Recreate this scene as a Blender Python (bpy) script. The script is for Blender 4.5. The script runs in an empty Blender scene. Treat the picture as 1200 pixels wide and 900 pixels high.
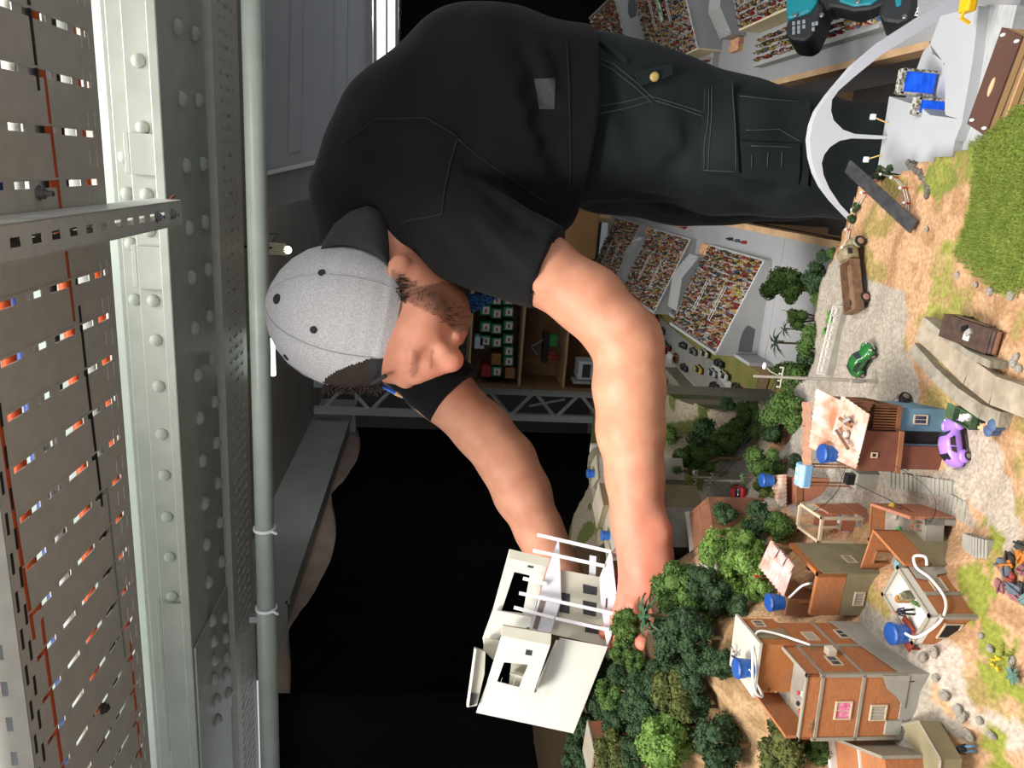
import bpy, bmesh, math, random
import numpy as np
from mathutils import Matrix, Vector
random.seed(7)
# ------------------------------------------------------------------ camera (the photo lies on its side: the camera is rolled 90 deg)
SC = bpy.context.scene
FPX = 1200 * 26.0 / 36.0
CAM = np.array([0.0, 0.0, 1.25])
def _cam_rot(vp, tilt):
    dy = np.array([vp[0] - 600, 450 - vp[1], -FPX]); dy /= np.linalg.norm(dy)
    up = np.array([-1, tilt, 0.0]); up[2] = -(up @ dy) / dy[2]; up /= np.linalg.norm(up)
    return np.array([np.cross(dy, up), dy, up])
CR = _cam_rot((510, 195), 0.04)
cam_data = bpy.data.cameras.new('camera'); cam = bpy.data.objects.new('camera', cam_data)
SC.collection.objects.link(cam)
cam_data.lens = 26.0; cam_data.sensor_width = 36.0; cam_data.clip_start = 0.02
_m = Matrix([list(CR[i]) + [CAM[i]] for i in range(3)] + [[0, 0, 0, 1]])
cam.matrix_world = _m
SC.camera = cam
# ------------------------------------------------------------------ world, lamps, exposure
SC.view_settings.view_transform = 'Standard'; SC.view_settings.look = 'None'
SC.view_settings.gamma = 1.0; SC.view_settings.use_curve_mapping = False
SC.view_settings.exposure = 0.4
w = bpy.data.worlds.new('world'); SC.world = w; w.use_nodes = True
w.node_tree.nodes['Background'].inputs[0].default_value = (0.9, 0.95, 1.0, 1)
w.node_tree.nodes['Background'].inputs[1].default_value = 0.5
def area(name, loc, target, sx, sy, power, col=(1, 1, 1), spread=180):
    l = bpy.data.lights.new(name, 'AREA'); l.shape = 'RECTANGLE'; l.size = sx; l.size_y = sy
    l.energy = power; l.color = col; l.spread = math.radians(spread)      # spread narrowed to shape the light away from the girder
    o = bpy.data.objects.new(name, l); SC.collection.objects.link(o)
    o.location = loc
    o.rotation_euler = (Vector(target) - Vector(loc)).to_track_quat('-Z', 'Y').to_euler()
    return o
area('ceiling_lamp_main', (-0.75, -0.25, 2.75), (-0.35, 1.0, 0.8), 1.0, 0.5, 14.5, (1.0, 0.965, 0.91), 84)
area('ceiling_lamp_side', (0.75, 0.15, 2.7), (0.0, 1.2, 0.8), 0.9, 0.45, 9.5, (1.0, 0.97, 0.93), 84)
area('web_fill_light', (-0.6, 1.80, 2.32), (-0.6, 1.95, 2.05), 2.6, 0.05, 3, (0.92, 1.0, 0.95))  # added unseen light, put here to brighten the girder web
area('stand_fill_light', (0.05, 1.56, 2.65), (-0.05, 1.75, 0.5), 0.9, 0.2, 4, (1.0, 0.98, 0.95), 80)  # added fill without a fixture, lifts the shadowed grandstands
area('window_daylight', (0.85, 3.2, 1.6), (0.2, 1.4, 1.2), 0.7, 0.5, 16, (0.93, 0.97, 1.0))
# ------------------------------------------------------------------ pixel <-> world helpers (photo frame 1200 x 900)
def ray(x, y): return CR @ np.array([(x - 600) / FPX, (450 - y) / FPX, -1.0])
def P(x, y, d): return CAM + d * ray(x, y)
def G(x, y, z):
    r = ray(x, y); return CAM + r * (z - CAM[2]) / r[2]
def PY(x, y, Y):
    r = ray(x, y); return CAM + r * (Y / r[1])
def PX(x, y, X):
    r = ray(x, y); return CAM + r * (X / r[0])
def proj(p):
    c = CR.T @ (np.asarray(p, float) - CAM); return 600 - FPX * c[0] / c[2], 450 + FPX * c[1] / c[2], -c[2]
# ------------------------------------------------------------------ scene objects
def V3(*a): return np.array(a, float)
def _props(o, label=None, cat=None, group=None, kind=None):
    if label: o['label'] = label
    if cat: o['category'] = cat
    if group: o['group'] = group
    if kind: o['kind'] = kind
    return o
def thing(name, label, cat, loc, group=None, rz=0.0):
    o = bpy.data.objects.new(name, None); SC.collection.objects.link(o)
    o.empty_display_size = 0.02
    o.location = tuple(float(c) for c in loc); o.rotation_euler = (0, 0, rz)
    return _props(o, label, cat, group)
def copy_tree(o, parent=None):
    c = o.copy(); SC.collection.objects.link(c); c.parent = parent
    for ch in o.children: copy_tree(ch, c)
    return c
def top_of(o):
    while o.parent: o = o.parent
    return o
class Fr:
    """local frame: origin o, axes A (right), B (back), C (up)"""
    def __init__(s, o, A=(1, 0, 0), B=(0, 1, 0), C=(0, 0, 1)):
        s.o, s.A, s.B, s.C = (np.array(t, float) for t in (o, A, B, C))
    def p(s, a, b, c): return s.o + s.A * a + s.B * b + s.C * c
    def at(s, a, b, c): return Fr(s.p(a, b, c), s.A, s.B, s.C)
    def rot(s, ang):
        c, n = math.cos(ang), math.sin(ang)
        return Fr(s.o, s.A * c + s.B * n, -s.A * n + s.B * c, s.C)
W = Fr((0, 0, 0))
def yawfr(o, ang): return Fr(o).rot(ang)
class MB:
    def __init__(s): s.v = []; s.f = []; s.uv = []; s.mi = []; s.col = None
    def add(s, vs, fs, uvs=None, mi=0):
        n = len(s.v); s.v += [tuple(map(float, p)) for p in vs]
        for i, f in enumerate(fs):
            s.f.append([n + k for k in f]); s.mi.append(mi)
            s.uv.append(uvs[i] if uvs else [(0, 0)] * len(f))
        return s
    def box(s, a0, a1, b0, b1, c0, c1, fr=W, mi=0):
        vs = [fr.p(a, b, c) for c in (c0, c1) for b in (b0, b1) for a in (a0, a1)]
        L = [(a, b, c) for c in (c0, c1) for b in (b0, b1) for a in (a0, a1)]
        fs = [(0, 2, 3, 1), (4, 5, 7, 6), (0, 1, 5, 4), (2, 6, 7, 3), (0, 4, 6, 2), (1, 3, 7, 5)]
        ax = [(0, 1), (0, 1), (0, 2), (0, 2), (1, 2), (1, 2)]
        uv = [[(L[k][i], L[k][j]) for k in f] for f, (i, j) in zip(fs, ax)]
        return s.add(vs, fs, uv, mi)
    def prism(s, pts, vec, mi=0, uvs=None):
        n = len(pts); pts = [np.array(p, float) for p in pts]; vec = np.array(vec, float)
        e1 = pts[1] - pts[0]; e1 = e1 / (np.linalg.norm(e1) + 1e-9)
        nn = np.cross(pts[1] - pts[0], pts[2] - pts[0]); nn /= (np.linalg.norm(nn) + 1e-12); e2 = np.cross(nn, e1)
        fuv = uvs or [((p - pts[0]) @ e1, (p - pts[0]) @ e2) for p in pts]
        if np.dot(nn, vec) < 0: fs = [tuple(range(n)), tuple(range(2 * n - 1, n - 1, -1))]
        else: fs = [tuple(range(n - 1, -1, -1)), tuple(range(n, 2 * n))]
        uv = [[fuv[k % n] for k in f] for f in fs]
        T = float(np.linalg.norm(vec)); acc = 0
        for i in range(n):
            j = (i + 1) % n; l = float(np.linalg.norm(pts[j] - pts[i]))
            f = (i, j, j + n, i + n); u = [(acc, 0), (acc + l, 0), (acc + l, T), (acc, T)]
            if np.dot(nn, vec) < 0: f = f[::-1]; u = u[::-1]
            fs.append(f); uv.append(u); acc += l
        return s.add(pts + [p + vec for p in pts], fs, uv, mi)
    def tube(s, pts, r, n=8, mi=0, cap=True):
        pts = [np.array(p, float) for p in pts]; m = len(pts)
        rs = r if isinstance(r, (list, tuple)) else [r] * m
        t0 = pts[1] - pts[0]; ref = V3(0, 0, 1) if abs(t0[2]) < 0.9 * np.linalg.norm(t0) else V3(1, 0, 0)
        vs = []
        for i in range(m):
            t = pts[min(i + 1, m - 1)] - pts[max(i - 1, 0)]; t = t / (np.linalg.norm(t) + 1e-12)
            u = ref - t * (ref @ t); u /= (np.linalg.norm(u) + 1e-12); w_ = np.cross(t, u); ref = u
            vs += [pts[i] + rs[i] * (math.cos(2 * math.pi * k / n) * u + math.sin(2 * math.pi * k / n) * w_) for k in range(n)]
        fs = [(i * n + k, i * n + (k + 1) % n, (i + 1) * n + (k + 1) % n, (i + 1) * n + k) for i in range(m - 1) for k in range(n)]
        if cap: fs += [tuple(range(n - 1, -1, -1)), tuple((m - 1) * n + k for k in range(n))]
        return s.add(vs, fs, None, mi)
    def lathe(s, prof, fr=W, n=16, mi=0):
        vs = [fr.p(r * math.cos(2 * math.pi * k / n), r * math.sin(2 * math.pi * k / n), z) for r, z in prof for k in range(n)]
        m = len(prof)
        fs = [(i * n + k, i * n + (k + 1) % n, (i + 1) * n + (k + 1) % n, (i + 1) * n + k) for i in range(m - 1) for k in range(n)]
        fs += [tuple(range(n - 1, -1, -1)), tuple((m - 1) * n + k for k in range(n))]
        return s.add(vs, fs, None, mi)
    def ball(s, c, r, fr=W, nu=10, nv=6, mi=0):
        r = (r, r, r) if not isinstance(r, (list, tuple)) else r
        f2 = Fr(np.array(c, float), fr.A * r[0], fr.B * r[1], fr.C * r[2])
        prof = [(max(1e-4, math.sin(math.pi * i / nv)), -math.cos(math.pi * i / nv)) for i in range(nv + 1)]
        return s.lathe(prof, f2, nu, mi)
    def wall(s, fr, L, H, T, holes=(), mi=0):
        """wall in plane A-C (B = thickness), rectangular holes (a0,a1,c0,c1)"""
        xs = sorted({0, L, *[h[0] for h in holes], *[h[1] for h in holes]}); zs = sorted({0, H, *[h[2] for h in holes], *[h[3] for h in holes]})
        for i in range(len(xs) - 1):
            for j in range(len(zs) - 1):
                cx, cz = (xs[i] + xs[i + 1]) / 2, (zs[j] + zs[j + 1]) / 2
                if any(h[0] < cx < h[1] and h[2] < cz < h[3] for h in holes): continue
                s.box(xs[i], xs[i + 1], 0, T, zs[j], zs[j + 1], fr, mi)
        return s
    def build(s, name, mats, parent=None, smooth=False, label=None, cat=None, group=None, kind=None, loc=None, bevel=0):
        off = np.zeros(3)
        if parent is not None: off = np.array(top_of(parent).location)
        elif loc is not None: off = np.array(loc, float)
        me = bpy.data.meshes.new(name)
        me.from_pydata([(p[0] - off[0], p[1] - off[1], p[2] - off[2]) for p in s.v], [], s.f)
        uvl = me.uv_layers.new(name='UVMap')
        flat = [c for f in s.uv for u in f for c in u]
        if len(flat) == 2 * len(me.loops): uvl.data.foreach_set('uv', flat)
        for m in (mats if isinstance(mats, (list, tuple)) else [mats]): me.materials.append(m)
        me.polygons.foreach_set('material_index', s.mi)
        if smooth: me.polygons.foreach_set('use_smooth', [True] * len(s.f))
        if s.col is not None:
            ca = me.color_attributes.new('col', 'FLOAT_COLOR', 'POINT')
            ca.data.foreach_set('color', [c for q in s.col for c in (*q, 1.0)])
        me.update()
        o = bpy.data.objects.new(name, me); SC.collection.objects.link(o)
        if parent is not None: o.parent = parent
        else: o.location = tuple(float(c) for c in off)
        if bevel:
            b = o.modifiers.new('bevel', 'BEVEL'); b.width = bevel; b.segments = 2; b.limit_method = 'ANGLE'
        return _props(o, label, cat, group, kind)
def mesh_obj(name, me, parent=None, mat=None):
    if mat is not None and not me.materials: me.materials.append(mat)
    o = bpy.data.objects.new(name, me); SC.collection.objects.link(o); o.parent = parent
    return o
# ------------------------------------------------------------------ procedural materials
def lin(c):
    c = [x / 255.0 for x in c]
    return tuple(x / 12.92 if x <= 0.04045 else ((x + 0.055) / 1.055) ** 2.4 for x in c) + (1.0,)
_mats = {}
def M(name, rgb, rough=0.6, nz=None, rgb2=None, bump=None, metal=0.0, emit=0.0, spec=0.4, alpha=1.0, attr=None, trans=0.0, sheen=0.0, sss=0.0, stretch=None, coat=0.0):
    """principled material; nz=(scale, contrast) mixes rgb with rgb2 by noise; bump=(scale, strength)"""
    if name in _mats: return _mats[name]
    m = bpy.data.materials.new(name); m.use_nodes = True; nt = m.node_tree; b = nt.nodes['Principled BSDF']
    b.inputs['Base Color'].default_value = lin(rgb); b.inputs['Roughness'].default_value = rough
    b.inputs['Metallic'].default_value = metal; b.inputs['Specular IOR Level'].default_value = spec
    if emit: b.inputs['Emission Color'].default_value = lin(rgb); b.inputs['Emission Strength'].default_value = emit
    if alpha < 1: b.inputs['Alpha'].default_value = alpha
    if trans: b.inputs['Transmission Weight'].default_value = trans
    if sheen: b.inputs['Sheen Weight'].default_value = sheen
    if coat: b.inputs['Coat Weight'].default_value = coat
    if sss:
        b.inputs['Subsurface Weight'].default_value = sss; b.inputs['Subsurface Radius'].default_value = (1, .35, .2); b.inputs['Subsurface Scale'].default_value = 0.004
    tc = nt.nodes.new('ShaderNodeTexCoord'); vec = tc.outputs['Object']
    if stretch:
        mp = nt.nodes.new('ShaderNodeMapping'); mp.inputs['Scale'].default_value = stretch
        nt.links.new(vec, mp.inputs['Vector']); vec = mp.outputs['Vector']
    src = None
    if attr:
        a = nt.nodes.new('ShaderNodeVertexColor'); a.layer_name = attr; src = a.outputs['Color']
    if nz:
        n = nt.nodes.new('ShaderNodeTexNoise'); n.inputs['Scale'].default_value = nz[0]; n.inputs['Detail'].default_value = 6
        nt.links.new(vec, n.inputs['Vector'])
        r = nt.nodes.new('ShaderNodeMapRange'); c = nz[1]
        r.inputs['From Min'].default_value = 0.5 - 0.25 / c; r.inputs['From Max'].default_value = 0.5 + 0.25 / c
        nt.links.new(n.outputs['Fac'], r.inputs['Value'])
        mx = nt.nodes.new('ShaderNodeMix'); mx.data_type = 'RGBA'
        nt.links.new(r.outputs['Result'], mx.inputs['Factor'])
        if src:
            nt.links.new(src, mx.inputs['A']); g = nt.nodes.new('ShaderNodeMix'); g.data_type = 'RGBA'; g.blend_type = 'MULTIPLY'
            g.inputs['Factor'].default_value = 1.0; nt.links.new(src, g.inputs['A']); g.inputs['B'].default_value = lin(rgb2 or (200, 200, 200))
            nt.links.new(g.outputs['Result'], mx.inputs['B'])
        else:
            mx.inputs['A'].default_value = lin(rgb); mx.inputs['B'].default_value = lin(rgb2 or tuple(int(k * .7) for k in rgb))
        src = mx.outputs['Result']
    if src: nt.links.new(src, b.inputs['Base Color'])
    if bump:
        n2 = nt.nodes.new('ShaderNodeTexNoise'); n2.inputs['Scale'].default_value = bump[0]; n2.inputs['Detail'].default_value = 5
        nt.links.new(vec, n2.inputs['Vector']); bp = nt.nodes.new('ShaderNodeBump'); bp.inputs['Strength'].default_value = bump[1]
        bp.inputs['Distance'].default_value = bump[2] if len(bump) > 2 else 0.002
        nt.links.new(n2.outputs['Fac'], bp.inputs['Height']); nt.links.new(bp.outputs['Normal'], b.inputs['Normal'])
    _mats[name] = m
    return m
def MBrick(name, c1, c2, mortar, bw=0.0045, bh=0.0022, wear=(120, 112, 100), wearamt=0.35, ms=0.08):
    """fine model brickwork on UV metres, with weathering"""
    if name in _mats: return _mats[name]
    m = bpy.data.materials.new(name); m.use_nodes = True; nt = m.node_tree; b = nt.nodes['Principled BSDF']
    b.inputs['Roughness'].default_value = 0.85; b.inputs['Specular IOR Level'].default_value = 0.2
    uv = nt.nodes.new('ShaderNodeUVMap'); br = nt.nodes.new('ShaderNodeTexBrick'); nt.links.new(uv.outputs[0], br.inputs['Vector'])
    br.inputs['Scale'].default_value = 1.0 / bw; br.inputs['Brick Width'].default_value = 1.0; br.inputs['Row Height'].default_value = bh / bw
    br.inputs['Mortar Size'].default_value = ms; br.inputs['Color1'].default_value = lin(c1); br.inputs['Color2'].default_value = lin(c2); br.inputs['Mortar'].default_value = lin(mortar)
    tc = nt.nodes.new('ShaderNodeTexCoord'); n = nt.nodes.new('ShaderNodeTexNoise'); n.inputs['Scale'].default_value = 45; n.inputs['Detail'].default_value = 6
    nt.links.new(tc.outputs['Object'], n.inputs['Vector'])
    r = nt.nodes.new('ShaderNodeMapRange'); r.inputs['From Min'].default_value = 0.52; r.inputs['From Max'].default_value = 0.75; r.inputs['To Max'].default_value = wearamt
    nt.links.new(n.outputs['Fac'], r.inputs['Value'])
    mx = nt.nodes.new('ShaderNodeMix'); mx.data_type = 'RGBA'; nt.links.new(r.outputs['Result'], mx.inputs['Factor'])
    nt.links.new(br.outputs['Color'], mx.inputs['A']); mx.inputs['B'].default_value = lin(wear)
    nt.links.new(mx.outputs['Result'], b.inputs['Base Color'])
    bp = nt.nodes.new('ShaderNodeBump'); bp.inputs['Strength'].default_value = 0.3; bp.inputs['Distance'].default_value = 0.0004; bp.invert = True
    nt.links.new(br.outputs['Fac'], bp.inputs['Height']); nt.links.new(bp.outputs['Normal'], b.inputs['Normal'])
    _mats[name] = m
    return m
# ================================================================== THE ROOM: floor, walls, soffit, girder, trays, pipe
m_paint = M('beam_paint', (172, 176, 166), 0.45, nz=(14, 1.0), rgb2=(156, 160, 149), bump=(60, 0.12))
m_weblit = M('web_paint_lit', (214, 220, 212), 0.5, nz=(6, 1.2), rgb2=(200, 208, 198))  # web painted paler than the beam: its lit look is in the colour
m_galv = M('galvanised_sheet', (206, 202, 192), 0.5, nz=(30, 1.0), rgb2=(192, 188, 178))
m_galv2 = M('galvanised_strut', (210, 209, 202), 0.4, nz=(40, 1.0), rgb2=(196, 195, 188))
m_pipe = M('pipe_paint', (168, 176, 168), 0.35, nz=(12, 1.0), rgb2=(152, 160, 150))
m_ceil = M('ceiling_paint_grey', (168, 160, 152), 0.8, nz=(3, 1), rgb2=(156, 148, 140))
m_fascia = M('fascia_grey', (170, 170, 165), 0.7, nz=(4, 1), rgb2=(140, 140, 136))
m_panel = M('panel_lightgrey', (176, 178, 182), 0.6, nz=(3, 1), rgb2=(164, 166, 172))
m_black = M('black_stage_cloth', (15, 14, 14), 0.95, nz=(5, 1), rgb2=(11, 10, 10), spec=0.05)
m_dark = M('dark_floor', (112, 104, 98), 0.8, nz=(8, 1), rgb2=(92, 86, 80))
m_steel = M('bright_steel', (150, 150, 150), 0.3, metal=0.9)
m_rust = M('rust_red', (112, 50, 32), 0.8, nz=(60, 1), rgb2=(70, 34, 26))
m_wood = M('plywood_edge', (214, 178, 138), 0.6, nz=(25, 1.2), rgb2=(188, 150, 112), stretch=(1, 1, 9))
m_woodp = M('pine', (196, 164, 122), 0.6, nz=(14, 1.2), rgb2=(172, 138, 98), stretch=(6, 1, 1))
m_white = M('white_plastic', (225, 226, 228), 0.45)
m_blackp = M('black_plastic', (22, 22, 24), 0.45)

mb = MB(); mb.box(-3, 3, -1.0, 5.4, -0.05, 0.0); mb.build('floor', m_dark, kind='structure')
mb = MB(); mb.box(-3, 3, 5.3, 5.4, 0, 3.0); mb.build('wall_back', M('wall_dark', (46, 44, 42), 0.9), kind='structure')
mb = MB(); mb.box(-1.6, 3.0, 2.62, 5.3, 1.965, 2.05); mb.build('ceiling', m_ceil, kind='structure')
mb = MB(); mb.box(-3, 3, -1.0, 5.4, 3.0, 3.05); mb.build('ceiling', M('upper_ceiling', (190, 190, 186), 0.8), kind='structure')
# soffit duct along the black curtain (runs away from the camera)
mb = MB(); mb.box(-1.95, -1.60, 2.5, 5.0, 1.735, 2.2); mb.box(-1.615, -1.585, 2.5, 5.0, 1.725, 1.742)
mb.build('trim_1', m_fascia, kind='structure')
# black curtain hung below the soffit, scalloped top edge and soft folds
def cloth(name, p0, p1, z0, ztop, amp, label, n=90, rows=14, freq=9.0):
    p0, p1 = np.array(p0, float), np.array(p1, float); t = (p1 - p0) / np.linalg.norm(p1 - p0); nrm = V3(-t[1], t[0], 0)
    mb = MB(); vs = []
    for i in range(n + 1):
        u = i / n; q = p0 + (p1 - p0) * u; zt = ztop(u)
        for j in range(rows + 1):
            v = j / rows
            off = amp * (math.sin(freq * 6.28 * u + 1.5 * v) + 0.5 * math.sin(freq * 2.7 * 6.28 * u + 2)) * (0.35 + 0.65 * (1 - v))
            vs.append((q[0] + nrm[0] * off, q[1] + nrm[1] * off, z0 + (zt - z0) * v))
    fs = [(i * (rows + 1) + j, (i + 1) * (rows + 1) + j, (i + 1) * (rows + 1) + j + 1, i * (rows + 1) + j + 1) for i in range(n) for j in range(rows)]
    mb.add(vs, fs); o = mb.build(name, m_black, smooth=True, label=label, cat='curtain')
    s = o.modifiers.new('thick', 'SOLIDIFY'); s.thickness = 0.004
    return o
cloth('stage_curtain', (-1.66, 2.06, 0), (-1.66, 4.62, 0), 0.0, lambda u: 1.715 - 0.085 * abs(math.sin(u * 3.1416 * 2.2 + 2.2)), 0.012, 'wide black cloth curtain hung below the grey soffit duct, behind the white model house')
mb = MB()   # pale timber batten the cloth is pinned to
mb.box(-1.72, -1.70, 2.08, 4.62, 1.60, 1.735); bat = mb.build('trim_2', M('pale_batten', (176, 152, 138), 0.7, nz=(9, 1), rgb2=(150, 128, 114)), kind='structure')
cloth('stage_curtain', (-3.4, 2.04, 0), (-1.66, 2.06, 0), 0.0, lambda u: 1.742, 0.008, 'black cloth return hanging across the end of the soffit behind the pipe', n=50)
# right hand side, behind the man's back: light panel, window strip, black cloth
yb = 3.05
def poly(pix, Y, thick=0.06): return [PY(x, y, Y) for x, y in pix], (0, thick, 0)
mb = MB(); mb.prism(*poly([(296, -300), (436, -300), (436, 130), (384, 187), (296, 207)], yb))
mb.build('wall_right', m_panel, kind='structure')
mb = MB(); mb.prism(*poly([(300, 206), (386, 187), (440, 182), (440, 215), (300, 248)], yb + 0.02)); mb.build('trim_3', M('bulkhead_grey', (138, 136, 134), 0.7), kind='structure')
mb = MB(); mb.prism([PY(x, y, yb - 0.012) for x, y in ((300, 203), (390, 183), (391, 188), (300, 208))], (0, 0.02, 0)); mb.build('trim_4', M('bright_edge', (215, 216, 218), 0.3), kind='structure')
for px in ((347, -60), (399, -60)):   # soft vertical ribs of the panel
    mb = MB(); mb.prism([PY(px[0] - 5, -60, yb - 0.01), PY(px[0] + 9, -60, yb - 0.01), PY(px[0] + 6, 176, yb - 0.01), PY(px[0] - 9, 180, yb - 0.01)], (0, 0.03, 0)); mb.build('trim_5', m_panel, kind='structure')
wn = MB(); wn.prism(*poly([(442, -200), (463, -200), (463, 150), (442, 150)], yb - 0.005, 0.01)); win = wn.build('window_1', M('daylight_pane', (236, 244, 250), 0.2, emit=1.3), kind='structure')
for x0, x1 in ((430, 436), (437.5, 441), (452, 454), (463, 467)):
    mb = MB(); mb.prism(*poly([(x0, -200), (x1, -200), (x1, 160), (x0, 160)], yb - 0.03, 0.03)); mb.build('window_frame', M('frame_paint', (150, 142, 134), 0.5), win)
cloth('stage_curtain', PY(500, -300, 3.0) * V3(1, 1, 0), PY(500, 235, 3.0) * V3(1, 1, 0), 0.0, lambda u: PY(468, 100, 3.0)[2], 0.006, 'black cloth hanging below the daylight window, behind the bent back', n=40)
# ------------------------------------------------------------------ riveted girder
gx0, gx1 = -3.4, 1.5
mb = MB()
mb.box(gx0, gx1, 1.79, 2.13, 1.85, 1.872)                 # bottom flange
mb.box(gx0, gx1, 1.822, 1.84, 1.872, 1.935)               # angle leg
mb.box(gx0, gx1, 1.84, 1.88, 1.925, 1.94); mb.box(gx0, gx1, 1.868, 1.885, 1.94, 1.985)
mb.box(gx0, gx1, 1.93, 1.945, 1.94, 2.02)
gir = mb.build('trim_6', m_paint, kind='structure', bevel=0.003)
mb = MB(); mb.box(gx0, gx1, 1.955, 1.975, 1.86, 2.35); mb.build('girder_web', m_weblit, gir)
for xx, ww, dz in ((-0.02, 0.09, 0), (-0.155, 0.05, 0.0), (-0.275, 0.10, 0), (-1.42, 0.5, 0)):   # splice plates
    mb = MB(); mb.box(xx - ww / 2, xx + ww / 2, 1.808, 1.83, 1.872, 1.93); mb.box(xx - ww / 2, xx + ww / 2, 1.83, 1.885, 1.938, 1.95)
    mb.build('splice_plate', m_paint, gir, bevel=0.002)
mb = MB(); mb.box(-1.75, -1.3, 1.80, 2.12, 1.843, 1.85); mb.build('cover_plate', m_paint, gir, bevel=0.002)
dome = MB(); dome.lathe([(0.0001, 0), (0.019, 0.0), (0.0185, 0.005), (0.015, 0.011), (0.008, 0.0155), (0.0001, 0.017)][::1], W, 14)
dm = dome.build('rivet', m_paint, gir, smooth=True); dmesh = dm.data
def rivet(loc, rx):
    o = bpy.data.objects.new('rivet', dmesh); SC.collection.objects.link(o); o.parent = gir
    o.location = tuple(float(c) for c in loc); o.rotation_euler = (rx, 0, 0)
    if rx < 2: o.scale = (.8, .8, .7)
riv_px = [(206, 32), (227, 40), (211, 116), (231, 118), (216, 194), (236, 192), (219, 267), (238, 260), (222, 325), (242, 316), (226, 385), (244, 371), (229, 440), (247, 421), (232, 490), (250, 471), (235, 540), (252, 519), (238, 590), (254, 566), (240, 638), (256, 612), (243, 682), (258, 658), (247, 727), (262, 724)]
riv_px += [(249, 751), (263, 747), (250, 773), (264, 769), (250, 795), (264, 789), (253, 820), (267, 812), (254, 844)]
for i, (x, y) in enumerate(riv_px):
    p = G(x, y, 1.85 if y < 720 else 1.843)
    if i == 0: dm.location = tuple(p); dm.rotation_euler = (math.pi, 0, 0)
    else: rivet(p, math.pi)
for y in (72, 150, 185, 228, 270, 305, 352, 398, 452, 508, 556, 605, 652, 698, 740, 782, 823, 862):
    p = PY(170, y, 1.822); rivet((p[0], 1.822, 1.903), math.pi / 2)
for y in (184, 226, 285, 350):
    p = PY(140, y, 1.868); rivet((p[0], 1.868, 1.963), math.pi / 2)
for px, w_, h_ in (((199, 244), 0.03, 0.016), ((239, 850), 0.03, 0.008)):
    p = G(px[0], px[1], 1.8495); mb = MB()
    mb.prism([p + V3(w_ * math.cos(a) * random.uniform(.5, 1), h_ * math.sin(a) * random.uniform(.6, 1), 0) for a in np.linspace(0, 6.0, 9)], (0, 0, -0.0006))
    mb.build('rust_patch', m_rust, gir)
# ------------------------------------------------------------------ perforated cable trays
def tray(name, X0, X1, Y0, Y1, z, side, pitch, label, rows, holes=True, lip_slots=True, sw=0.010, phase=0.0):
    root = thing(name, label, 'cable tray', ((X0 + X1) / 2, (Y0 + Y1) / 2, z))
    t = 0.0016; mb = MB(); Wd = Y1 - Y0
    xs = []; x = X0 + phase
    while x < X1 - sw: xs.append(x); x += pitch
    mb.box(X0, X1, Y0, Y0 + rows[0][0] * Wd, z, z + t); mb.box(X0, X1, Y0 + rows[-1][1] * Wd, Y1, z, z + t)
    for k in range(len(rows) - 1): mb.box(X0, X1, Y0 + rows[k][1] * Wd, Y0 + rows[k + 1][0] * Wd, z, z + t)
    for (f0, f1) in rows:
        px = X0
        for x in xs:
            if x > px: mb.box(px, x, Y0 + f0 * Wd, Y0 + f1 * Wd, z, z + t)
            px = x + sw
        mb.box(px, X1, Y0 + f0 * Wd, Y0 + f1 * Wd, z, z + t)
    mb.build('tray_bottom', m_galv, root)
    mb = MB()      # pressed ridges either side of each slot row
    for x in xs:
        mb.box(x + sw + 0.001, x + sw + 0.004, Y0 + (rows[0][0] - .02) * Wd, Y0 + (rows[-1][1] + .02) * Wd, z - 0.0012, z)
    mb.build('pressed_ribs', m_galv, root)
    for yy in (Y0, Y1):
        mb = MB(); q = Fr((X0, yy - t / 2, z)); hl = []
        n = int((X1 - X0) / 0.06)
        hl = [(0.015 + i * 0.06, 0.04 + i * 0.06, side * .35, side * .35 + 0.009) for i in range(n)] if side > 0.03 else []
        mb.wall(q, X1 - X0, side, t, hl); mb.build('side_wall', m_galv, root)
    return root
RW = [(.10, .24), (.30, .40), (.46, .62), (.66, .78), (.83, .93)]
trA = tray('cable_tray', -2.1, 1.218, 0.95, 1.35, 1.80, 0.06, 0.0745, 'wide perforated grey cable tray overhead with coloured cables inside', RW, phase=0.02)
for k in range(55):                         # pressed dimples and slots along both rims
    x = 1.15 - k * 0.0595
    for yy in (1.30, 1.325):
        mb = MB(); mb.box(x, x + 0.026, yy + (0.004 if k % 2 else 0), yy + 0.009 + (0.004 if k % 2 else 0), 1.7985, 1.80); mb.build('edge_dimple', m_galv, trA)
    for j, yy in enumerate((0.957, 0.973)):
        mb = MB(); mb.box(x + j * 0.03, x + j * 0.03 + 0.032, yy, yy + 0.006, 1.7994, 1.7999); mb.build('edge_slot', M('slot_shadow', (40, 38, 35), 0.9), trA)
for k, (col, nm) in enumerate((((196, 84, 40), 'orange'), ((186, 70, 34), 'orange'), ((52, 74, 140), 'blue'), ((205, 205, 200), 'white'), ((38, 36, 36), 'black'), ((190, 80, 40), 'orange'), ((40, 38, 38), 'black'), ((150, 154, 150), 'grey'), ((186, 70, 34), 'orange'))):
    yy = 0.985 + k * 0.041; pts = [(x, yy + 0.012 * math.sin(x * 5 + k * 2), 1.812 + 0.004 * math.sin(x * 3 + k)) for x in np.linspace(-2.05, 1.2, 48)]
    mb = MB(); mb.tube(pts, 0.0095, 7); mb.build('cable', M('cable_' + nm, col, 0.5), None, smooth=True, label='%s insulated cable lying in the wide cable tray' % nm, cat='cable', group='cables in the wide tray', loc=pts[20])
trB = tray('cable_tray', -3.4, 1.5, 2.2, 2.47, 1.848, 0.075, 0.036, 'narrow slotted grey cable tray behind the riveted girder', [(.22, .32), (.42, .60), (.70, .80)], sw=0.010)
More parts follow.
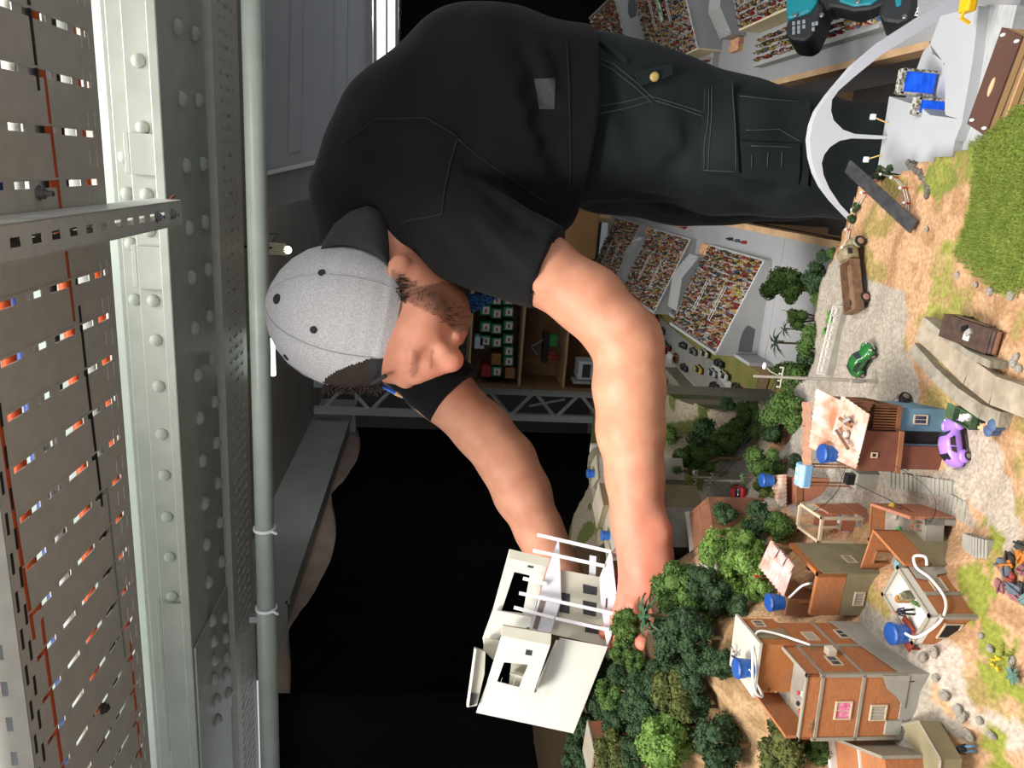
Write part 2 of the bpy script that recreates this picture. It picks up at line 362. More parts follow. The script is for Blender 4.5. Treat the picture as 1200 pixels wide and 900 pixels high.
trC = tray('cable_tray', -1.5, 1.04, 0.50, 0.86, 1.88, 0.05, 0.0745, 'pale slotted cable tray running alongside the wide tray', [(.2, .3), (.45, .55), (.86, .93)], sw=0.014)
# strut crossing under the wide tray to the girder
sx = G(140, 262, 1.745)[0]
st = thing('support_strut', 'slotted grey strut channel bolted under the wide cable tray', 'strut', (sx, 1.2, 1.745))
q = Fr((sx - 0.022, 0.2, 1.745), (0, 1, 0), (0, 0, 1), (1, 0, 0))
hl = [(0.04 + i * 0.05, 0.066 + i * 0.05, 0.016, 0.028) for i in range(25)]
mb = MB(); mb.wall(q, 1.36, 0.044, 0.002, hl); mb.build('slotted_web', m_galv2, st)
mb = MB()
for s in (-1, 1):
    xx = sx + s * 0.0225; mb.box(xx - 0.001, xx + 0.001, 0.2, 1.56, 1.745, 1.798); mb.box(min(xx, xx - s * 0.012), max(xx, xx - s * 0.012), 0.2, 1.56, 1.796, 1.798)
mb.build('channel_side', m_galv2, st)
for yy in (1.42, 1.50):
    mb = MB(); q = Fr((sx, yy, 1.745), (1, 0, 0), (0, -1, 0), (0, 0, -1)); mb.lathe([(0.010, 0), (0.010, 0.002), (0.007, 0.002), (0.007, 0.008), (0.004, 0.008), (0.004, 0.014)], q, 6); mb.build('hex_bolt', m_steel, st)
for s in (-1, 1):
    mb = MB(); mb.tube([(sx + s * 0.02, 1.50, 1.76), (sx + s * 0.021, 1.56, 1.768), (sx + s * 0.024, 1.69, 1.80)], 0.003, 6); mb.build('tie_rod', M('copper_wire', (150, 74, 44), 0.5), st)
mb = MB(); p = G(45, 226, 1.80); mb.lathe([(0.011, 0), (0.011, 0.002), (0.008, 0.002), (0.008, 0.009), (0.004, 0.009), (0.004, 0.02)], Fr(p, (1, 0, 0), (0, -1, 0), (0, 0, -1)), 6); mb.build('hex_bolt', m_steel, trA)
mb = MB(); p = G(120, 830, 1.80); mb.lathe([(0.011, 0), (0.011, 0.003), (0.008, 0.003), (0.008, 0.009), (0.004, 0.009), (0.004, 0.012)], Fr(p, (1, 0, 0), (0, -1, 0), (0, 0, -1)), 6); mb.build('hex_bolt', M('dark_bolt', (60, 58, 54), 0.5), trA)
# pipe with clamps
pc = lambda y: PY(296 + 20.5 * y / 900, y, 1.97)
pp = thing('conduit_pipe', 'pale green painted pipe running below the narrow cable tray', 'pipe', pc(450))
mb = MB(); mb.tube([(1.5, 1.97, pc(0)[2]), (pc(450)[0], 1.97, pc(450)[2]), (pc(712)[0], 1.97, pc(712)[2])], 0.0262, 24); mb.build('pipe_run', m_pipe, pp, smooth=True)
mb = MB(); mb.tube([(pc(712)[0], 1.97, pc(712)[2]), (-3.4, 1.97, pc(900)[2])], 0.0285, 24); mb.build('pipe_sleeve', m_pipe, pp, smooth=True)
for y in (619, 712):
    c = pc(y); mb = MB(); mb.tube([c + V3(-0.004, 0, 0), c + V3(0.004, 0, 0)], 0.0315, 24); mb.tube([c + V3(0, -0.02, -0.024), c + V3(0.004, -0.04, -0.04)], 0.004, 6); mb.build('cable_tie', m_white, pp, smooth=False)
c = pc(722); mb = MB(); mb.box(c[0] - 0.01, c[0] + 0.01, 1.95, 1.97, c[2] + 0.02, c[2] + 0.045); mb.build('clamp', m_steel, pp)
# ceiling lamp seen past the cap
lp = PY(320, 418, 2.66)
lt = thing('tube_light', 'glowing ceiling tube light beside the grey cap', 'lamp', lp)
mb = MB(); q = PY(320, 440, 2.66); q0 = PY(319, 392, 2.66); mb.tube([q0, q], 0.009, 10); mb.build('glowing_tube', M('lamp_glow', (236, 250, 246), 0.3, emit=9), lt, smooth=True)
mb = MB(); mb.box(q[0] - 0.01, q0[0] + 0.05, 2.65, 2.68, lp[2] + 0.012, lp[2] + 0.03); mb.box(lp[0] - 0.01, lp[0] + 0.01, 2.655, 2.675, lp[2] + 0.03, 1.966); mb.build('lamp_housing', m_pipe, lt)
lp = PY(326, 291, 2.66); lt = thing('spot_lamp', 'small ribbed ceiling lamp with lit edge behind the cap', 'lamp', lp)
mb = MB()
for k in range(6): mb.tube([lp + V3(-0.02 + k * 0.007, 0, 0.03), lp + V3(-0.02 + k * 0.007, 0, -0.025)], 0.003, 6)
mb.build('ribbed_shade', M('lamp_shade_cream', (206, 200, 170), 0.5), lt)
mb = MB(); mb.ball(lp + V3(-0.005, 0.01, -0.03), 0.014); mb.build('glowing_bulb', M('bulb_glow', (255, 240, 205), 0.3, emit=5), lt, smooth=True)
mb = MB(); mb.tube([lp + V3(0.02, 0, 0.02), lp + V3(0.05, 0, 0.0), lp + V3(0.045, 0, 0.045)], 0.002, 6); mb.tube([lp + V3(0, 0, 0.02), V3(lp[0], lp[1], 1.966)], 0.004, 6); mb.build('lamp_wire', m_blackp, lt)
# ------------------------------------------------------------------ lattice mast and shelf at the far end
c0 = PY(600, 458, 4.55); c1 = PY(600, 488, 4.55)
tr = thing('lattice_mast', 'white steel lattice mast at the far end of the black curtain', 'truss', (c0[0], 4.55, 0))
m_truss = M('truss_paint', (196, 200, 194), 0.5)
for c in (c0, c1):
    mb = MB(); mb.box(c[0] - 0.022, c[0] + 0.022, 4.53, 4.57, 0, 1.95); mb.build('chord', m_truss, tr)
for k in range(12):
    z = 0.1 + k * 0.15; a, b = (c0, c1) if k % 2 else (c1, c0)
    mb = MB(); mb.tube([(a[0], 4.55, z), (b[0], 4.55, z + 0.15)], 0.013, 6); mb.build('lattice_bar', m_truss, tr)
mb = MB(); a, b = PY(620, 476, 4.5), PY(662, 468, 4.5); mb.tube([a, b], 0.008, 8); mb.build('tube_rod', M('rod_grey', (170, 174, 176), 0.3), None, label='thin pale rod leaning inside the lattice mast', cat='rod', loc=a)
ys = 4.42
s0, s1 = PY(600, 452, ys), PY(600, 338, ys); zb, zt = PY(700, 440, ys)[2], PY(548, 440, ys)[2]
sh = thing('wall_shelf', 'pine shelf unit with dividers behind the bent arms', 'shelf', (s0[0], ys, zb))
for nm, bx in (('back_panel', (s0[0], s1[0], ys + 0.28, ys + 0.30, zb - 0.6, zt)), ('side_panel', (s0[0] - 0.02, s0[0], ys, ys + 0.3, zb - 0.6, zt)), ('side_panel', (s1[0], s1[0] + 0.02, ys, ys + 0.3, zb - 0.6, zt))):
    mb = MB(); mb.box(*bx); mb.build(nm, M('pine_dark', (140, 106, 70), 0.6, nz=(14, 1.2), rgb2=(112, 82, 52)), sh)
for x in (548, 608, 660, 720):
    z = PY(x, 440, ys)[2]; mb = MB(); mb.box(s0[0], s1[0], ys, ys + 0.28, z - 0.014, z); mb.build('shelf_board', m_woodp, sh)
zc = PY(607, 400, ys)[2]
mgrn = M('box_green', (40, 120, 70), 0.5); mlab = M('box_label', (215, 205, 205), 0.5); mred = M('box_red_print', (150, 60, 70), 0.6)
k = 0
for row, (x, ylist) in enumerate(((596, (352, 366, 382, 398, 412, 424)), (582, (352, 368, 386, 402, 436)), (569, (364, 384, 400)))):
    for y in ylist:
        p = PY(x, y, ys - 0.0); r = thing('supply_box', 'small green and white carton standing in the pine shelf', 'carton', p, 'cartons in the pine shelf')
        mb = MB(); mb.box(p[0] - 0.03, p[0] + 0.03, ys + 0.01, ys + 0.15, p[2] - 0.031, p[2] + 0.031); mb.build('carton_body', mgrn, r)
        mb = MB(); mb.box(p[0] - 0.022, p[0] + 0.022, ys + 0.005, ys + 0.011, p[2] - 0.024, p[2] + 0.016); mb.build('carton_label', mlab, r)
        mb = MB(); mb.box(p[0] - 0.012, p[0] + 0.010, ys + 0.002, ys + 0.006, p[2] - 0.008, p[2] + 0.003); mb.build('carton_print', mred, r)
for x, y, col, lab, nm in ((562, 403, (190, 200, 225), 'blue and white carton lying on the pine shelf', 'carton'), (582, 422, (150, 104, 50), 'ochre carton under the green ones in the pine shelf', 'carton'), (570, 436, (150, 50, 45), 'red tub at the end of the pine shelf', 'tub'), (598, 438, (156, 110, 66), 'small cardboard box in the corner of the pine shelf', 'box')):
    p = PY(x, y, ys); mb = MB(); mb.box(p[0] - 0.035, p[0] + 0.035, ys + 0.01, ys + 0.15, p[2] - 0.03, p[2] + 0.03); mb.build('supply_' + nm, M('supply_' + lab[:6], col, 0.6), None, label=lab, cat=nm, loc=(p[0], ys + 0.08, p[2] - 0.03), bevel=0.004)
# tools on the lower boards: plane, red pliers, green box, white dispenser
p = PY(640, 408, ys); r = thing('hand_plane', 'dark bench tool with red handles lying on the pine shelf', 'tool', p)
mb = MB(); mb.box(p[0] - 0.10, p[0] + 0.09, ys + 0.02, ys + 0.10, p[2] - 0.02, p[2] + 0.015); mb.build('tool_body', m_blackp, r, bevel=0.006)
mb = MB()
for s in (0.0, 0.025): mb.tube([p + V3(-0.03 - s, 0.02, -0.02), p + V3(-0.05 - s, 0.02, -0.06), p + V3(-0.045 - s, 0.02, -0.09)], 0.008, 8)
mb.build('tool_handle', M('tool_red', (150, 30, 30), 0.5), r, smooth=True)
mb = MB(); mb.tube([p + V3(0.05, 0.02, 0.02), p + V3(0.0, 0.02, 0.09), p + V3(-0.05, 0.02, 0.05)], 0.006, 6); mb.build('tool_bow', m_steel, r)
p = PY(650, 400, ys); mb = MB(); mb.box(p[0] - 0.035, p[0] + 0.035, ys + 0.0, ys + 0.08, p[2] - 0.02, p[2] + 0.03); mb.build('storage_box', M('green_box', (44, 130, 60), 0.5), None, label='bright green box beside the bench tool on the pine shelf', cat='box', loc=p, bevel=0.003)
p = PY(686, 435, ys); r = thing('label_printer', 'grey and white bench machine on the low shelf behind the forearm', 'machine', p)
mb = MB(); mb.box(p[0] - 0.06, p[0] + 0.06, ys + 0.0, ys + 0.14, p[2] - 0.06, p[2] + 0.045); mb.build('machine_body', M('machine_white', (205, 206, 205), 0.5), r, bevel=0.008)
mb = MB(); mb.box(p[0] - 0.04, p[0] + 0.045, ys - 0.006, ys + 0.001, p[2] - 0.03, p[2] + 0.02); mb.build('machine_screen', M('machine_dark', (60, 62, 66), 0.3), r)
mb = MB(); mb.box(p[0] - 0.085, p[0] - 0.066, ys, ys + 0.1, p[2] - 0.04, p[2] + 0.07); mb.build('machine_tray', M('machine_grey', (170, 172, 172), 0.5), r)
# cardboard box and timber frame behind the legs
p = P(668, 268, 2.55); mb = MB(); mb.box(p[0] - 0.10, p[0] + 0.06, p[1], p[1] + 0.3, p[2] - 0.1, p[2] + 0.09); mb.build('cardboard_box', M('cardboard', (160, 122, 80), 0.8, nz=(9, 1), rgb2=(140, 104, 66)), None, label='brown cardboard box behind the legs at the far table end', cat='box', loc=p, bevel=0.004)
r = thing('timber_frame', 'pale timber frame standing past the far grandstand', 'frame', P(695, 270, 2.95))
for a, b in (((684, 262), (684, 330)), ((690, 254), (742, 258)), ((694, 248), (694, 266))):
    mb = MB(); mb.tube([P(a[0], a[1], 2.95), P(b[0], b[1], 2.95)], 0.018, 4); mb.build('batten', m_woodp, r)
# ================================================================== THE MODEL LANDSCAPE: near hill, low ground, avenue boards
ctrl = []          # visible ground points of the hill: (photo x, photo y, height)
for x, y, z in ((1195, 150, .765), (1150, 190, .762), (1195, 250, .77), (1130, 230, .752), (1195, 340, .77), (1100, 210, .745), (1060, 215, .738), (1040, 250, .735), (1005, 240, .728), (1000, 262, .728),
    (1015, 300, .738), (1015, 360, .742), (990, 385, .744), (1070, 300, .748), (1100, 330, .752), (1130, 380, .756), (1040, 380, .748), (1020, 430, .75), (1000, 440, .75), (1060, 450, .752), (1050, 520, .754), (1075, 560, .756),
    (1058, 800, .848), (1053, 868, .85), (1028, 762, .848), (1004, 732, .848), (1100, 480, .754), (1125, 525, .755), (1150, 470, .762), (1195, 430, .775), (1195, 520, .772), (1160, 560, .764), (1190, 600, .775), (1180, 650, .785), (1130, 590, .766), (1100, 590, .762), (1060, 580, .758), (1020, 575, .755),
    (1150, 690, .80), (1195, 700, .79), (1150, 740, .805), (1120, 770, .815), (1190, 760, .79), (1195, 830, .79), (1150, 870, .80), (1100, 800, .825), (1060, 790, .84), (1045, 740, .835), (1025, 720, .825), (1060, 870, .855), (1100, 880, .83), (1195, 895, .785),
    (1000, 640, .785), (1000, 600, .762), (970, 570, .75), (950, 640, .79), (960, 690, .81), (930, 590, .745), (930, 540, .73), (900, 560, .725), (1010, 560, .754), (990, 520, .745), (960, 500, .735), (960, 470, .72), (985, 440, .745), (965, 425, .735),
    (870, 880, .93), (900, 880, .915), (850, 830, .945), (850, 800, .95), (820, 780, .965), (840, 740, .95), (830, 700, .945), (800, 720, .965), (760, 760, .975), (780, 850, .975), (740, 820, .985), (720, 880, .99), (680, 880, .99), (700, 780, .985), (720, 720, .975),
    (760, 690, .955), (800, 660, .915), (830, 640, .885), (800, 600, .865), (850, 610, .85), (880, 640, .86), (900, 690, .885), (900, 610, .83), (770, 580, .86), (730, 600, .90), (700, 600, .93), (690, 540, .93), (710, 520, .91), (740, 540, .88), (700, 660, .95),
    (830, 570, .80), (870, 575, .775), (860, 540, .755), (840, 545, .78), (890, 520, .72), (800, 540, .82), (790, 490, .76), (830, 500, .72), (880, 490, .68), (930, 500, .70)):
    ctrl.append(G(x, y, z))
for X, Y, z in ((-.9, .25, .95), (-1.2, .6, 1.0), (-1.3, 1.0, 1.0), (-1.3, 1.4, .95), (-.6, .2, .84), (-.3, .2, .78), (0, .2, .77), (.3, .3, .77), (.3, .6, .76), (.35, .9, .70), (-1.0, 1.7, .85), (-.75, 1.6, .8)):
    ctrl.append(V3(X, Y, z))
ctrl = np.array(ctrl)
def hill(X, Y):
    """height of the hill: smooth inverse distance weighting of the ground points"""
    X = np.asarray(X, float); Y = np.asarray(Y, float); num = np.zeros(X.shape); den = np.zeros(X.shape)
    for cx, cy, cz in ctrl:
        w_ = 1.0 / ((X - cx) ** 2 + (Y - cy) ** 2 + 6e-4) ** 2.2
        num += w_ * cz; den += w_
    return num / den
def hz(X, Y): return float(hill(np.array([X]), np.array([Y]))[0])
LOWZ = 0.50
def vnoise(X, Y, s, seed=0):
    r = np.random.RandomState(seed); n = 64; g = r.rand(n, n)
    x = X * s; y = Y * s; xi = np.floor(x).astype(int); yi = np.floor(y).astype(int); fx = x - xi; fy = y - yi
    fx = fx * fx * (3 - 2 * fx); fy = fy * fy * (3 - 2 * fy)
    a = g[xi % n, yi % n]; b = g[(xi + 1) % n, yi % n]; c = g[xi % n, (yi + 1) % n]; d = g[(xi + 1) % n, (yi + 1) % n]
    return (a * (1 - fx) + b * fx) * (1 - fy) + (c * (1 - fx) + d * fx) * fy
def inpoly(px, py, poly):
    r = np.zeros(px.shape, bool); n = len(poly); j = n - 1
    for i in range(n):
        xi, yi = poly[i]; xj, yj = poly[j]
        c = ((yi > py) != (yj > py)) & (px < (xj - xi) * (py - yi) / (yj - yi + 1e-9) + xi); r ^= c; j = i
    return r
step = 0.0045
gx = np.arange(-1.35, 0.32, step); gy = np.arange(0.22, 1.95, step); GX, GY = np.meshgrid(gx, gy, indexing='ij')
# outline of the hill block: the far edge follows the road rail and the drop to the low ground
rail = [G(1003, 228, .73), G(990, 262, .73), G(965, 330, .735), G(953, 425, .735), G(930, 470, .705), G(868, 482, .68), G(800, 452, .70)]
edgeX = np.array([0.35] + [p[0] for p in rail] + [-0.60, -1.4]); edgeY = np.array([0.80] + [p[1] for p in rail] + [1.75, 1.85])
o_ = np.argsort(edgeX); lim = np.interp(GX, edgeX[o_], edgeY[o_])
GZ = hill(GX, GY) + 0.004 * (vnoise(GX, GY, 30) - .5) + 0.0025 * (vnoise(GX, GY, 90, 3) - .5)
# ---- ground cover colours (sand, grass, asphalt, pale path, rock, soil) by where they lie
def pj(X, Y, Z):
    q = np.stack([X - CAM[0], Y - CAM[1], Z - CAM[2]], -1) @ CR
    return 600 - FPX * q[..., 0] / q[..., 2], 450 + FPX * q[..., 1] / q[..., 2]
ux, uy = pj(GX, GY, GZ)
keep = (GY <= lim + 0.003) & ~((GX > -0.01) & (GY > 0.5) & (uy < np.interp(ux, [980, 1000, 1040, 1060, 1078, 1110, 1130, 1150, 1200, 1300], [222, 214, 203, 199, 188, 180, 172, 160, 118, 40])))
n1 = vnoise(GX, GY, 22, 5); n2 = vnoise(GX, GY, 60, 6); n3 = vnoise(GX, GY, 140, 7)
wx = ux + 16 * (n1 - .5) + 10 * (n2 - .5); wy = uy + 16 * (vnoise(GX, GY, 24, 9) - .5) + 10 * (vnoise(GX, GY, 64, 10) - .5)
def C3(r, g, b): return np.array(lin((r, g, b))[:3])
SAND = C3(198, 160, 124); SAND2 = C3(178, 140, 104); GRASS = C3(132, 146, 66); GRASS2 = C3(148, 146, 78); ROAD = C3(172, 165, 156); PALE = C3(190, 180, 168); ROCK = C3(150, 144, 134); SOIL = C3(84, 68, 50); OLIVE = C3(120, 116, 62)
col = np.where((n2 > .55)[..., None], SAND2, SAND) * np.ones(GX.shape + (1,))
def paint(mask, c, soft=None):
    f = mask.astype(float)
    if soft is not None: f = f * soft
    col[:] = col * (1 - f[..., None]) + c * f[..., None]
paint((n1 * .6 + n2 * .4 > .56) & (wx > 1020), GRASS2, 0.55 * np.ones(GX.shape))
road_poly = [(985, 300), (1035, 330), (1062, 345), (1060, 400), (1075, 470), (1078, 530), (1062, 575), (1015, 575), (990, 560), (975, 500), (960, 440), (940, 420), (955, 330)]
paint(inpoly(wx, wy, [(900, 420), (960, 330), (1000, 330), (1045, 345), (1058, 400), (1075, 470), (1082, 530), (1070, 585), (1030, 600), (930, 600), (890, 560), (930, 500)]), ROAD)
paint(inpoly(wx, wy, road_poly), C3(172, 164, 152))
paint(inpoly(wx, wy, [(1115, 500), (1150, 490), (1170, 540), (1195, 590), (1195, 640), (1165, 640), (1150, 600), (1110, 570)]), PALE, 0.85 * np.ones(GX.shape))
paint(inpoly(wx, wy, [(1000, 560), (1110, 555), (1140, 610), (1060, 620), (1000, 600)]), C3(165, 155, 142))
paint(inpoly(wx, wy, [(1130, 120), (1215, 90), (1215, 340), (1175, 340), (1120, 300), (1140, 240), (1145, 180)]), GRASS)
paint(inpoly(wx, wy, [(1085, 190), (1115, 180), (1125, 215), (1100, 235), (1070, 225)]), C3(134, 142, 70))
paint(inpoly(wx, wy, [(1040, 720), (1060, 710), (1085, 740), (1120, 760), (1140, 830), (1205, 850), (1205, 880), (1165, 870), (1120, 830), (1080, 800), (1050, 790)]), C3(198, 184, 170))
paint(inpoly(wx, wy, [(1015, 700), (1050, 720), (1060, 790), (1075, 830), (1050, 880), (1000, 880), (1005, 760)]), ROCK)
paint(inpoly(wx, wy, [(1060, 800), (1120, 800), (1135, 880), (1060, 900), (1045, 860)]) & (n2 > .4), C3(168, 160, 146))
for pg in ([(1120, 660), (1165, 660), (1165, 700), (1135, 740), (1120, 720)], [(1150, 720), (1205, 760), (1205, 830), (1165, 820), (1140, 770)], [(1160, 850), (1205, 860), (1205, 905), (1130, 905), (1135, 880)], [(1140, 600), (1180, 620), (1175, 640), (1140, 632)]):
    paint(inpoly(wx, wy, pg) & (n2 + n3 * .5 > .62), C3(142, 148, 66))
paint((n1 > .66) & (n3 > .45) & (wx > 1040) & (wy < 420), C3(150, 150, 78))
paint((wx < 900) & (wy > 640), C3(178, 148, 112)); paint((wx < 900) & (wy > 640) & (n2 > .5), C3(150, 122, 90)); paint((ux < 815) & (uy > 640), SOIL)
paint((ux < 900) & (uy <= 640), C3(150, 140, 122)); paint((ux < 890) & (uy <= 640) & (n1 > .55), C3(98, 104, 60))
paint(inpoly(wx, wy, [(800, 590), (850, 545), (872, 520), (910, 530), (930, 590), (870, 590), (835, 590)]), C3(160, 152, 140))
ids = -np.ones(GX.shape, int); mb = MB(); kk = np.argwhere(keep)
vis = keep[:-1, :-1] & keep[1:, :-1] & keep[:-1, 1:] & keep[1:, 1:]
used = np.zeros(GX.shape, bool); used[:-1, :-1] |= vis; used[1:, :-1] |= vis; used[:-1, 1:] |= vis; used[1:, 1:] |= vis
ids[used] = np.arange(used.sum())
vs = np.stack([GX[used], GY[used], GZ[used]], -1); cs = col[used]
ii, jj = np.nonzero(vis)
quads = np.stack([ids[ii, jj], ids[ii + 1, jj], ids[ii + 1, jj + 1], ids[ii, jj + 1]], -1)
# vertical skirt round the block
ev = {}
for q in quads.tolist():
    for a, b in ((q[0], q[1]), (q[1], q[2]), (q[2], q[3]), (q[3], q[0])): ev[(a, b)] = 1
bnd = [(a, b) for (a, b) in ev if (b, a) not in ev]
vl = vs.tolist(); cl = cs.tolist(); nb = {}
for e in bnd:
    for a in e:
        if a not in nb: nb[a] = len(vl); vl.append([vl[a][0], vl[a][1], 0.42]); cl.append([.30, .28, .26])
fl = quads.tolist() + [[b, a, nb[a], nb[b]] for a, b in bnd]
me = bpy.data.meshes.new('ground'); me.from_pydata(vl, [], fl)
ca = me.color_attributes.new('col', 'FLOAT_COLOR', 'POINT'); ca.data.foreach_set('color', np.concatenate([np.array(cl), np.ones((len(cl), 1))], 1).ravel())
me.polygons.foreach_set('use_smooth', [True] * len(quads) + [False] * len(bnd))
m_ground = M('model_ground', (180, 150, 120), 0.95, nz=(260, 1.3), rgb2=(205, 200, 196), bump=(420, 0.8, 0.0015), attr='col', spec=0.1)
me.materials.append(m_ground); me.update()
go = bpy.data.objects.new('ground', me); SC.collection.objects.link(go); go['kind'] = 'structure'
m_avn = M('avenue_grey', (168, 168, 170), 0.6, nz=(6, 1), rgb2=(156, 156, 158))
# ---- low ground west of the stands: lawn, road
mb = MB(); mb.box(-1.2, -0.335, 0.95, 3.1, LOWZ - 0.02, LOWZ); low = mb.build('ground', M('low_lawn', (120, 132, 58), 0.95, nz=(26, 1.4), rgb2=(150, 134, 84), bump=(200, .5)), kind='structure')
def flat(pix, z, name, mat, parent=None, t=0.002, kind=None):
    mb = MB(); mb.prism([G(x, y, z) for x, y in pix], (0, 0, -t)); return mb.build(name, mat, parent, kind=kind)
m_asph = M('street_asphalt', (158, 156, 150), 0.8, nz=(40, 1), rgb2=(140, 140, 134))
flat([(880, 478), (855, 500), (810, 450), (760, 400), (735, 360), (752, 352), (800, 395), (838, 425)], LOWZ + 0.003, 'street', m_asph, low)
flat([(838, 425), (880, 478), (873, 484), (833, 430)], LOWZ + 0.0045, 'pavement', M('street_kerb', (190, 186, 176), 0.8), low)
flat([(764, 402), (812, 449), (858, 500), (850, 505), (806, 455), (757, 407)], LOWZ + 0.0045, 'pavement', M('street_kerb', (190, 186, 176), 0.8), low)
flat([(868, 424), (905, 424), (900, 448), (893, 470), (884, 455), (890, 436)], LOWZ + 0.0035, 'soil_patch', M('bare_soil', (142, 116, 84), 0.9, nz=(50, 1), rgb2=(120, 98, 70)), low)
# low rubble terraces beyond the street (under the forearm)
for pg, h in (([(805, 455), (835, 490), (800, 500), (780, 465)], .03), ([(778, 430), (800, 455), (775, 480), (760, 440)], .045), ([(770, 470), (800, 505), (780, 520), (755, 490)], .08)):
    mb = MB(); mb.prism([G(x, y, LOWZ + h) for x, y in pg], (0, 0, -h)); mb.build('terrace', M('terrace_stone', (160, 152, 134), 0.9, nz=(60, 1), rgb2=(130, 124, 108), bump=(150, .6)), low)
# ---- avenue boards either side of the hatch the man stands in
ZA = 0.55
xl, xr = -0.075, 0.224
mb = MB(); mb.box(-0.34, xl, 1.44, 3.1, ZA - 0.012, ZA); avl = mb.build('avenue_board', m_avn, kind='structure')
mb = MB(); mb.box(xl - 0.013, xl, 1.0, 3.1, ZA - 0.03, ZA + 0.001); mb.build('board_edge', m_wood, avl)
mb = MB(); mb.box(-0.34, xl - 0.004, 1.20, 1.44, ZA - 0.012, ZA - 0.001); mb.build('board_apron', m_avn, avl)
mb = MB(); mb.box(-0.345, -0.338, 1.40, 3.1, 0.3, 0.60); mb.build('board_side', m_avn, avl)
mb = MB(); mb.box(xr, 1.1, 0.93, 3.1, ZA - 0.012, ZA); avr = mb.build('avenue_board', m_avn, kind='structure')
mb = MB(); mb.box(xr - 0.011, xr, 0.93, 3.1, ZA - 0.034, ZA + 0.001); mb.build('board_edge', m_wood, avr)
# ================================================================== AVENUE: grandstands, crowd, towers, arch, stage
m_conc = M('stand_grey', (176, 177, 176), 0.65, nz=(18, 1), rgb2=(164, 165, 165))
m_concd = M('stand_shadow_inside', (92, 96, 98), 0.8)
m_cream = M('cream_board', (232, 214, 178), 0.6)
SHIRT = [(196, 152, 116), (170, 60, 50), (60, 56, 60), (206, 196, 180), (176, 132, 60), (112, 84, 66), (206, 168, 140), (90, 110, 140), (140, 40, 44), (190, 176, 90), (66, 92, 66), (222, 214, 206)]
SKIN = [(198, 148, 112), (140, 98, 70), (96, 66, 48), (214, 170, 138)]
rs = np.random.RandomState(11)
def fig_geo(h=1.0, lean=0.0):
    """a seated onlooker: tapered body, head, arm stubs: verts, faces, part id (0 shirt, 1 skin, 2 hair)"""
    vs = []; fs = []; ids = []
    def ring(r, z, n=5, dx=0): 
        k = len(vs); vs.extend([(dx + r * math.cos(6.283 * i / n), 0.7 * r * math.sin(6.283 * i / n), z) for i in range(n)]); return list(range(k, k + n))
    def loft(a, b, idn):
        n = len(a)
        for i in range(n): fs.append((a[i], a[(i + 1) % n], b[(i + 1) % n], b[i])); ids.append(idn)
    a = ring(.0030, 0); b = ring(.0034, .0065); c = ring(.0018, .0088); loft(a, b, 0); loft(b, c, 0); fs.append(tuple(c)); ids.append(0)
    d = ring(.0014, .0084, 5, .0004); e = ring(.0019, .0101, 5, .0004); f = ring(.0010, .0118, 5, .0004); loft(d, e, 1); loft(e, f, 2); fs.append(tuple(f)); ids.append(2)
    return np.array(vs), fs, ids
FV, FF, FI = fig_geo()
HAIR = [(40, 30, 26), (60, 42, 30), (24, 22, 22), (120, 92, 60)]
fig_meshes = []
for k in range(10):
    me = bpy.data.meshes.new('spectator'); me.from_pydata([tuple(v) for v in FV], [], FF)
    for cc, nm in ((SHIRT[k % 12], 's%d' % (k % 12)), (SKIN[k % 4], 'k%d' % (k % 4)), (HAIR[k % 4] if k % 3 else SHIRT[(k * 5) % 12], 'h%d' % k)): me.materials.append(M('figure_' + nm, cc, 0.7))
    me.polygons.foreach_set('material_index', FI); fig_meshes.append(me)
m_crowd = M('crowd_paint', (128, 128, 128), 0.7, attr='col')
def crowd_stuff(name, pts, yaw, parent=None):
    n = len(FV); vs = np.zeros((len(pts) * n, 3)); cs = np.zeros((len(pts) * n, 4)); fs = []
    vid = np.zeros(n, int)
    for f, i in zip(FF, FI):
        for q in f: vid[q] = max(vid[q], i)
    for k, p in enumerate(pts):
        a = yaw + rs.uniform(-.5, .5); c, s = math.cos(a), math.sin(a); h = rs.uniform(.85, 1.25)
        vs[k * n:(k + 1) * n] = np.stack([FV[:, 0] * c - FV[:, 1] * s, FV[:, 0] * s + FV[:, 1] * c, FV[:, 2] * h], -1) + p
        pal = [lin(SHIRT[rs.randint(12)]), lin(SKIN[rs.randint(4)]), lin(HAIR[rs.randint(4)] if rs.rand() < .6 else SHIRT[rs.randint(12)])]
        cs[k * n:(k + 1) * n] = np.array([pal[i] for i in vid])
        fs += [[k * n + q for q in f] for f in FF]
    me = bpy.data.meshes.new(name); me.from_pydata(vs.tolist(), [], fs); ca = me.color_attributes.new('col', 'FLOAT_COLOR', 'POINT'); ca.data.foreach_set('color', cs.ravel())
    me.materials.append(m_crowd); o = bpy.data.objects.new(name, me); SC.collection.objects.link(o)
    return o
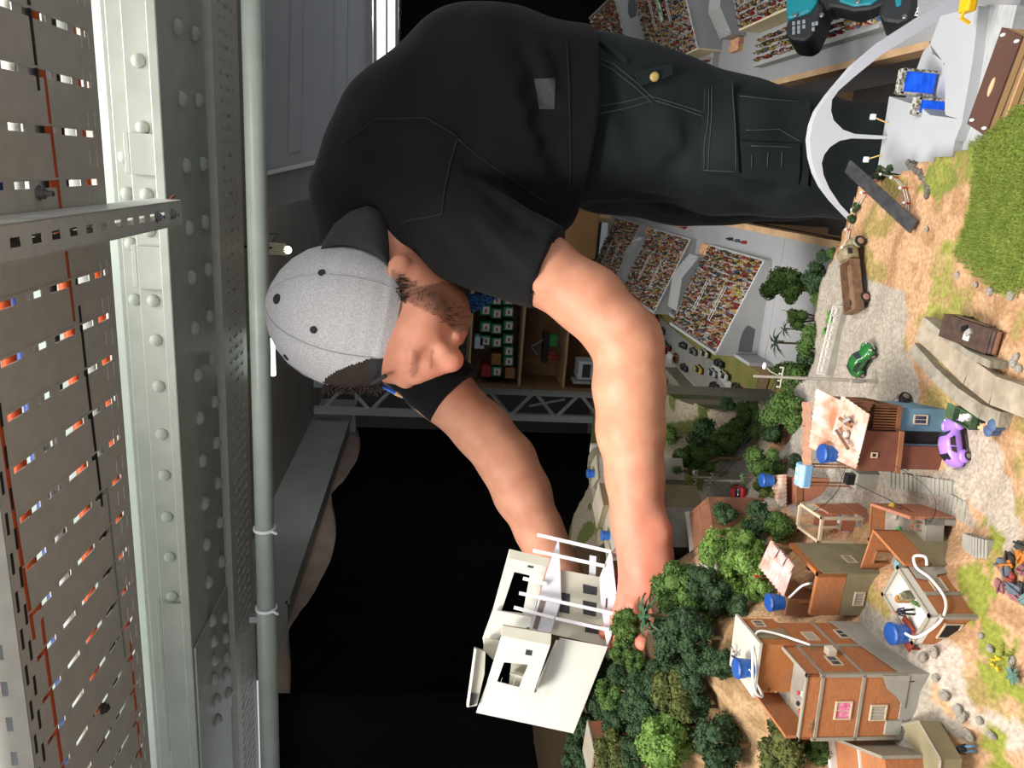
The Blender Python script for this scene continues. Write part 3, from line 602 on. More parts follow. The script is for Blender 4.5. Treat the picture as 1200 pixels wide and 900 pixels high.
def stand(side, Y0, Y1, xf, xb, zf, zb, label, lab2, single=0, rows=17, hole=None, base=LOWZ):
    """side=+1: seats face +X (left stand), -1: seats face -X (right stand); xf front x, xb back x"""
    root = thing('grandstand', label, 'grandstand', ((xf + xb) / 2, Y0, base), 'avenue grandstands')
    mb = MB(); dx = (xb - xf) / rows; dz = (zb - zf) / rows
    for k in range(rows):
        a, b = sorted((xf + k * dx, xf + (k + 1) * dx)); mb.box(a, b, Y0 + .004, Y1 - .004, base, zf + k * dz)
    mb.build('seat_tiers', m_conc, root)
    for yy, nm in ((Y0, 'end_wall'), (Y1 - .004, 'end_wall')):
        pts = [(xf, yy, base), (xf, yy, zf + .004), (xb, yy, zb + .006), (xb, yy, base)]
        mb = MB(); mb.prism(pts if side > 0 else pts[::-1], (0, .004, 0)); e = mb.build(nm, m_conc, root)
        if yy == Y0:     # half-round opening under the upper seats
            w_ = abs(xb - xf); s = -side; cx = xb - s * .004; zc = zb - .055; pg = []
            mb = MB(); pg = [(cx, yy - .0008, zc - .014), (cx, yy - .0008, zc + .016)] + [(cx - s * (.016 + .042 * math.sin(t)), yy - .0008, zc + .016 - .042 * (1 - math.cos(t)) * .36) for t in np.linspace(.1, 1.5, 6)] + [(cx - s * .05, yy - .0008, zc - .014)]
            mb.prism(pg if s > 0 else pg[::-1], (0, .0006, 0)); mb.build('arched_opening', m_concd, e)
            mb = MB(); mb.tube([(xf, yy - .001, zf + .008), (xb, yy - .001, zb + .010)], .0012, 5); mb.build('stair_rail', m_white, e)
    mb = MB(); a, b = sorted((xb, xb - side * .006)); mb.box(a, b, Y0, Y1, base, zb + .010); mb.build('back_wall', m_conc, root)
    mb = MB(); a, b = sorted((xf, xf + side * .004)); mb.box(a, b, Y0, Y1, base, zf + .006); mb.build('front_wall', m_conc if side > 0 else m_cream, root)
    for f in (.33, .66):
        yy = Y0 + (Y1 - Y0) * f
        for off in (-.006, .006):
            mb = MB(); mb.tube([(xf + (xb - xf) * .35, yy + off, zf + (zb - zf) * .35 + .012), (xf + (xb - xf) * .75, yy + off, zf + (zb - zf) * .75 + .012)], .0009, 5); mb.build('aisle_rail', m_white, root)
    pts = []
    for k in range(rows):
        for yy in np.arange(Y0 + .006 + rs.uniform(0, .006), Y1 - .006, .0060):
            if abs(((yy - Y0) / (Y1 - Y0)) % .333 - .33) < .006 and rs.rand() < .8: continue
            if rs.rand() < .06: continue
            pts.append((xf + (k + .5) * dx + rs.uniform(-.004, .004), yy + rs.uniform(-.0025, .0025), zf + k * dz + .0002 + rs.uniform(0, .0022)))
    pts.sort(key=lambda p: proj(p)[2]); yaw = 0 if side > 0 else math.pi
    for k, p in enumerate(pts[:single]):
        o = bpy.data.objects.new('spectator', fig_meshes[rs.randint(10)]); SC.collection.objects.link(o); o.location = p; o.rotation_euler = (0, 0, yaw + rs.uniform(-.4, .4)); h = rs.uniform(.9, 1.2); o.scale = (h, h, h)
        _props(o, 'tiny painted onlooker seated at the end of the grandstand behind the street trees', 'figurine', 'onlookers on the grandstand behind the street trees')
    o = crowd_stuff('seated_crowd', pts[single:], yaw); _props(o, lab2, 'crowd', kind='stuff')
    return root
xf, xb = -.141, -.338
stand(1, 1.478, 1.80, xf, xb, .562, .632, 'grey grandstand packed with tiny painted spectators behind the street trees', 'dense crowd of tiny painted figures filling the grandstand behind the street trees', single=300)
stand(1, 1.94, 2.32, xf, xb, .562, .632, 'grandstand full of figures between two grey towers beside the market stalls', 'dense crowd of tiny painted figures on the grandstand beside the market stalls')
stand(1, 2.44, 2.80, xf, xb, .562, .632, 'last grandstand of the street row, beside the elbow and the cardboard box', 'dense crowd of tiny figures on the grandstand beside the elbow')
def tower(side, Y, xf, label, zb=.60):
    r = thing('stand_tower', label, 'tower', (xf, Y, ZA)); q = Fr((xf, Y, ZA), (-side, 0, 0), (0, 1, 0))
    mb = MB(); mb.prism([q.p(0.03, 0, 0), q.p(.17, 0, 0), q.p(.17, 0, .075), q.p(.085, 0, .072), q.p(.03, 0, .035)], (0, .075, 0)); mb.build('tower_body', m_conc, r)
    for k in range(5):
        mb = MB(); b = q.p(.035 + .004 * k, .008 + k * .0145, .036); mb.tube([b, b + V3(0, 0, .016)], [.0022, .0016], 6); mb.tube([b + V3(-.005, 0, .006), b + V3(.005, 0, .006)], .0013, 5); mb.build('finial_post', m_white, r)
    mb = MB(); c = q.p(.11, -.001, .03); mb.box(-.002, .002, -.001, .001, -.018, .026, Fr(c)); mb.build('tower_slit', M('slit_brown', (130, 96, 80), .7), r)
    mb = MB(); mb.box(0.0, .028, .01, .066, 0, .012, q); mb.build('poster_base', M('poster_mix', (214, 130, 140), .6, nz=(90, 2.5), rgb2=(230, 196, 120)), r)
tower(1, 1.81, -.141, 'grey tower with white finials between the tree side grandstand and its neighbour')
tower(1, 2.335, -.141, 'grey tower with white finials beside the grandstand at the elbow')
# right hand stands
xf2, xb2 = .33, .56
stand(-1, 1.19, 1.69, xf2, xb2, .605, .70, 'grandstand full of figures with the cordless drill lying on it', 'dense crowd of tiny figures on the grandstand under the drill', base=ZA)
stand(-1, 1.95, 2.36, xf2, xb2, .605, .70, 'grandstand with green banner strip beside the belt loop', 'dense crowd of tiny figures on the grandstand with the green banner', base=ZA)
stand(-1, 2.55, 2.95, xf2, xb2, .605, .70, 'grandstand half hidden by the hip', 'dense crowd of tiny figures on the grandstand beside the hip', base=ZA)
tower(-1, 1.80, .31, 'grey tower with white finials next to the stand holding the drill'); tower(-1, 2.43, .31, 'grey tower with white finials behind the belt loop')
for Y0, Y1, lb in ((1.2, 1.68, 'low front box row of tiny figures below the stand with the drill'), (1.96, 2.34, 'low front box row of tiny figures below the stand with the green banner')):
    r = thing('box_row', lb, 'seating', (.29, Y0, ZA)); mb = MB(); mb.box(.262, .325, Y0, Y1, ZA, ZA + .016); mb.build('box_floor', m_conc, r); mb = MB(); mb.box(.256, .262, Y0, Y1, ZA, ZA + .022); mb.build('box_parapet', m_conc, r)
    o = crowd_stuff('box_crowd', [(.27 + .013 * i + rs.uniform(-.002, .002), yy, ZA + .0165) for i in range(4) for yy in np.arange(Y0 + .01, Y1 - .01, .0075)], math.pi); _props(o, 'crowd of tiny figures in the ' + lb.split(' of tiny figures ')[0] + (' below the drill' if Y0 < 1.5 else ' below the green banner'), 'crowd', kind='stuff')
mb = MB(); mb.box(.40, .50, 2.14, 2.17, .0, .0006, Fr((0, 0, .655), (1, 0, .42), (0, 1, 0), (-.42, 0, 1))); 
mb.v = [(x, y, z - .40 * .0) for x, y, z in mb.v]
gb = MB(); q = Fr((.42, 2.13, .605 + .095 * (.09 / .23) + .013), (1, 0, .413), (0, 1, 0), (-.38, 0, .92)); gb.box(0, .07, 0, .03, 0, .001, q); gb.build('banner', M('banner_green', (40, 120, 60), .6, nz=(60, 2), rgb2=(230, 232, 225)), None, label='green and white banner strip laid over a grandstand crowd', cat='banner', loc=q.o)
# a figure row with barrier along the left avenue edge
for k, (Y, c) in enumerate(((1.62, 1), (1.66, 7), (1.70, 2), (1.99, 3), (2.03, 8), (2.07, 0), (2.2, 5))):
    o = bpy.data.objects.new('marshal_figure', fig_meshes[c]); SC.collection.objects.link(o); o.location = (-.115, Y, ZA); o.scale = (1.3, 1.3, 1.5); _props(o, 'tiny figure standing on the grey avenue board below the street row of stands', 'figurine', 'figures on the avenue board')
# ------------------------------------------------------------------ big parabolic arch with central spike
YA = .905
outer = [(1004, 264), (990, 250), (976, 235), (964, 219), (956, 203), (951, 184), (949, 164), (952, 146), (958, 130), (972, 110), (1000, 77), (1033, 49), (1080, 19), (1117, -2), (1160, -26)]
inner = [(1176, -18), (1133, 5), (1083, 34), (1033, 64), (1000, 91), (983, 106), (975, 117), (974, 130), (977, 141), (988, 152), (1002, 157), (1034, 159), (1048, 161), (1034, 163), (999, 162), (984, 165), (973, 172), (966, 181), (963, 191), (965, 205), (972, 221), (984, 239), (1000, 256), (1010, 265)]
ar = thing('avenue_arch', 'tall white parabolic arch with a central spike in front of the trouser leg', 'arch', PY(1040, 162, YA))
mb = MB(); mb.prism([PY(x, y, YA) for x, y in outer + inner], (0, .011, 0)); mb.build('arch_body', M('arch_white', (192, 194, 200), .5), ar)
# stage and museum block under the arch
sg = thing('stage_block', 'smooth white stage building with a curved wall beneath the tall arch', 'building', G(1080, 160, .55))
m_stage = M('stage_white', (176, 178, 182), .55, nz=(12, 1), rgb2=(168, 170, 174))
def gp(mbx, pix, z, h): return mbx.prism([G(x, y, z) for x, y in pix], (0, 0, -h))
mb = gp(MB(), [(1042, 113), (1079, 125), (1090, 135), (1122, 139), (1119, 165), (1113, 197), (1060, 205), (1028, 200)], .70, .18); mb.build('stage_podium', m_stage, sg)
mb = gp(MB(), [(1102, 19), (1147, 7), (1140, 70), (1127, 145), (1119, 165), (1122, 139), (1108, 135), (1107, 75), (1090, 52)], .702, .18); mb.build('stage_wing', m_stage, sg)
mb = gp(MB(), [(1147, 5), (1192, 6), (1156, 160), (1128, 180), (1118, 172)], .69, .15); mb.build('wavy_forecourt', M('forecourt', (176, 178, 178), .7, nz=(70, 2), rgb2=(160, 162, 164), stretch=(1, 4, 1)), sg)
mb = MB(); pts = [(1090, 52), (1094, 66), (1107, 76), (1110, 92), (1109, 135)]
for a, b in zip(pts[:-1], pts[1:]): 
    A_, B_ = G(a[0], a[1], .70), G(b[0], b[1], .70); mb.prism([A_, B_, B_ + V3(.004, .004, 0), A_ + V3(.004, .004, 0)], (0, 0, -.06))
mb.build('curved_wall', m_stage, sg)
mb = gp(MB(), [(1060, 118), (1082, 60), (1090, 52), (1107, 76), (1109, 138), (1090, 135)], .668, .12); mb.build('stage_floor', m_stage, sg)
m_led = M('screen_blue', (30, 90, 220), .4, nz=(40, 2), rgb2=(10, 40, 130), emit=.55, stretch=(1, 1, 4))
for (x0, y0, x1, y1, Y, lb) in ((1059, 84, 1094, 113, .945, 'large blue video screen in a white truss frame beside the stage'), (1076, 117, 1106, 137, .915, 'smaller blue video screen half sunk behind the stage')):
    Y = G(x1, y1, .672)[1]; a, b, c = PY(x1, y1, Y), PY(x1, y0, Y), PY(x0, y0, Y)
    r = thing('video_screen', lb, 'screen', a); q = Fr(a); L = b[0] - a[0]; H = c[2] - a[2]
    mb = MB(); mb.box(.003, L - .002, 0, .004, .002, H - .003, q); mb.build('screen_panel', m_led, r)
    mb = MB(); mb.box(-.001, .002, -.002, .006, 0, H, q); mb.box(L - .002, L + .001, -.002, .006, 0, H, q); mb.box(0, L, -.002, .006, H - .003, H + .003, q); mb.build('truss_frame', M('truss_small', (190, 186, 176), .6, nz=(300, 3), rgb2=(80, 78, 74)), r)
for a, b, lb in (((1023, 137), (1040, 147), 'white pin lamp on a thin stick at the stage edge, next to the screens'), ((1015, 187), (1036, 177), 'white pin lamp on a thin stick at the stage edge, next to the steel bar')):
    A_, B_ = PY(b[0], b[1], .905), PY(a[0], a[1], .92); r = thing('pin_lamp', lb, 'lamp', A_)
    mb = MB(); mb.tube([A_ + V3(0, 0, -.01), B_], .0008, 6); mb.build('pin', M('brass_pin', (206, 170, 100), .4), r); mb = MB(); mb.box(-.0035, .0035, -.003, .003, -.0028, .0028, Fr(B_)); mb.build('pin_head', m_white, r, bevel=.001)
# dark steel bar lying across the sandy lookout
A_, B_ = G(995, 195, .765), G(1072, 266, .752); ax = (B_ - A_) / np.linalg.norm(B_ - A_); bx = np.cross((0, 0, 1), ax); bx /= np.linalg.norm(bx)
q = Fr(A_, ax, bx, np.cross(ax, bx)); L = np.linalg.norm(B_ - A_)
mb = MB(); mb.box(0, L, -.0075, .0075, 0, .003, q); mb.build('steel_bar', M('dark_steel', (74, 74, 76), .4, nz=(120, 2), rgb2=(92, 92, 94), metal=.5), None, label='flat dark steel bar lying across the sandy lookout', cat='bar', loc=A_, bevel=.0006)
# lookout fence: red and white posts with rails
fpx = [(990, 290), (993, 269), (1000, 246), (1012, 226), (1027, 212), (1042, 205), (1056, 209), (1067, 221), (1073, 239), (1075, 262)]
fz = [G(x, y, .735) for x, y in fpx]; fr_ = thing('lookout_fence', 'low rail fence with red and white posts round the sandy lookout', 'fence', fz[4])
for k, p in enumerate(fz):
    zz = hz(p[0], p[1]); mb = MB(); mb.tube([(p[0], p[1], zz - .002), (p[0], p[1], zz + .007)], .0012, 6); mb.build('post_red', M('post_red', (176, 50, 44), .5), fr_); mb = MB(); mb.ball((p[0], p[1], zz + .009), .0019, nu=6, nv=4); mb.build('post_cap', m_white, fr_)
    if k:
        a = fz[k - 1]; za = hz(a[0], a[1])
        for h in (.003, .006):
            mb = MB(); mb.tube([(a[0], a[1], za + h), (p[0], p[1], zz + h)], .0005, 4); mb.build('rail', m_conc, fr_)
# stone revetment of the lookout
pts = [G(1068, 192, .735), G(1078, 200, .735), G(1088, 210, .738), G(1092, 222, .74), G(1090, 232, .742)]
r = thing('stone_wall', 'small dark rubble wall curving round the sandy lookout', 'wall', pts[2]); m_rub = M('rubble', (112, 106, 96), .9, nz=(200, 1.5), rgb2=(78, 74, 68))
for a, b in zip(pts[:-1], pts[1:]):
    for t in np.linspace(0, 1, 4)[:-1]:
        for h in range(3):
            c = a + (b - a) * (t + .1 * (h % 2)); mb = MB(); mb.ball((c[0] + rs.uniform(-.001, .001), c[1], c[2] - .006 + h * .005), (.0042, .0036, .003), nu=6, nv=4); mb.build('rubble_stone', m_rub, r)
# dark film-faced plywood lid with pale layered edge
c1, c2, c3, c4 = G(1174, 32, .742), G(1212, 34, .742), G(1154, 159, .742), G(1133, 145, .742)
c2 = c1 + (c3 - c4) * 1.0
r = thing('plywood_lid', 'dark brown faced plywood lid with pale layered edge beside the grass', 'lid', (c4 + c3) / 2 - V3(0, 0, .03))
mb = MB(); mb.prism([c1, c2, c3, c4], (0, 0, -.002)); mb.build('lid_face', M('film_face', (96, 70, 60), .25, nz=(8, 1), rgb2=(84, 60, 54), coat=.3), r)
for k in range(5):
    mb = MB(); e = .0012 * (k % 2); mb.prism([c + V3(0, e, -.002 - k * .006) for c in (c1, c2, c3, c4)], (0, 0, -.006)); mb.build('ply_layer', m_wood if k % 2 else M('ply_dark', (186, 148, 104), .6), r)
for f, g_ in ((.06, .16), (.94, .16), (.06, .84), (.94, .84)):
    c = c4 + (c1 - c4) * f + (c3 - c4) * g_; mb = MB(); mb.ball(c, (.003, .0016, .0008), Fr(c, *(((c1 - c4) / np.linalg.norm(c1 - c4)), V3(0, 0, 0)))); mb = MB(); mb.ball(c, (.0016, .0035, .0008)); mb.build('slot_plug', m_white, r, smooth=True)
c = c4 + (c1 - c4) * .45 + (c3 - c4) * .5; mb = MB(); mb.ball(c, (.009, .0025, .002), Fr(c, (c1 - c4) / np.linalg.norm(c1 - c4), (c3 - c4) / np.linalg.norm(c3 - c4))); mb.build('finger_grip', m_wood, r, smooth=True)
# yellow excavator fragment at the edge of the stage wing
p = G(1140, -2, .72); r = thing('yellow_digger', 'bright yellow toy machine at the end of the white arch', 'toy', p)
mb = MB(); mb.box(-.014, .02, -.01, .006, 0, .01, Fr(p)); mb.build('digger_body', M('digger_yellow', (226, 176, 30), .4), r, bevel=.002); mb = MB(); mb.tube([p + V3(-.012, -.004, .008), p + V3(-.02, -.006, .012), p + V3(-.024, -.006, .002)], .002, 6); mb.build('digger_arm', M('digger_yellow', (226, 176, 30), .4), r)
# ------------------------------------------------------------------ cordless drill on the right stand
O = P(1002, -6, 1.18); def_ax = P(1090, -22, 1.14) - P(925, 10, 1.26); def_ax /= np.linalg.norm(def_ax)
camf = ray(600, 450); bk = camf - def_ax * (camf @ def_ax); bk /= np.linalg.norm(bk); upv = np.cross(def_ax, bk)
# drill drawn in photo pixels on its own plane through O (normal bk), then given thickness
def DP(x, y, off=0.0):
    rr = ray(x, y); t = ((O - CAM) @ bk + off) / (rr @ bk); return CAM + rr * t
dr = thing('cordless_drill', 'teal and black cordless drill lying across a grandstand', 'drill', DP(950, 47, .02))
m_teal = M('tool_teal', (20, 132, 146), .4); m_tbk = M('tool_black', (34, 36, 40), .55)
def dpart(nm, pix, o0, o1, mat, bev=.004, parent=None):
    mb = MB(); pts = [DP(x, y, o0) for x, y in pix]; mb.prism(pts, bk * (o1 - o0)); return mb.build(nm, mat, parent or dr, bevel=bev)
dpart('motor_housing', [(920, -12), (957, -12), (958, 2), (950, 14), (936, 20), (921, 24)], -.03, .03, m_teal, .006)
dpart('vent_cap', [(921, 24), (936, 18), (950, 14), (958, 0), (966, 8), (960, 24), (952, 42), (942, 49), (926, 47), (920, 40)], -.032, .032, m_tbk, .006)
dpart('handle', [(958, 0), (966, -12), (1046, -12), (1040, 4), (1020, 12), (1000, 14), (985, 10), (972, 8), (966, 16)], -.02, .02, m_tbk, .006)
dpart('handle_inlay', [(982, 2), (1000, 8), (1020, 6), (1036, -6), (1030, -10), (984, -4)], -.022, .022, m_teal, .004)
dpart('battery_foot', [(1030, 12), (1036, -12), (1062, -12), (1074, 0), (1068, 22), (1052, 28), (1036, 26), (1030, 20)], -.035, .035, m_tbk, .008)
dpart('foot_inlay', [(1047, -10), (1058, -10), (1056, 6), (1050, 8)], -.037, .0, m_teal, .002)
dpart('battery', [(1064, -12), (1092, -12), (1086, 12), (1070, 26), (1066, 22)], -.035, .035, m_blackp, .004)
for (x, y) in ((930, 27), (936, 26), (942, 25), (930, 33), (936, 32), (942, 31), (930, 38), (936, 37), (953, 28), (957, 27), (953, 34)):
    mb = MB(); c = DP(x, y, -.0325); mb.prism([DP(x - 1.6, y - 2, -.0325), DP(x + 1.6, y - 2, -.0325), DP(x + 1.4, y + 2.4, -.0325), DP(x - 1.8, y + 2.4, -.0325)], bk * .001); mb.build('vent_slot', M('vent_pale', (150, 156, 162), .4), dr)
for (x, y) in ((932, 18), (963, 18), (1005, 2), (1060, 20)):
    mb = MB(); c = DP(x, y, -.034); mb.lathe([(.0035, 0), (.0035, .002), (.002, .0025)], Fr(c, def_ax, upv, -bk), 10); mb.build('screw', m_steel, dr)
def text3d(s, o, ux, uz, size, mat, parent, name='lettering', depth=.0003):
    cu = bpy.data.curves.new(name, 'FONT'); cu.body = s; cu.size = size; cu.extrude = depth
    t = bpy.data.objects.new(name, cu); SC.collection.objects.link(t)
    ux = np.array(ux) / np.linalg.norm(ux); uz = np.array(uz) / np.linalg.norm(uz); n = np.cross(ux, uz)
    dg = bpy.context.evaluated_depsgraph_get(); me = bpy.data.meshes.new_from_object(t.evaluated_get(dg)); bpy.data.objects.remove(t)
    Mx = Matrix([[ux[i], uz[i], n[i], o[i] - (np.array(top_of(parent).location)[i] if parent else 0)] for i in range(3)] + [[0, 0, 0, 1]]); me.transform(Mx); me.materials.clear(); me.materials.append(mat)
    ob = bpy.data.objects.new(name, me); SC.collection.objects.link(ob); ob.parent = parent
    return ob
a, b = DP(1079, 20, -.0365), DP(1092, -14, -.0365); ux_ = b - a; uz_ = DP(1072, 18, -.0365) - a
text3d('makita', a, ux_, np.cross(-bk, ux_), .021, m_white, dr, 'battery_lettering')
# ------------------------------------------------------------------ under the tables: metal sheet, shelves of boxes
mb = MB(); mb.box(.235, .24, 1.0, 2.0, .30, .52); sheet = mb.build('metal_panel', M('metal_sheet', (196, 192, 194), .5), None, label='grey perforated sheet hanging under the table edge below the drill', cat='panel', loc=(.237, 1.5, .30))
for i in range(14):
    for j in range(2):
        mb = MB(); mb.box(.2335, .235, 1.02 + i * .03, 1.03 + i * .03, .455 + j * .025, .46 + j * .025); mb.build('perforation', m_blackp, sheet)
def box_shelf(x0, x1, y0, y1, z, label, n, grp):
    r = thing('under_shelf', label, 'shelf', ((x0 + x1) / 2, y0, z - .02)); mb = MB(); mb.box(x0, x1, y0, y1, z - .02, z); mb.build('shelf_board', m_woodp, r)
    [(MB().box(x0, x1, yy, yy + .015, 0, z - .02)).build('shelf_leg', m_woodp, r) for yy in (y0, y1 - .015)]
    ys_ = np.linspace(y0, y1, n + 1)
    for k in range(n):
        c = ((150, 40, 36), (140, 110, 76), (176, 140, 96), (60, 46, 38), (164, 128, 88))[(k * 3 + (k // 4)) % 5]; rr = thing('archive_box', ('dark red', 'brown', 'tan', 'blackish', 'light brown')[(k * 3 + (k // 4)) % 5] + ' box standing on the low shelf ' + label.split('shelf ')[1], 'box', ((x0 + x1) / 2, ys_[k], z), grp)
        mb = MB(); mb.box(x0 + .01, x1 - .01, ys_[k] + .002, ys_[k + 1] - .002, z, z + .14); mb.build('box_body', M('abox%d' % ((k * 3 + (k // 4)) % 5), c, .8), rr)
        mb = MB()
        for t in range(6): mb.box((x0 if x0 > 0 else x1 - .009), (x0 + .009 if x0 > 0 else x1), ys_[k] + .006, ys_[k + 1] - .006, z + .012 + t * .02, z + .018 + t * .02)
        mb.build('box_ribbing', M('box_rib', (86, 66, 48), .8), rr)
box_shelf(.26, .5, 1.15, 2.3, .24, 'low pine shelf under the table carrying the drill', 24, 'boxes under the drill table')
box_shelf(-.4, -.10, 1.25, 2.3, .22, 'low pine shelf under the table of the street trees', 22, 'boxes under the street tree table')
# ================================================================== HILLSIDE HOUSES (model favela)
b_or = MBrick('brick_orange', (178, 110, 64), (164, 98, 56), (150, 104, 74))
b_or2 = MBrick('brick_orange_plain', (172, 108, 60), (164, 102, 56), (158, 98, 58), wearamt=.5)
b_br = MBrick('brick_brown', (126, 72, 52), (112, 62, 46), (104, 64, 50), wearamt=.2)
b_rd = MBrick('brick_red', (166, 92, 66), (150, 80, 56), (170, 128, 104))
m_band = M('concrete_band', (150, 142, 126), .85, nz=(60, 1), rgb2=(128, 122, 108))
m_plast = M('plaster_grey', (156, 152, 142), .9, nz=(50, 1.2), rgb2=(134, 130, 120))
m_olive = M('plaster_olive', (138, 128, 98), .9, nz=(40, 1.2), rgb2=(116, 108, 82))
m_roofw = M('roof_white', (190, 185, 172), .8, nz=(40, 1.3), rgb2=(168, 163, 150))
m_whit = M('painted_white', (222, 218, 212), .7, nz=(50, 1), rgb2=(200, 196, 188))
m_pane = M('dark_pane', (50, 56, 66), .15, spec=.6); m_frame = M('window_frame_paint', (190, 172, 146), .7)
m_pink = M('pink_curtain', (196, 84, 122), .7, nz=(300, 2), rgb2=(220, 150, 170)); m_slat = M('shutter_grey', (150, 146, 140), .7)
m_tank = M('tank_blue', (38, 92, 168), .35); m_tank2 = M('tank_blue_dark', (28, 72, 142), .4)
m_hose = M('hose_white', (232, 228, 222), .4)
m_corr = M('corrugated_rusty', (204, 190, 178), .6, nz=(55, 1.8), rgb2=(168, 112, 82)); m_corrb = M('corrugated_brown', (122, 82, 58), .7, nz=(50, 1.4), rgb2=(96, 64, 46)); m_corrp = M('corrugated_pale', (206, 188, 190), .6, nz=(60, 1.5), rgb2=(184, 132, 112))
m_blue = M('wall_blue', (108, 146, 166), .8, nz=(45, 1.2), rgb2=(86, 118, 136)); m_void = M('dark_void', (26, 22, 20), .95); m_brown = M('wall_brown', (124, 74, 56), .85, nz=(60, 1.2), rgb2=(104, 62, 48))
m_tim = M('timber_weathered', (150, 100, 66), .8, nz=(60, 1), rgb2=(120, 78, 50)); m_screed = M('screed_floor', (140, 134, 124), .9, nz=(60, 1.3), rgb2=(112, 104, 94))
def topfr(fl, fr, zt, zb, adj=0.0):
    """frame of a block from the photo position of its top front edge (left end, right end)"""
    a, b = G(fl[0], fl[1], zt), G(fr[0], fr[1], zt); A = b - a; L = float(np.linalg.norm(A)); A /= L
    q = Fr((a[0], a[1], zb), A, (-A[1], A[0], 0)).rot(adj); return q, L
def basefr(pl, pr, z, adj=0.0): return topfr(pl, pr, z, z, adj)
def face(q, L, D, which):
    if which == 'front': return q
    if which == 'right': return Fr(q.p(L, 0, 0), q.B, -q.A, q.C)
    if which == 'left': return Fr(q.p(0, D, 0), -q.B, q.A, q.C)
    return Fr(q.p(L, D, 0), -q.A, -q.B, q.C)
def window(root, f, a, c, w_, h, kind='pane'):
    mb = MB(); t = .0012
    mb.box(a - t, a + w_ + t, -.0012, .0004, c - t, c, f); mb.box(a - t, a + w_ + t, -.0012, .0004, c + h, c + h + t, f)
    mb.box(a - t, a, -.0012, .0004, c, c + h, f); mb.box(a + w_, a + w_ + t, -.0012, .0004, c, c + h, f)
    o = mb.build('window', m_frame, root)
    mb = MB(); mb.box(a, a + w_, -.0005, .0003, c, c + h, f); mb.build('pane', {'pane': m_pane, 'pink': m_pink, 'slat': m_slat, 'void': m_void}[kind], o)
    mb = MB()
    if kind == 'slat':
        for k in range(4): mb.box(a + w_ * (k + .4) / 4, a + w_ * (k + .6) / 4, -.0009, -.0004, c, c + h, f)
    else: mb.box(a + w_ / 2 - .0003, a + w_ / 2 + .0003, -.0009, -.0004, c, c + h, f)
    if kind != 'void': mb.build('mullion', m_frame, o)
    return o
def blk(root, q, a0, a1, b0, b1, c0, c1, mat, name='wall_block'):
    mb = MB(); mb.box(a0, a1, b0, b1, c0, c1, q); return mb.build(name, mat, root)
def rim(root, q, a0, a1, b0, b1, c, h, t, mat, name='parapet', sides='flrb'):
    for s, bx in (('f', (a0, a1, b0, b0 + t)), ('b', (a0, a1, b1 - t, b1)), ('l', (a0, a0 + t, b0, b1)), ('r', (a1 - t, a1, b0, b1))):
        if s in sides: blk(root, q, *bx, c, c + h, mat, name)
def corr(root, quad, mat, name='corrugated_roof', waves=14, amp=.0007, t=.0008):
    """corrugated sheet on 4 world corners (waves run from edge 0-1 to edge 3-2)"""
    p = [np.array(c, float) for c in quad]; n = np.cross(p[1] - p[0], p[3] - p[0]); n /= np.linalg.norm(n)
    if n[2] < 0: n = -n
    N = waves * 4; vs = []; 
    for k in range(N + 1):
        u = k / N; o = n * amp * math.sin(u * waves * 6.283)
        a = p[0] + (p[1] - p[0]) * u + o; b = p[3] + (p[2] - p[3]) * u + o; vs += [a, b, a - n * t, b - n * t]
    fs = []
    for k in range(N):
        i, j = 4 * k, 4 * k + 4; fs += [(i, j, j + 1, i + 1), (i + 2, i + 3, j + 3, j + 2), (i, i + 2, j + 2, j), (i + 1, j + 1, j + 3, i + 3)]
    fs += [(0, 1, 3, 2), (4 * N, 4 * N + 2, 4 * N + 3, 4 * N + 1)]
    mb = MB(); mb.add(vs, fs); return mb.build(name, mat, root)
def tank(p, r, h, label, ax=None):
    t = thing('water_tank', label, 'water tank', p, 'blue rooftop water tanks'); q = Fr(p)
    mb = MB(); mb.lathe([(r * .86, 0), (r * .92, h * .45), (r * .97, h * .46), (r, h * .8)], q, 20); mb.build('tank_body', m_tank, t, smooth=False)
    mb = MB(); mb.lathe([(r * 1.06, h * .8), (r * 1.06, h * .88), (r * .9, h * .96), (r * .25, h), (.0002, h)], q, 20); mb.build('tank_lid', m_tank2, t)
    return t
def hose(pts, label, r=.0011):
    pts = [np.array(p, float) for p in pts]; n = len(pts); out = []
    for i in range(n - 1):
        p0, p1, p2, p3 = pts[max(i - 1, 0)], pts[i], pts[i + 1], pts[min(i + 2, n - 1)]
        for t in np.linspace(0, 1, 7)[:-1]: out.append(.5 * ((2 * p1) + (-p0 + p2) * t + (2 * p0 - 5 * p1 + 4 * p2 - p3) * t ** 2 + (-p0 + 3 * p1 - 3 * p2 + p3) * t ** 3))
    out.append(pts[-1]); mb = MB(); mb.tube(out, r, 7); return mb.build('water_hose', m_hose, None, smooth=True, label=label, cat='hose', loc=pts[0])
def house(name, label, q, L, D): return thing(name, label, 'house', q.p(L / 2, D / 2, 0))
def barrel(p, r, h, col, label, ax=(0, 0, 1)):
    mb = MB(); f = Fr(p) if ax == (0, 0, 1) else Fr(p, (0, 0, 1), np.cross(ax, (0, 0, 1)), ax)
    mb.lathe([(r * .9, 0), (r, h * .1), (r * 1.04, h * .33), (r, h * .36), (r * 1.04, h * .66), (r, h * .7), (r * .95, h)], f, 12); return mb.build('oil_drum', M('drum_%d_%d' % (col[0], col[1]), col, .6, nz=(200, 1.5), rgb2=tuple(int(c * .6) for c in col)), None, label=label, cat='drum', loc=p)
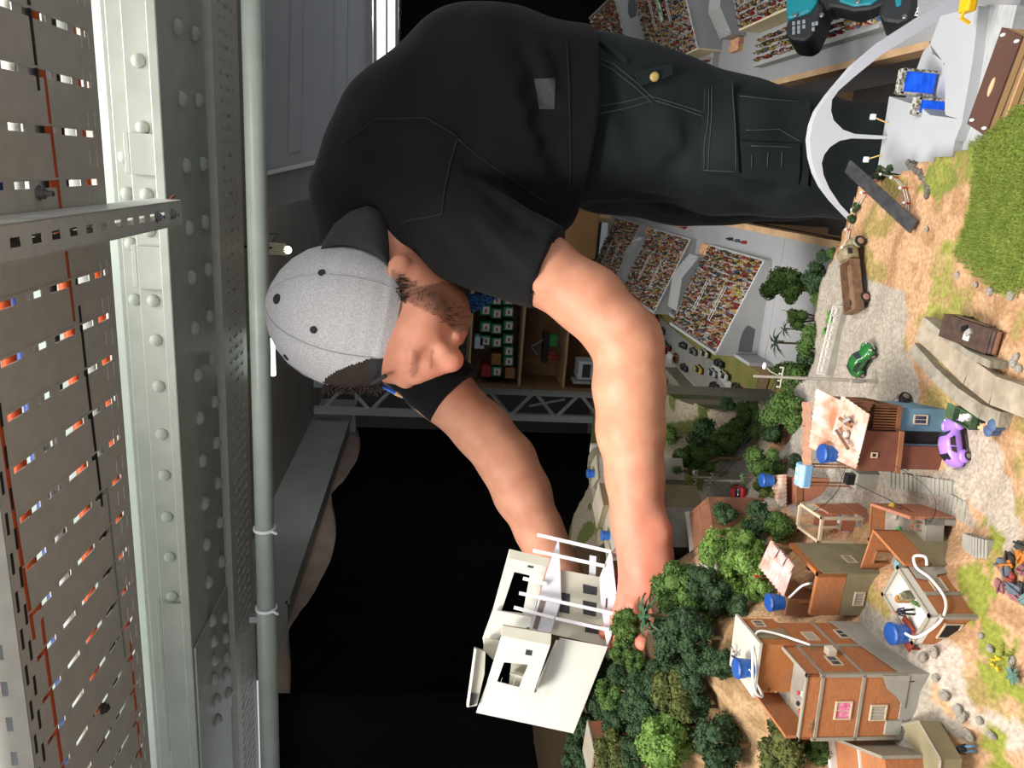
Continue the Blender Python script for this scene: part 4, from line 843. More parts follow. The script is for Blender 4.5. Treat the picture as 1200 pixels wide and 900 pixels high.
def chair(p, s, yaw, label, mat):
    t = thing('plastic_chair', label, 'chair', p); q = yawfr(p, yaw)
    mb = MB(); mb.box(-s * .5, s * .5, -s * .5, s * .5, s * .8, s * .92, q); mb.build('seat', mat, t)
    mb = MB(); mb.box(-s * .5, s * .5, s * .4, s * .52, s * .9, s * 1.8, q); mb.build('backrest', mat, t)
    for i in (-1, 1):
        for j in (-1, 1): mb = MB(); mb.box(i * s * .42 - s * .06, i * s * .42 + s * .06, j * s * .42 - s * .06, j * s * .42 + s * .06, 0, s * .8, q); mb.build('leg', mat, t)
    return t
def person_mini(p, h, yaw, label, cs, ct, ck=(150, 104, 78), hat=None):
    """a small standing painted figurine as one continuous body, clothes by parts of the mesh"""
    t = thing('person', label, 'figurine', p); q = yawfr(p, yaw); s = h
    for nm, mat, shapes in (('trousers', M('fig_t%d' % ct[2], ct, .8), [((-.07, 0, .52), (-.09, 0, .04), .055), ((.07, 0, .52), (.10, 0, .04), .055)]), ('shirt', M('fig_s%d' % cs[2], cs, .8), [((0, 0, .5), (0, 0, .8), .10), ((-.1, 0, .8), (-.17, -.03, .5), .035), ((.1, 0, .8), (.17, -.03, .5), .035)]), ('head', M('fig_k%d' % ck[2], ck, .7), [((0, 0, .84), (0, 0, .9), .04)])):
        mb = MB()
        for a, b, r in shapes: mb.tube([q.p(*(np.array(a) * s)), q.p(*(np.array(b) * s))], [r * s, r * s * .85], 7)
        if nm == 'head': mb.ball(q.p(0, 0, .94 * s), .062 * s, nu=8, nv=6)
        mb.build(nm, mat, t, smooth=True)
    if hat: mb = MB(); mb.lathe([(.075 * s, 0), (.07 * s, .02 * s), (.03 * s, .05 * s)], Fr(q.p(0, 0, .965 * s)), 8); mb.build('hat', M('fig_hat%d' % hat[1], hat, .7), t)
    return t
# ---------------------------------------------------------------- H7: three storey orange house
q, L = basefr((1050, 865), (1054, 796), .85, -.15); L = .058; D = .085
h7 = house('brick_house', 'three storey orange brick house with flat white roof and open terraces', q, L, D)
blk(h7, q, 0, L, 0, D, 0, .073, b_or, 'lower_storeys'); blk(h7, q, -.001, L + .001, -.001, D, -.035, .001, m_plast, 'foundation')
for c in (.0355, .071):
    blk(h7, q, -.001, L + .001, -.001, D + .001, c, c + .0025, m_band, 'floor_band')
for a, b in ((L - .0018, -.001), (L - .0018, .0425), (-.001, -.001)):
    blk(h7, q, a, a + .003, b, b + .003, 0, .075, m_band, 'corner_post')
fR = face(q, L, D, 'right'); fF = q
window(h7, fF, .0195, .045, .014, .012, 'pink'); window(h7, fF, .018, .014, .012, .012, 'slat')
blk(h7, q, .004, .017, -.0016, .0, -.002, .012, m_plast, 'plaster_patch')
mb = MB(); mb.prism([fF.p(L, -.0012, -.002), fF.p(L, -.0012, .022), fF.p(L - .012, -.0012, .016), fF.p(L - .020, -.0012, .006), fF.p(L - .03, -.0012, -.002)], -fF.B * .0006); mb.build('plaster_patch', m_plast, h7)
window(h7, fR, .014, .048, .012, .008); window(h7, fR, .054, .047, .012, .009, 'slat'); window(h7, fR, .058, .013, .012, .010); 
mb = MB(); mb.box(.027, .035, -.006, 0, .046, .053, fR); mb.build('air_conditioner', M('ac_white', (214, 204, 186), .6), h7)
mb = MB(); mb.prism([fR.p(.0, -.0012, -.002), fR.p(.0, -.0012, .006), fR.p(.03, -.0012, .012), fR.p(.05, -.0012, .016), fR.p(D, -.0012, .02), fR.p(D, -.0012, -.002)], -fR.B * .0004); mb.build('plaster_patch', m_plast, h7)
u0, u1, v0, v1 = .015, L + .002, .043, D + .004
blk(h7, q, u0, u1, v0, v1, .0735, .106, b_or2, 'top_storey'); blk(h7, q, u0 - .003, u1 + .003, v0 - .003, v1 + .003, .106, .1085, m_roofw, 'flat_roof')
blk(h7, q, u1 - .0004, u1 + .0006, v0 + .010, v0 + .026, .0735, .106, m_olive, 'plaster_strip')
window(h7, Fr(q.p(u1, v0, .0735), q.B, -q.A, q.C), .031, .014, .009, .008)
# middle terrace (brick back wall) and front terrace with wooden rail
blk(h7, q, .016, .056, .001, .042, .0736, .0742, m_screed, 'terrace_floor')
rim(h7, q, 0, L, 0, .042, .0735, .012, .002, b_or, 'parapet', 'flr'); rim(h7, q, -.001, L + .001, -.001, .043, .0855, .0012, .003, m_band, 'coping', 'flr')
blk(h7, q, 0, .0025, .002, D, .0735, .096, b_or, 'side_wall')
for k in range(9): blk(h7, q, .018, .0192, .044 + k * .0042, .0455 + k * .0042, .0745, .092, m_tim, 'rail_slat')
blk(h7, q, .0165, .0195, .043, .083, .092, .094, m_tim, 'rail_top')
blk(h7, q, 0, .016, .042, D, .071, .0742, m_screed, 'terrace_floor')
p = q.p(.012, .074, .0742); TQ = G(881, 783, .9587); tank(TQ, .0085, .016, 'blue water tank on the corner of the flat white roof')
hose([TQ + V3(.004, -.006, .006), q.p(.014, .040, .100), q.p(.022, .036, .110), q.p(.046, .040, .113), q.p(.062, .058, .104), q.p(.0645, .055, .09), q.p(.0645, .035, .066)], 'white hose looping from the tank over the orange house')
for k, (a, b, lab, ct) in enumerate(((.024, .014, 'tiny sunbathing figure lying on the front terrace of the orange house', 'figurine'), (.034, .012, 'heap of white and green clutter on the front terrace of the orange house', 'clutter'), (.012, .056, 'small white table on the side terrace of the orange house', 'table'))):
    p = q.p(a, b, .0744); r = thing(('lounging_figure', 'clutter_heap', 'garden_table')[k], lab, ct, p); f = Fr(p)
    if k == 2:
        mb = MB(); mb.lathe([(.005, .006), (.005, .007)], f, 12); mb.build('table_top', m_whit, r); mb = MB(); mb.lathe([(.003, 0), (.0006, .001), (.0006, .006)], f, 8); mb.build('table_leg', m_whit, r)
    else:
        for j in range(6): 
            mb = MB(); c = p + V3(rs.uniform(-.006, .006), rs.uniform(-.006, .006), .002 + .001 * j); mb.ball(c, (rs.uniform(.001, .003), rs.uniform(.001, .003), rs.uniform(.001, .002)), nu=6, nv=4); mb.build(('torso', 'head', 'leg', 'towel', 'bag', 'leg')[j] if k == 0 else 'heap_piece', (m_whit, M('fig_skinA', (150, 104, 78), .7), M('plant_green', (70, 104, 48), .8), m_blackp, m_whit, M('cl_red', (170, 60, 60), .6))[j], r)
mb = MB(); p = q.p(.006, .004, .076); mb.lathe([(.0045, 0), (.005, .006), (.0045, .012)], Fr(p, (0, 0, 1), q.B, q.A), 12); mb.build('wicker_basket', M('wicker', (150, 108, 66), .8, nz=(300, 2), rgb2=(110, 76, 44)), None, label='round wicker basket at the corner of the front terrace parapet', cat='basket', loc=p)
c = q.p(.034, .074, .1086); r = thing('scrap_bundle', 'grey bundle of wire and junk on the flat white roof', 'junk', c)
for j in range(8): mb = MB(); d_ = V3(rs.uniform(-.006, .006), rs.uniform(-.004, .004), .001 + .0006 * j); mb.tube([c + d_, c + d_ + V3(rs.uniform(-.006, .006), rs.uniform(-.006, .006), .002)], .0008, 5); mb.build('wire_piece', (m_slat, m_blackp, m_plast)[j % 3], r)
# ---------------------------------------------------------------- H5: house with white roof terrace and drums
q, L = basefr((1124, 755), (1144, 726), .80); L = .036; D = .052
h5 = house('brick_house', 'brick house with white walled roof terrace, blue tank and long white hose', q, L, D)
blk(h5, q, 0, L, 0, D, -.004, .034, b_or, 'storey'); blk(h5, q, .001, L - .001, .001, D, -.03, -.004, m_plast, 'foundation'); rim(h5, q, 0, L, 0, D, .034, .008, .0022, m_whit, 'parapet'); blk(h5, q, .002, L - .002, .002, D - .002, .034, .0345, m_whit, 'terrace_floor')
rim(h5, q, -.0008, L + .0008, -.0008, D + .0008, .0415, .001, .0034, m_band, 'coping'); fR = face(q, L, D, 'right')
for c0, c1 in ((-.03, -.001),): blk(h5, q, -.001, L + .001, -.001, D + .001, -.004, .0005, m_band, 'plinth')
for b in (-.001, .0215): blk(h5, q, L - .002, L + .0014, b - .0012 + .0, b + .0022, 0, .034, m_band, 'corner_post')
window(h5, fR, .026, .012, .012, .010, 'slat'); window(h5, q, .010, .010, .016, .014, 'void')
mb = MB(); mb.prism([fR.p(D, -.0012, 0), fR.p(D, -.0012, .033), fR.p(D - .014, -.0012, .033), fR.p(D - .018, -.0012, .018), fR.p(D - .010, -.0012, .012), fR.p(D - .008, -.0012, 0)], -fR.B * .0004); mb.build('plaster_patch', m_plast, h5)
tank(q.p(-.002, .012, .040), .0088, .016, 'blue water tank at the corner of the white walled terrace')
mb = MB(); mb.tube([q.p(-.009, .002, .0), q.p(-.009, .002, .04)], .0008, 5); mb.tube([q.p(-.009, .022, .0), q.p(-.009, .022, .04)], .0008, 5); mb.box(-.012, .008, .001, .023, .0385, .04, q); mb.build('tank_stand', M('rust_post', (140, 58, 40), .8), h5)
for k, (a, b, col) in enumerate(((.018, .032, (190, 128, 72)), (.023, .030, (170, 150, 106)), (.028, .028, (112, 112, 88)))): barrel(q.p(a, b, .035), .0035, .011, col, ('orange', 'sand coloured', 'olive')[k] + ' oil drum on the white walled terrace', )
person_mini(q.p(.016, .020, .035), .02, .5, 'dark dressed tiny figure kneeling on the white walled terrace', (40, 40, 52), (30, 30, 36))
mb = MB(); c = q.p(.026, .020, .035); 
for j in range(5): mb.ball(c + V3(rs.uniform(-.002, .002), rs.uniform(-.002, .002), .002 + j * .0008), .0018, nu=6, nv=4)
mb.build('potted_plant', M('plant_green', (70, 104, 48), .8), None, label='little green plant on the white walled terrace', cat='plant', loc=c)
hose([q.p(.004, .008, .046), q.p(.015, -.004, .046), q.p(.034, -.003, .034), q.p(.041, .012, .024), q.p(.041, .034, .024), q.p(.041, .046, .03), q.p(.044, .056, .028), q.p(.048, .052, .022), q.p(.044, .046, .022)], 'long white hose hanging down the brick house with the white terrace', .0012)
# ---------------------------------------------------------------- H4: roofless upper room left of the white terrace
q, L = topfr((1043, 707), (1060, 661), .838, .80); D = .05
h4 = house('brick_house', 'roofless brick room with doorway and cluttered floor next to the white terrace', q, L, D); L4, q4 = L, q
blk(h4, q, 0, L, 0, D, -.05, .012, m_olive, 'lower_storey'); blk(h4, q, .001, L - .001, .001, D - .001, .012, .0126, m_screed, 'room_floor')
mb = MB(); mb.wall(Fr(q.p(0, D - .002, .0126), q.A, q.B, q.C), L, .026, .002, [(.008, .019, 0, .016)]); mb.build('back_wall', b_or, h4)
blk(h4, q, L - .0025, L, 0, D, .0126, .038, b_or, 'side_wall'); blk(h4, q, 0, .0025, 0, D, .0126, .018, m_band, 'parapet'); blk(h4, q, 0, L, 0, .0025, .0126, .016, m_band, 'parapet')
mb = MB(); mb.box(.006, .02, D - .0035, D - .002, .0126, .0135, q); mb.box(.0065, .0078, D - .004, D, .0126, .029, q); mb.box(.0192, .0205, D - .004, D, .0126, .029, q); mb.box(.0065, .0205, D - .004, D, .029, .0302, q); mb.build('door_frame', m_tim, h4)
p = q.p(.02, .028, .0128); r = thing('cupboard', 'small teal cupboard in the roofless brick room', 'cupboard', p); mb = MB(); mb.box(-.004, .004, -.003, .003, 0, .009, Fr(p)); mb.build('cupboard_body', M('teal_box', (110, 146, 150), .7), r); mb = MB(); mb.box(-.0035, .0035, -.0036, -.003, .004, .0046, Fr(p)); mb.build('shelf_line', m_blackp, r)
r = thing('brick_heap', 'heap of loose orange bricks in the roofless room', 'bricks', q.p(.034, .026, .0126))
for j in range(22):
    c = q.p(.034 + rs.uniform(-.006, .006), .026 + rs.uniform(-.007, .007), .0134 + .0012 * (j // 6)); mb = MB(); mb.box(-.002, .002, -.001, .001, -.0007, .0007, yawfr(c, rs.uniform(0, 3))); mb.build('brick', M('loose_brick', (214, 104, 52), .8), r)
r = thing('plank_stack', 'loose brown planks on the floor of the roofless room', 'planks', q.p(.02, .012, .0126))
for j in range(5): mb = MB(); mb.box(-.012, .014, -.001, .001, 0, .0008, Fr(q.p(.022, .006 + j * .0032, .0127 + .0002 * j)).rot(.25 + .15 * rs.rand())); mb.build('plank', m_tim, r)
# steps beside it
r = thing('garden_stairs', 'grey concrete steps below the roofless brick room', 'stairs', G(1030, 712, .82))
A_, B_ = G(1006, 703, .805), G(1046, 722, .80); 
for j in range(9): c = A_ + (B_ - A_) * (j / 8); mb = MB(); mb.box(-.004, .004, -.009, .009, -.03, .006 - .0036 * j + .012, yawfr(c, math.atan2(*(B_ - A_)[[1, 0]]))); mb.build('step', m_plast, r)
# ---------------------------------------------------------------- H3: cluttered open terrace over a garage
q, L = topfr((1062, 652), (1065, 606), .815, .762); D = .06
h3 = house('brick_house', 'house with cluttered open roof terrace above a dark garage opening', q, L, D); q3, L3 = q, L
blk(h3, q, 0, L, .018, D, -.03, .036, m_plast, 'ground_storey'); blk(h3, q, 0, .004, 0, .018, -.03, .036, m_plast, 'garage_pier'); blk(h3, q, L - .007, L, 0, .018, -.03, .036, m_plast, 'garage_pier')
blk(h3, q, .004, L - .007, .0175, .0182, -.01, .02, m_void, 'garage_recess'); blk(h3, q, 0, L, 0, .02, .018, .036, m_plast, 'lintel')
blk(h3, q, .001, L - .001, .001, D - .001, .036, .0365, m_screed, 'terrace_floor'); blk(h3, q, L - .002, L + .0006, 0, D, -.01, .052, b_rd, 'side_wall'); blk(h3, q, 0, .002, 0, D, .036, .05, b_or, 'side_wall'); blk(h3, q, 0, L, D - .002, D, .036, .05, b_or, 'back_wall')
rim(h3, q, -.001, L + .001, -.001, D + .001, .05, .0015, .003, m_tim, 'coping', 'lrb')
for k, (a, b, col, nm, lb, ct) in enumerate(((.012, .012, (210, 40, 44), 'red_sack', 'small red bundle on the cluttered roof terrace', 'bundle'), (.012, .024, (60, 110, 180), 'blue_bag', 'blue bag on the cluttered roof terrace', 'bag'), (.016, .034, (90, 150, 90), 'green_crate', 'green crate on the cluttered roof terrace', 'crate'), (.028, .040, (150, 140, 130), 'grey_sack', 'grey sack on the cluttered roof terrace', 'sack'), (.036, .046, (206, 170, 60), 'yellow_bag', 'yellow bag in the corner of the cluttered roof terrace', 'bag'), (.034, .034, (60, 50, 46), 'dark_crate', 'dark crate on the cluttered roof terrace', 'crate'))):
    p = q.p(a, b, .0366); r = thing(nm, lb, ct, p); mm = M('cl_%s' % nm, col, .7)
    mb = MB(); mb.ball(p + V3(0, 0, .002), (.004, .003, .0025), nu=8, nv=5); mb.build('lump', mm, r); mb = MB(); mb.box(-.002, .003, -.001, .001, .003, .0045, yawfr(p, k)); mb.build('fold', mm, r)
chair(q.p(.008, .010, .0366), .006, .6, 'white plastic chair on the cluttered roof terrace', m_whit)
r = thing('wooden_easel', 'bare timber trestle on the cluttered roof terrace', 'trestle', q.p(.026, .008, .0366))
for d_ in (-.004, .004): mb = MB(); mb.tube([q.p(.026 + d_, .004, .0366), q.p(.026, .008, .047)], .0007, 5); mb.build('trestle_leg', m_tim, r)
mb = MB(); mb.tube([q.p(.022, .008, .043), q.p(.032, .008, .043)], .0007, 5); mb.build('trestle_bar', m_tim, r)
# ---------------------------------------------------------------- H6: house with pale corrugated roof and open upper room
q, L = topfr((949, 721), (959, 672), .885, .83); D = .058
h6 = house('brick_house', 'olive walled house with open brick upper room and pale corrugated sheet roof', q, L, D); q6, L6 = q, L
blk(h6, q, 0, L, 0, D, -.05, .026, m_olive, 'lower_storey'); blk(h6, q, .001, L - .001, .001, D, .026, .0265, m_tim, 'room_floor')
blk(h6, q, 0, L, 0, .004, .0265, .055, b_or, 'front_wall'); blk(h6, q, L - .004, L, 0, D, .0265, .055, b_or2, 'side_wall'); blk(h6, q, L - .0005, L + .0006, 0, D, -.03, .05, m_olive, 'plaster_skin'); blk(h6, q, 0, .003, .02, D, .0265, .055, b_or, 'side_wall')
window(h6, q, .012, .006, .012, .008, 'slat'); window(h6, face(q, L, D, 'right'), .02, .006, .012, .008, 'slat')
rq = [(903, 668), (932, 662), (918, 700), (889, 664)]
corr(h6, [G(903, 633, .915), G(931, 662, .905), G(918, 700, .902), G(889, 664, .912)], m_corrp, 'corrugated_roof', 9)
for k in range(3): corr(h6, [G(905 + k * 9, 636 + k * 9, .9165 - k * .003), G(912 + k * 9, 645 + k * 9, .9145 - k * .003), G(906 + k * 9, 656 + k * 9, .914 - k * .003), G(899 + k * 9, 648 + k * 9, .916 - k * .003)], m_corrp, 'patch_sheet', 4)
tank(G(917, 706, .897), .0085, .016, 'blue water tank under the pale corrugated roof'); blk(h6, Fr(G(917, 706, .897)), -.009, .009, -.009, .009, -.05, 0, m_tim, 'tank_shelf')
hose([G(917, 705, .897), G(925, 700, .895), G(938, 688, .892), G(947, 684, .888), G(955, 684, .878)], 'white hose running from the tank under the corrugated roof')
for k, (a, b) in enumerate(((.030, .03), (.026, .045))): barrel(q.p(a, b, .0266), .0045, .012, ((120, 84, 62), (92, 70, 58))[k], ('brown', 'dark brown')[k] + ' drum in the open upper room under the corrugated roof')
mb = MB(); p = G(931, 712, .872); mb.box(-.006, .006, -.004, .004, 0, .0006, yawfr(p, .3)); mb.build('paper_sheet', m_whit, None, label='white sheet lying on the ledge below the corrugated roof', cat='sheet', loc=p)
r = thing('chicken_crate', 'little red and timber crate beside the pale corrugated roof', 'crate', G(890, 680, .90)); p = G(890, 680, .90)
mb = MB(); mb.box(-.006, .006, -.005, .005, 0, .001, Fr(p)); mb.build('crate_floor', m_tim, r)
for i in (-1, 1):
    for j in (-1, 1): mb = MB(); mb.box(i * .0055 - .0006, i * .0055 + .0006, j * .0045 - .0006, j * .0045 + .0006, -.035, .008, Fr(p)); mb.build('crate_post', m_tim, r)
mb = MB(); mb.box(-.004, .004, -.003, .003, .001, .005, Fr(p)); mb.build('red_load', M('cl_red_sack', (210, 40, 44), .7), r)
# ---------------------------------------------------------------- H2: open concrete frame
q, L = topfr((959, 637), (963, 606), .832, .765); D = .05
h2 = house('unfinished_house', 'unfinished brick shell with open concrete frame on top', q, L, D)
blk(h2, q, 0, L, 0, D, -.03, .02, b_rd, 'ground_storey'); blk(h2, q, .001, L - .001, .001, D - .001, .02, .0205, m_screed, 'upper_floor')
for a in (0, L - .003):
    for b in (0, D - .003): blk(h2, q, a, a + .003, b, b + .003, .02, .064, m_frame, 'column')
for a in (0, L - .003): blk(h2, q, a, a + .003, 0, D, .064, .067, m_frame, 'beam')
for b in (0, D - .003): blk(h2, q, 0, L, b, b + .003, .064, .067, m_frame, 'beam')
blk(h2, q, L - .0025, L - .0005, .016, D - .004, .02, .05, b_rd, 'infill_wall'); blk(h2, q, .004, .02, D - .003, D - .001, .02, .048, b_rd, 'infill_wall'); blk(h2, q, .01, .022, .012, .014, .02, .036, b_rd, 'infill_wall')
q2, L2 = topfr((1002, 640), (1003, 608), .785, .752); h2b = house('brick_annexe', 'low red brick annexe with terrace in front of the concrete frame', q2, L2, .03)
blk(h2b, q2, 0, L2, .0, .045, -.02, .026, b_rd, 'walls'); rim(h2b, q2, 0, L2, 0, .045, .026, .006, .002, b_rd); blk(h2b, q2, .002, L2 - .002, .002, .043, .026, .0265, m_screed, 'terrace_floor')
r = thing('lying_figure', 'tiny figure in blue lying on the wall of the red brick annexe', 'figurine', q2.p(L2 - .004, .03, .032)); p = q2.p(L2 - .004, .03, .033)
for nm, d0, d1, rr, mm in (('legs', (.0, 0, 0), (.010, 0, 0), .0014, M('fig_blue', (40, 70, 130), .7)), ('torso', (-.006, 0, .0006), (0, 0, 0), .0019, m_whit), ('head', (-.009, 0, .001), (-.0085, 0, .001), .0015, M('fig_skinA', (150, 104, 78), .7))):
    mb = MB(); mb.tube([p + V3(*d0), p + V3(*d1)], rr, 7); mb.build(nm, mm, r)
# ---------------------------------------------------------------- H10: narrow rusty roof, brick strip, tanks
q, L = topfr((934, 603), (934, 560), .80, .755); D = .04
h10 = house('brick_house', 'narrow brick house with rusty lean-to roof beside the blue roof tank', q, L, D)
blk(h10, q, 0, L, 0, D, -.03, .04, b_rd, 'walls'); corr(h10, [G(921, 600, .806), G(921, 556, .806), G(905, 557, .80), G(905, 610, .80)], m_corr, 'lean_to_roof', 10)
blk(h10, q, 0, L, -.001, .001, .038, .046, m_tim, 'ridge_board')
tank(G(905, 563, .806), .0085, .016, 'blue water tank on the rusty lean-to roof')
c = G(946, 556, .812); r = thing('blue_container', 'pale blue rounded container with two white hatches on a wooden rack', 'container', c)
f = yawfr(c, .1); mb = MB(); mb.prism([f.p(-.013, -.008, -.002), f.p(-.013, .008, -.002), f.p(-.013, .009, .008), f.p(-.013, .004, .013), f.p(-.013, -.004, .013), f.p(-.013, -.009, .008)], f.A * .026); mb.build('container_body', M('container_blue', (130, 176, 216), .45), r, bevel=.0012)
for a in (-.006, .003): mb = MB(); mb.box(a, a + .005, -.0028, .0025, .0128, .0136, f); mb.build('hatch', m_whit, r)
for a in (-.0131,): mb = MB(); mb.box(-.0142, -.0128, -.007, .007, -.001, .009, f); mb.build('end_cap', m_whit, r)
for a in (-.011, .011):
    for b in (-.006, .006): mb = MB(); mb.box(a - .0008, a + .0008, b - .0008, b + .0008, -.05, -.002, f); mb.build('rack_post', m_tim, r)
c = G(948, 575, .78); r = thing('engine_scrap', 'pile of white and dark scrap parts under the blue container', 'scrap', c)
for j in range(7): mb = MB(); mb.box(-.004, .004, -.003, .003, 0, .003, yawfr(c + V3(rs.uniform(-.008, .008), rs.uniform(-.006, .006), .001 * j), rs.rand() * 3)); mb.build('scrap_piece', (m_whit, m_blackp, m_slat, m_tim)[j % 4], r)
# ---------------------------------------------------------------- H1: rusty roofed brown house over blue garage
q, L = basefr((1104, 551), (1100, 482), .755, -.25); L = .058; D = .062
h1 = house('rusty_roof_house', 'brown house with rusty white sheet roof above a blue garage storey', q, L, D)
blk(h1, q, .022, L, .006, D, -.02, .046, m_blue, 'blue_storey'); blk(h1, q, 0, .0225, 0, D, -.02, .05, m_brown, 'brown_storey'); blk(h1, q, .024, .036, .0052, .0062, -.002, .044, m_void, 'garage_opening'); blk(h1, q, .0225, .024, .003, .008, -.002, .044, m_blue, 'door_jamb')
window(h1, Fr(q.p(0, .006, 0), q.A, q.B, q.C), .044, .018, .007, .012)
blk(h1, q, -.002, .036, -.004, D, .05, .088, m_brown, 'upper_storey'); blk(h1, q, -.003, .037, -.0055, D, .0465, .051, m_tim, 'floor_ledge'); window(h1, Fr(q.p(-.002, -.004, .05), q.A, q.B, q.C), .014, .022, .003, .004, 'void')
for k in range(9): blk(h1, q, .037 + k * .0026, .0384 + k * .0026, .002, .004, .05, .074, m_tim, 'balcony_slat')
blk(h1, q, .036, .0605, .001, D, .047, .051, m_tim, 'balcony_floor'); blk(h1, q, .0585, .0605, .002, D, .051, .074, m_corrb, 'balcony_side'); blk(h1, q, .036, .0605, .012, D, .051, .088, m_corrb, 'rear_room')
corr(h1, [q.p(.034, -.006, .094), q.p(.064, -.004, .080), q.p(.064, .03, .084), q.p(.034, .03, .099)], m_corrb, 'porch_roof', 9)
corr(h1, [G(1003, 550, .848), G(1019, 486, .848), G(956, 455, .868), G(948, 524, .868)], m_corr, 'sheet_roof', 12); corr(h1, [G(950, 471, .868), G(950, 545, .866), G(940, 545, .862), G(940, 471, .862)], b_rd, 'tile_strip', 6)
corr(h1, [G(986, 463, .862), G(1019, 486, .850), G(1008, 530, .850), G(975, 508, .862)], m_corr, 'patch_sheet', 7)
tank(G(978, 532, .855), .009, .015, 'blue water tank at the edge of the rusty white roof')
for k, (a, b, lb, cc) in enumerate((((984, 490), (998, 500), 'weathered plank lying on the rusty white roof', m_tim), ((980, 504), (994, 526), 'dark timber beam lying on the rusty white roof', m_corrb), ((988, 494), (996, 490), 'short grey board lying on the rusty white roof', m_slat))):
    A_, B_ = G(a[0], a[1], .864), G(b[0], b[1], .860); mb = MB(); mb.tube([A_, B_], .002, 4); mb.build('roof_plank', cc, None, label=lb, cat='plank', loc=A_)
for k, (x, y, c) in enumerate(((995, 495, (60, 84, 140)), (994, 509, (190, 180, 170)))):
    p = G(x, y, .857); mb = MB(); mb.ball(p + V3(0, 0, .002), (.0035, .003, .003), nu=8, nv=5); mb.build('roof_bundle', M('rb%d' % k, c, .7), None, label=('blue', 'pale')[k] + ' bundle between the planks on the rusty white roof', cat='bundle', loc=p)
# ---------------------------------------------------------------- H9 brown blocks behind the wrist, far houses by the curtain
q, L = topfr((838, 640), (830, 582), .885, .84); h9 = house('brown_house', 'flat brown panelled house beside the wrist', q, L, .06)
blk(h9, q, 0, L, 0, .075, -.03, .045, m_corrb, 'walls'); blk(h9, q, -.002, L + .002, .073, .077, -.02, .05, m_plast, 'gable_wall')
for k in range(3): blk(h9, q, L * (k + .0) / 2.2, L * k / 2.2 + .0015, -.001, .075, .045, .0454, m_brown, 'roof_batten')
for k in range(3): blk(h9, q, 0, L, .004 + k * .028, .0055 + k * .028, .045, .0454, m_brown, 'roof_batten')
q, L = topfr((842, 668), (834, 638), .90, .86); r = house('flat_roof_shed', 'pale concrete shed roof between the wrist and the green trees', q, L, .03); blk(r, q, 0, L, 0, .05, -.03, .04, m_plast, 'walls'); blk(r, q, -.001, L + .001, -.001, .051, .04, .042, m_plast, 'roof_slab')
for k, (fl, fr_2, zt, zb, D, mt, lb, wn) in enumerate((((722, 640), (716, 592), .985, .90, .05, m_plast, 'grey plastered block at the hill rim beside the wrist', 2), ((708, 592), (703, 566), .995, .90, .05, m_olive, 'beige block at the hill rim behind the wrist', 1), ((702, 560), (700, 534), .985, .90, .04, m_plast, 'small grey hut at the hill rim behind the forearm', 1), ((724, 702), (716, 668), .98, .93, .05, b_br, 'brown brick house under the tilted model house, nearest the wrist', 2), ((720, 765), (714, 712), .98, .94, .05, b_rd, 'brick house directly under the tilted model house', 3), ((698, 880), (690, 845), 1.03, .97, .05, b_rd, 'brick hut peeking out below the white front wall', 1), ((722, 905), (708, 880), 1.01, .96, .05, m_plast, 'grey hut with blue tank below the white front wall', 1))):
    q, L = topfr(fl, fr_2, zt, zb); r = house('rim_house', lb, q, L, D); blk(r, q, 0, L, 0, D, -.05, zt - zb, mt, 'walls'); blk(r, q, -.001, L + .001, -.001, D + .001, zt - zb, zt - zb + .002, m_band, 'roof_slab')
    for j in range(wn): window(r, q, L * (j + .3) / wn, .025, L * .35 / wn, .012, 'pane')
    if k in (0, 2, 6): tank(q.p(L * .4, .02, zt - zb + .002), .007, .012, 'blue water tank on the ' + ('grey block beside the wrist', '', 'small grey hut behind the forearm', '', '', '', 'grey hut below the white front wall')[k])
mb = MB(); p = P(696, 530, 1.5); mb.box(-.001, .018, -.004, .004, -.008, .008, Fr(p)); mb.box(-.002, .002, -.002, .002, -.07, -.008, Fr(p)); mb.build('hill_sign', m_whit, None, label='small white board on the hill rim behind the forearm', cat='sign', loc=p - V3(0, 0, .07))
mb = MB(); p = P(738, 636, 1.22); mb.prism([P(722, 628, 1.25), P(725, 640, 1.22), P(735, 641, 1.22), P(731, 628, 1.25)], (0, 0, -.002)); mb.build('paper_sheet', m_whit, None, label='white paper lying on the grey block beside the wrist', cat='paper', loc=p)
# ---------------------------------------------------------------- H8 bottom edge house and footbridge
q, L = topfr((1000, 935), (978, 876), .875, .84); L = .06; r = house('brick_house', 'brick house with white ridge wall beside the concrete ramp', q, L, .06)
q = basefr((1090, 985), (1082, 918), .85)[0]; blk(r, q, 0, .06, 0, .075, -.04, .03, b_or, 'walls'); blk(r, q, .058, .0605, -.001, .076, -.02, .033, m_band, 'gable_wall'); blk(r, q, -.001, .06, .073, .077, .0, .036, m_whit, 'ridge_wall'); blk(r, q, -.001, .06, .034, .0355, .03, .0318, m_whit, 'roof_batten')
br = thing('footbridge', 'narrow grey concrete ramp wall beside the tall orange house', 'wall', G(1080, 870, .85)); A_ = [G(x, y, .848) for x, y in ((1057, 849), (1076, 845), (1102, 890), (1100, 915), (1075, 915), (1077, 893))]
mb = MB(); mb.prism(A_, (0, 0, -.018)); mb.build('ramp_slab', m_olive, br); mb = MB()
for a, b in zip(A_, A_[1:]): mb.tube([a, b], .0012, 4)
mb.build('ramp_kerb', m_band, br)
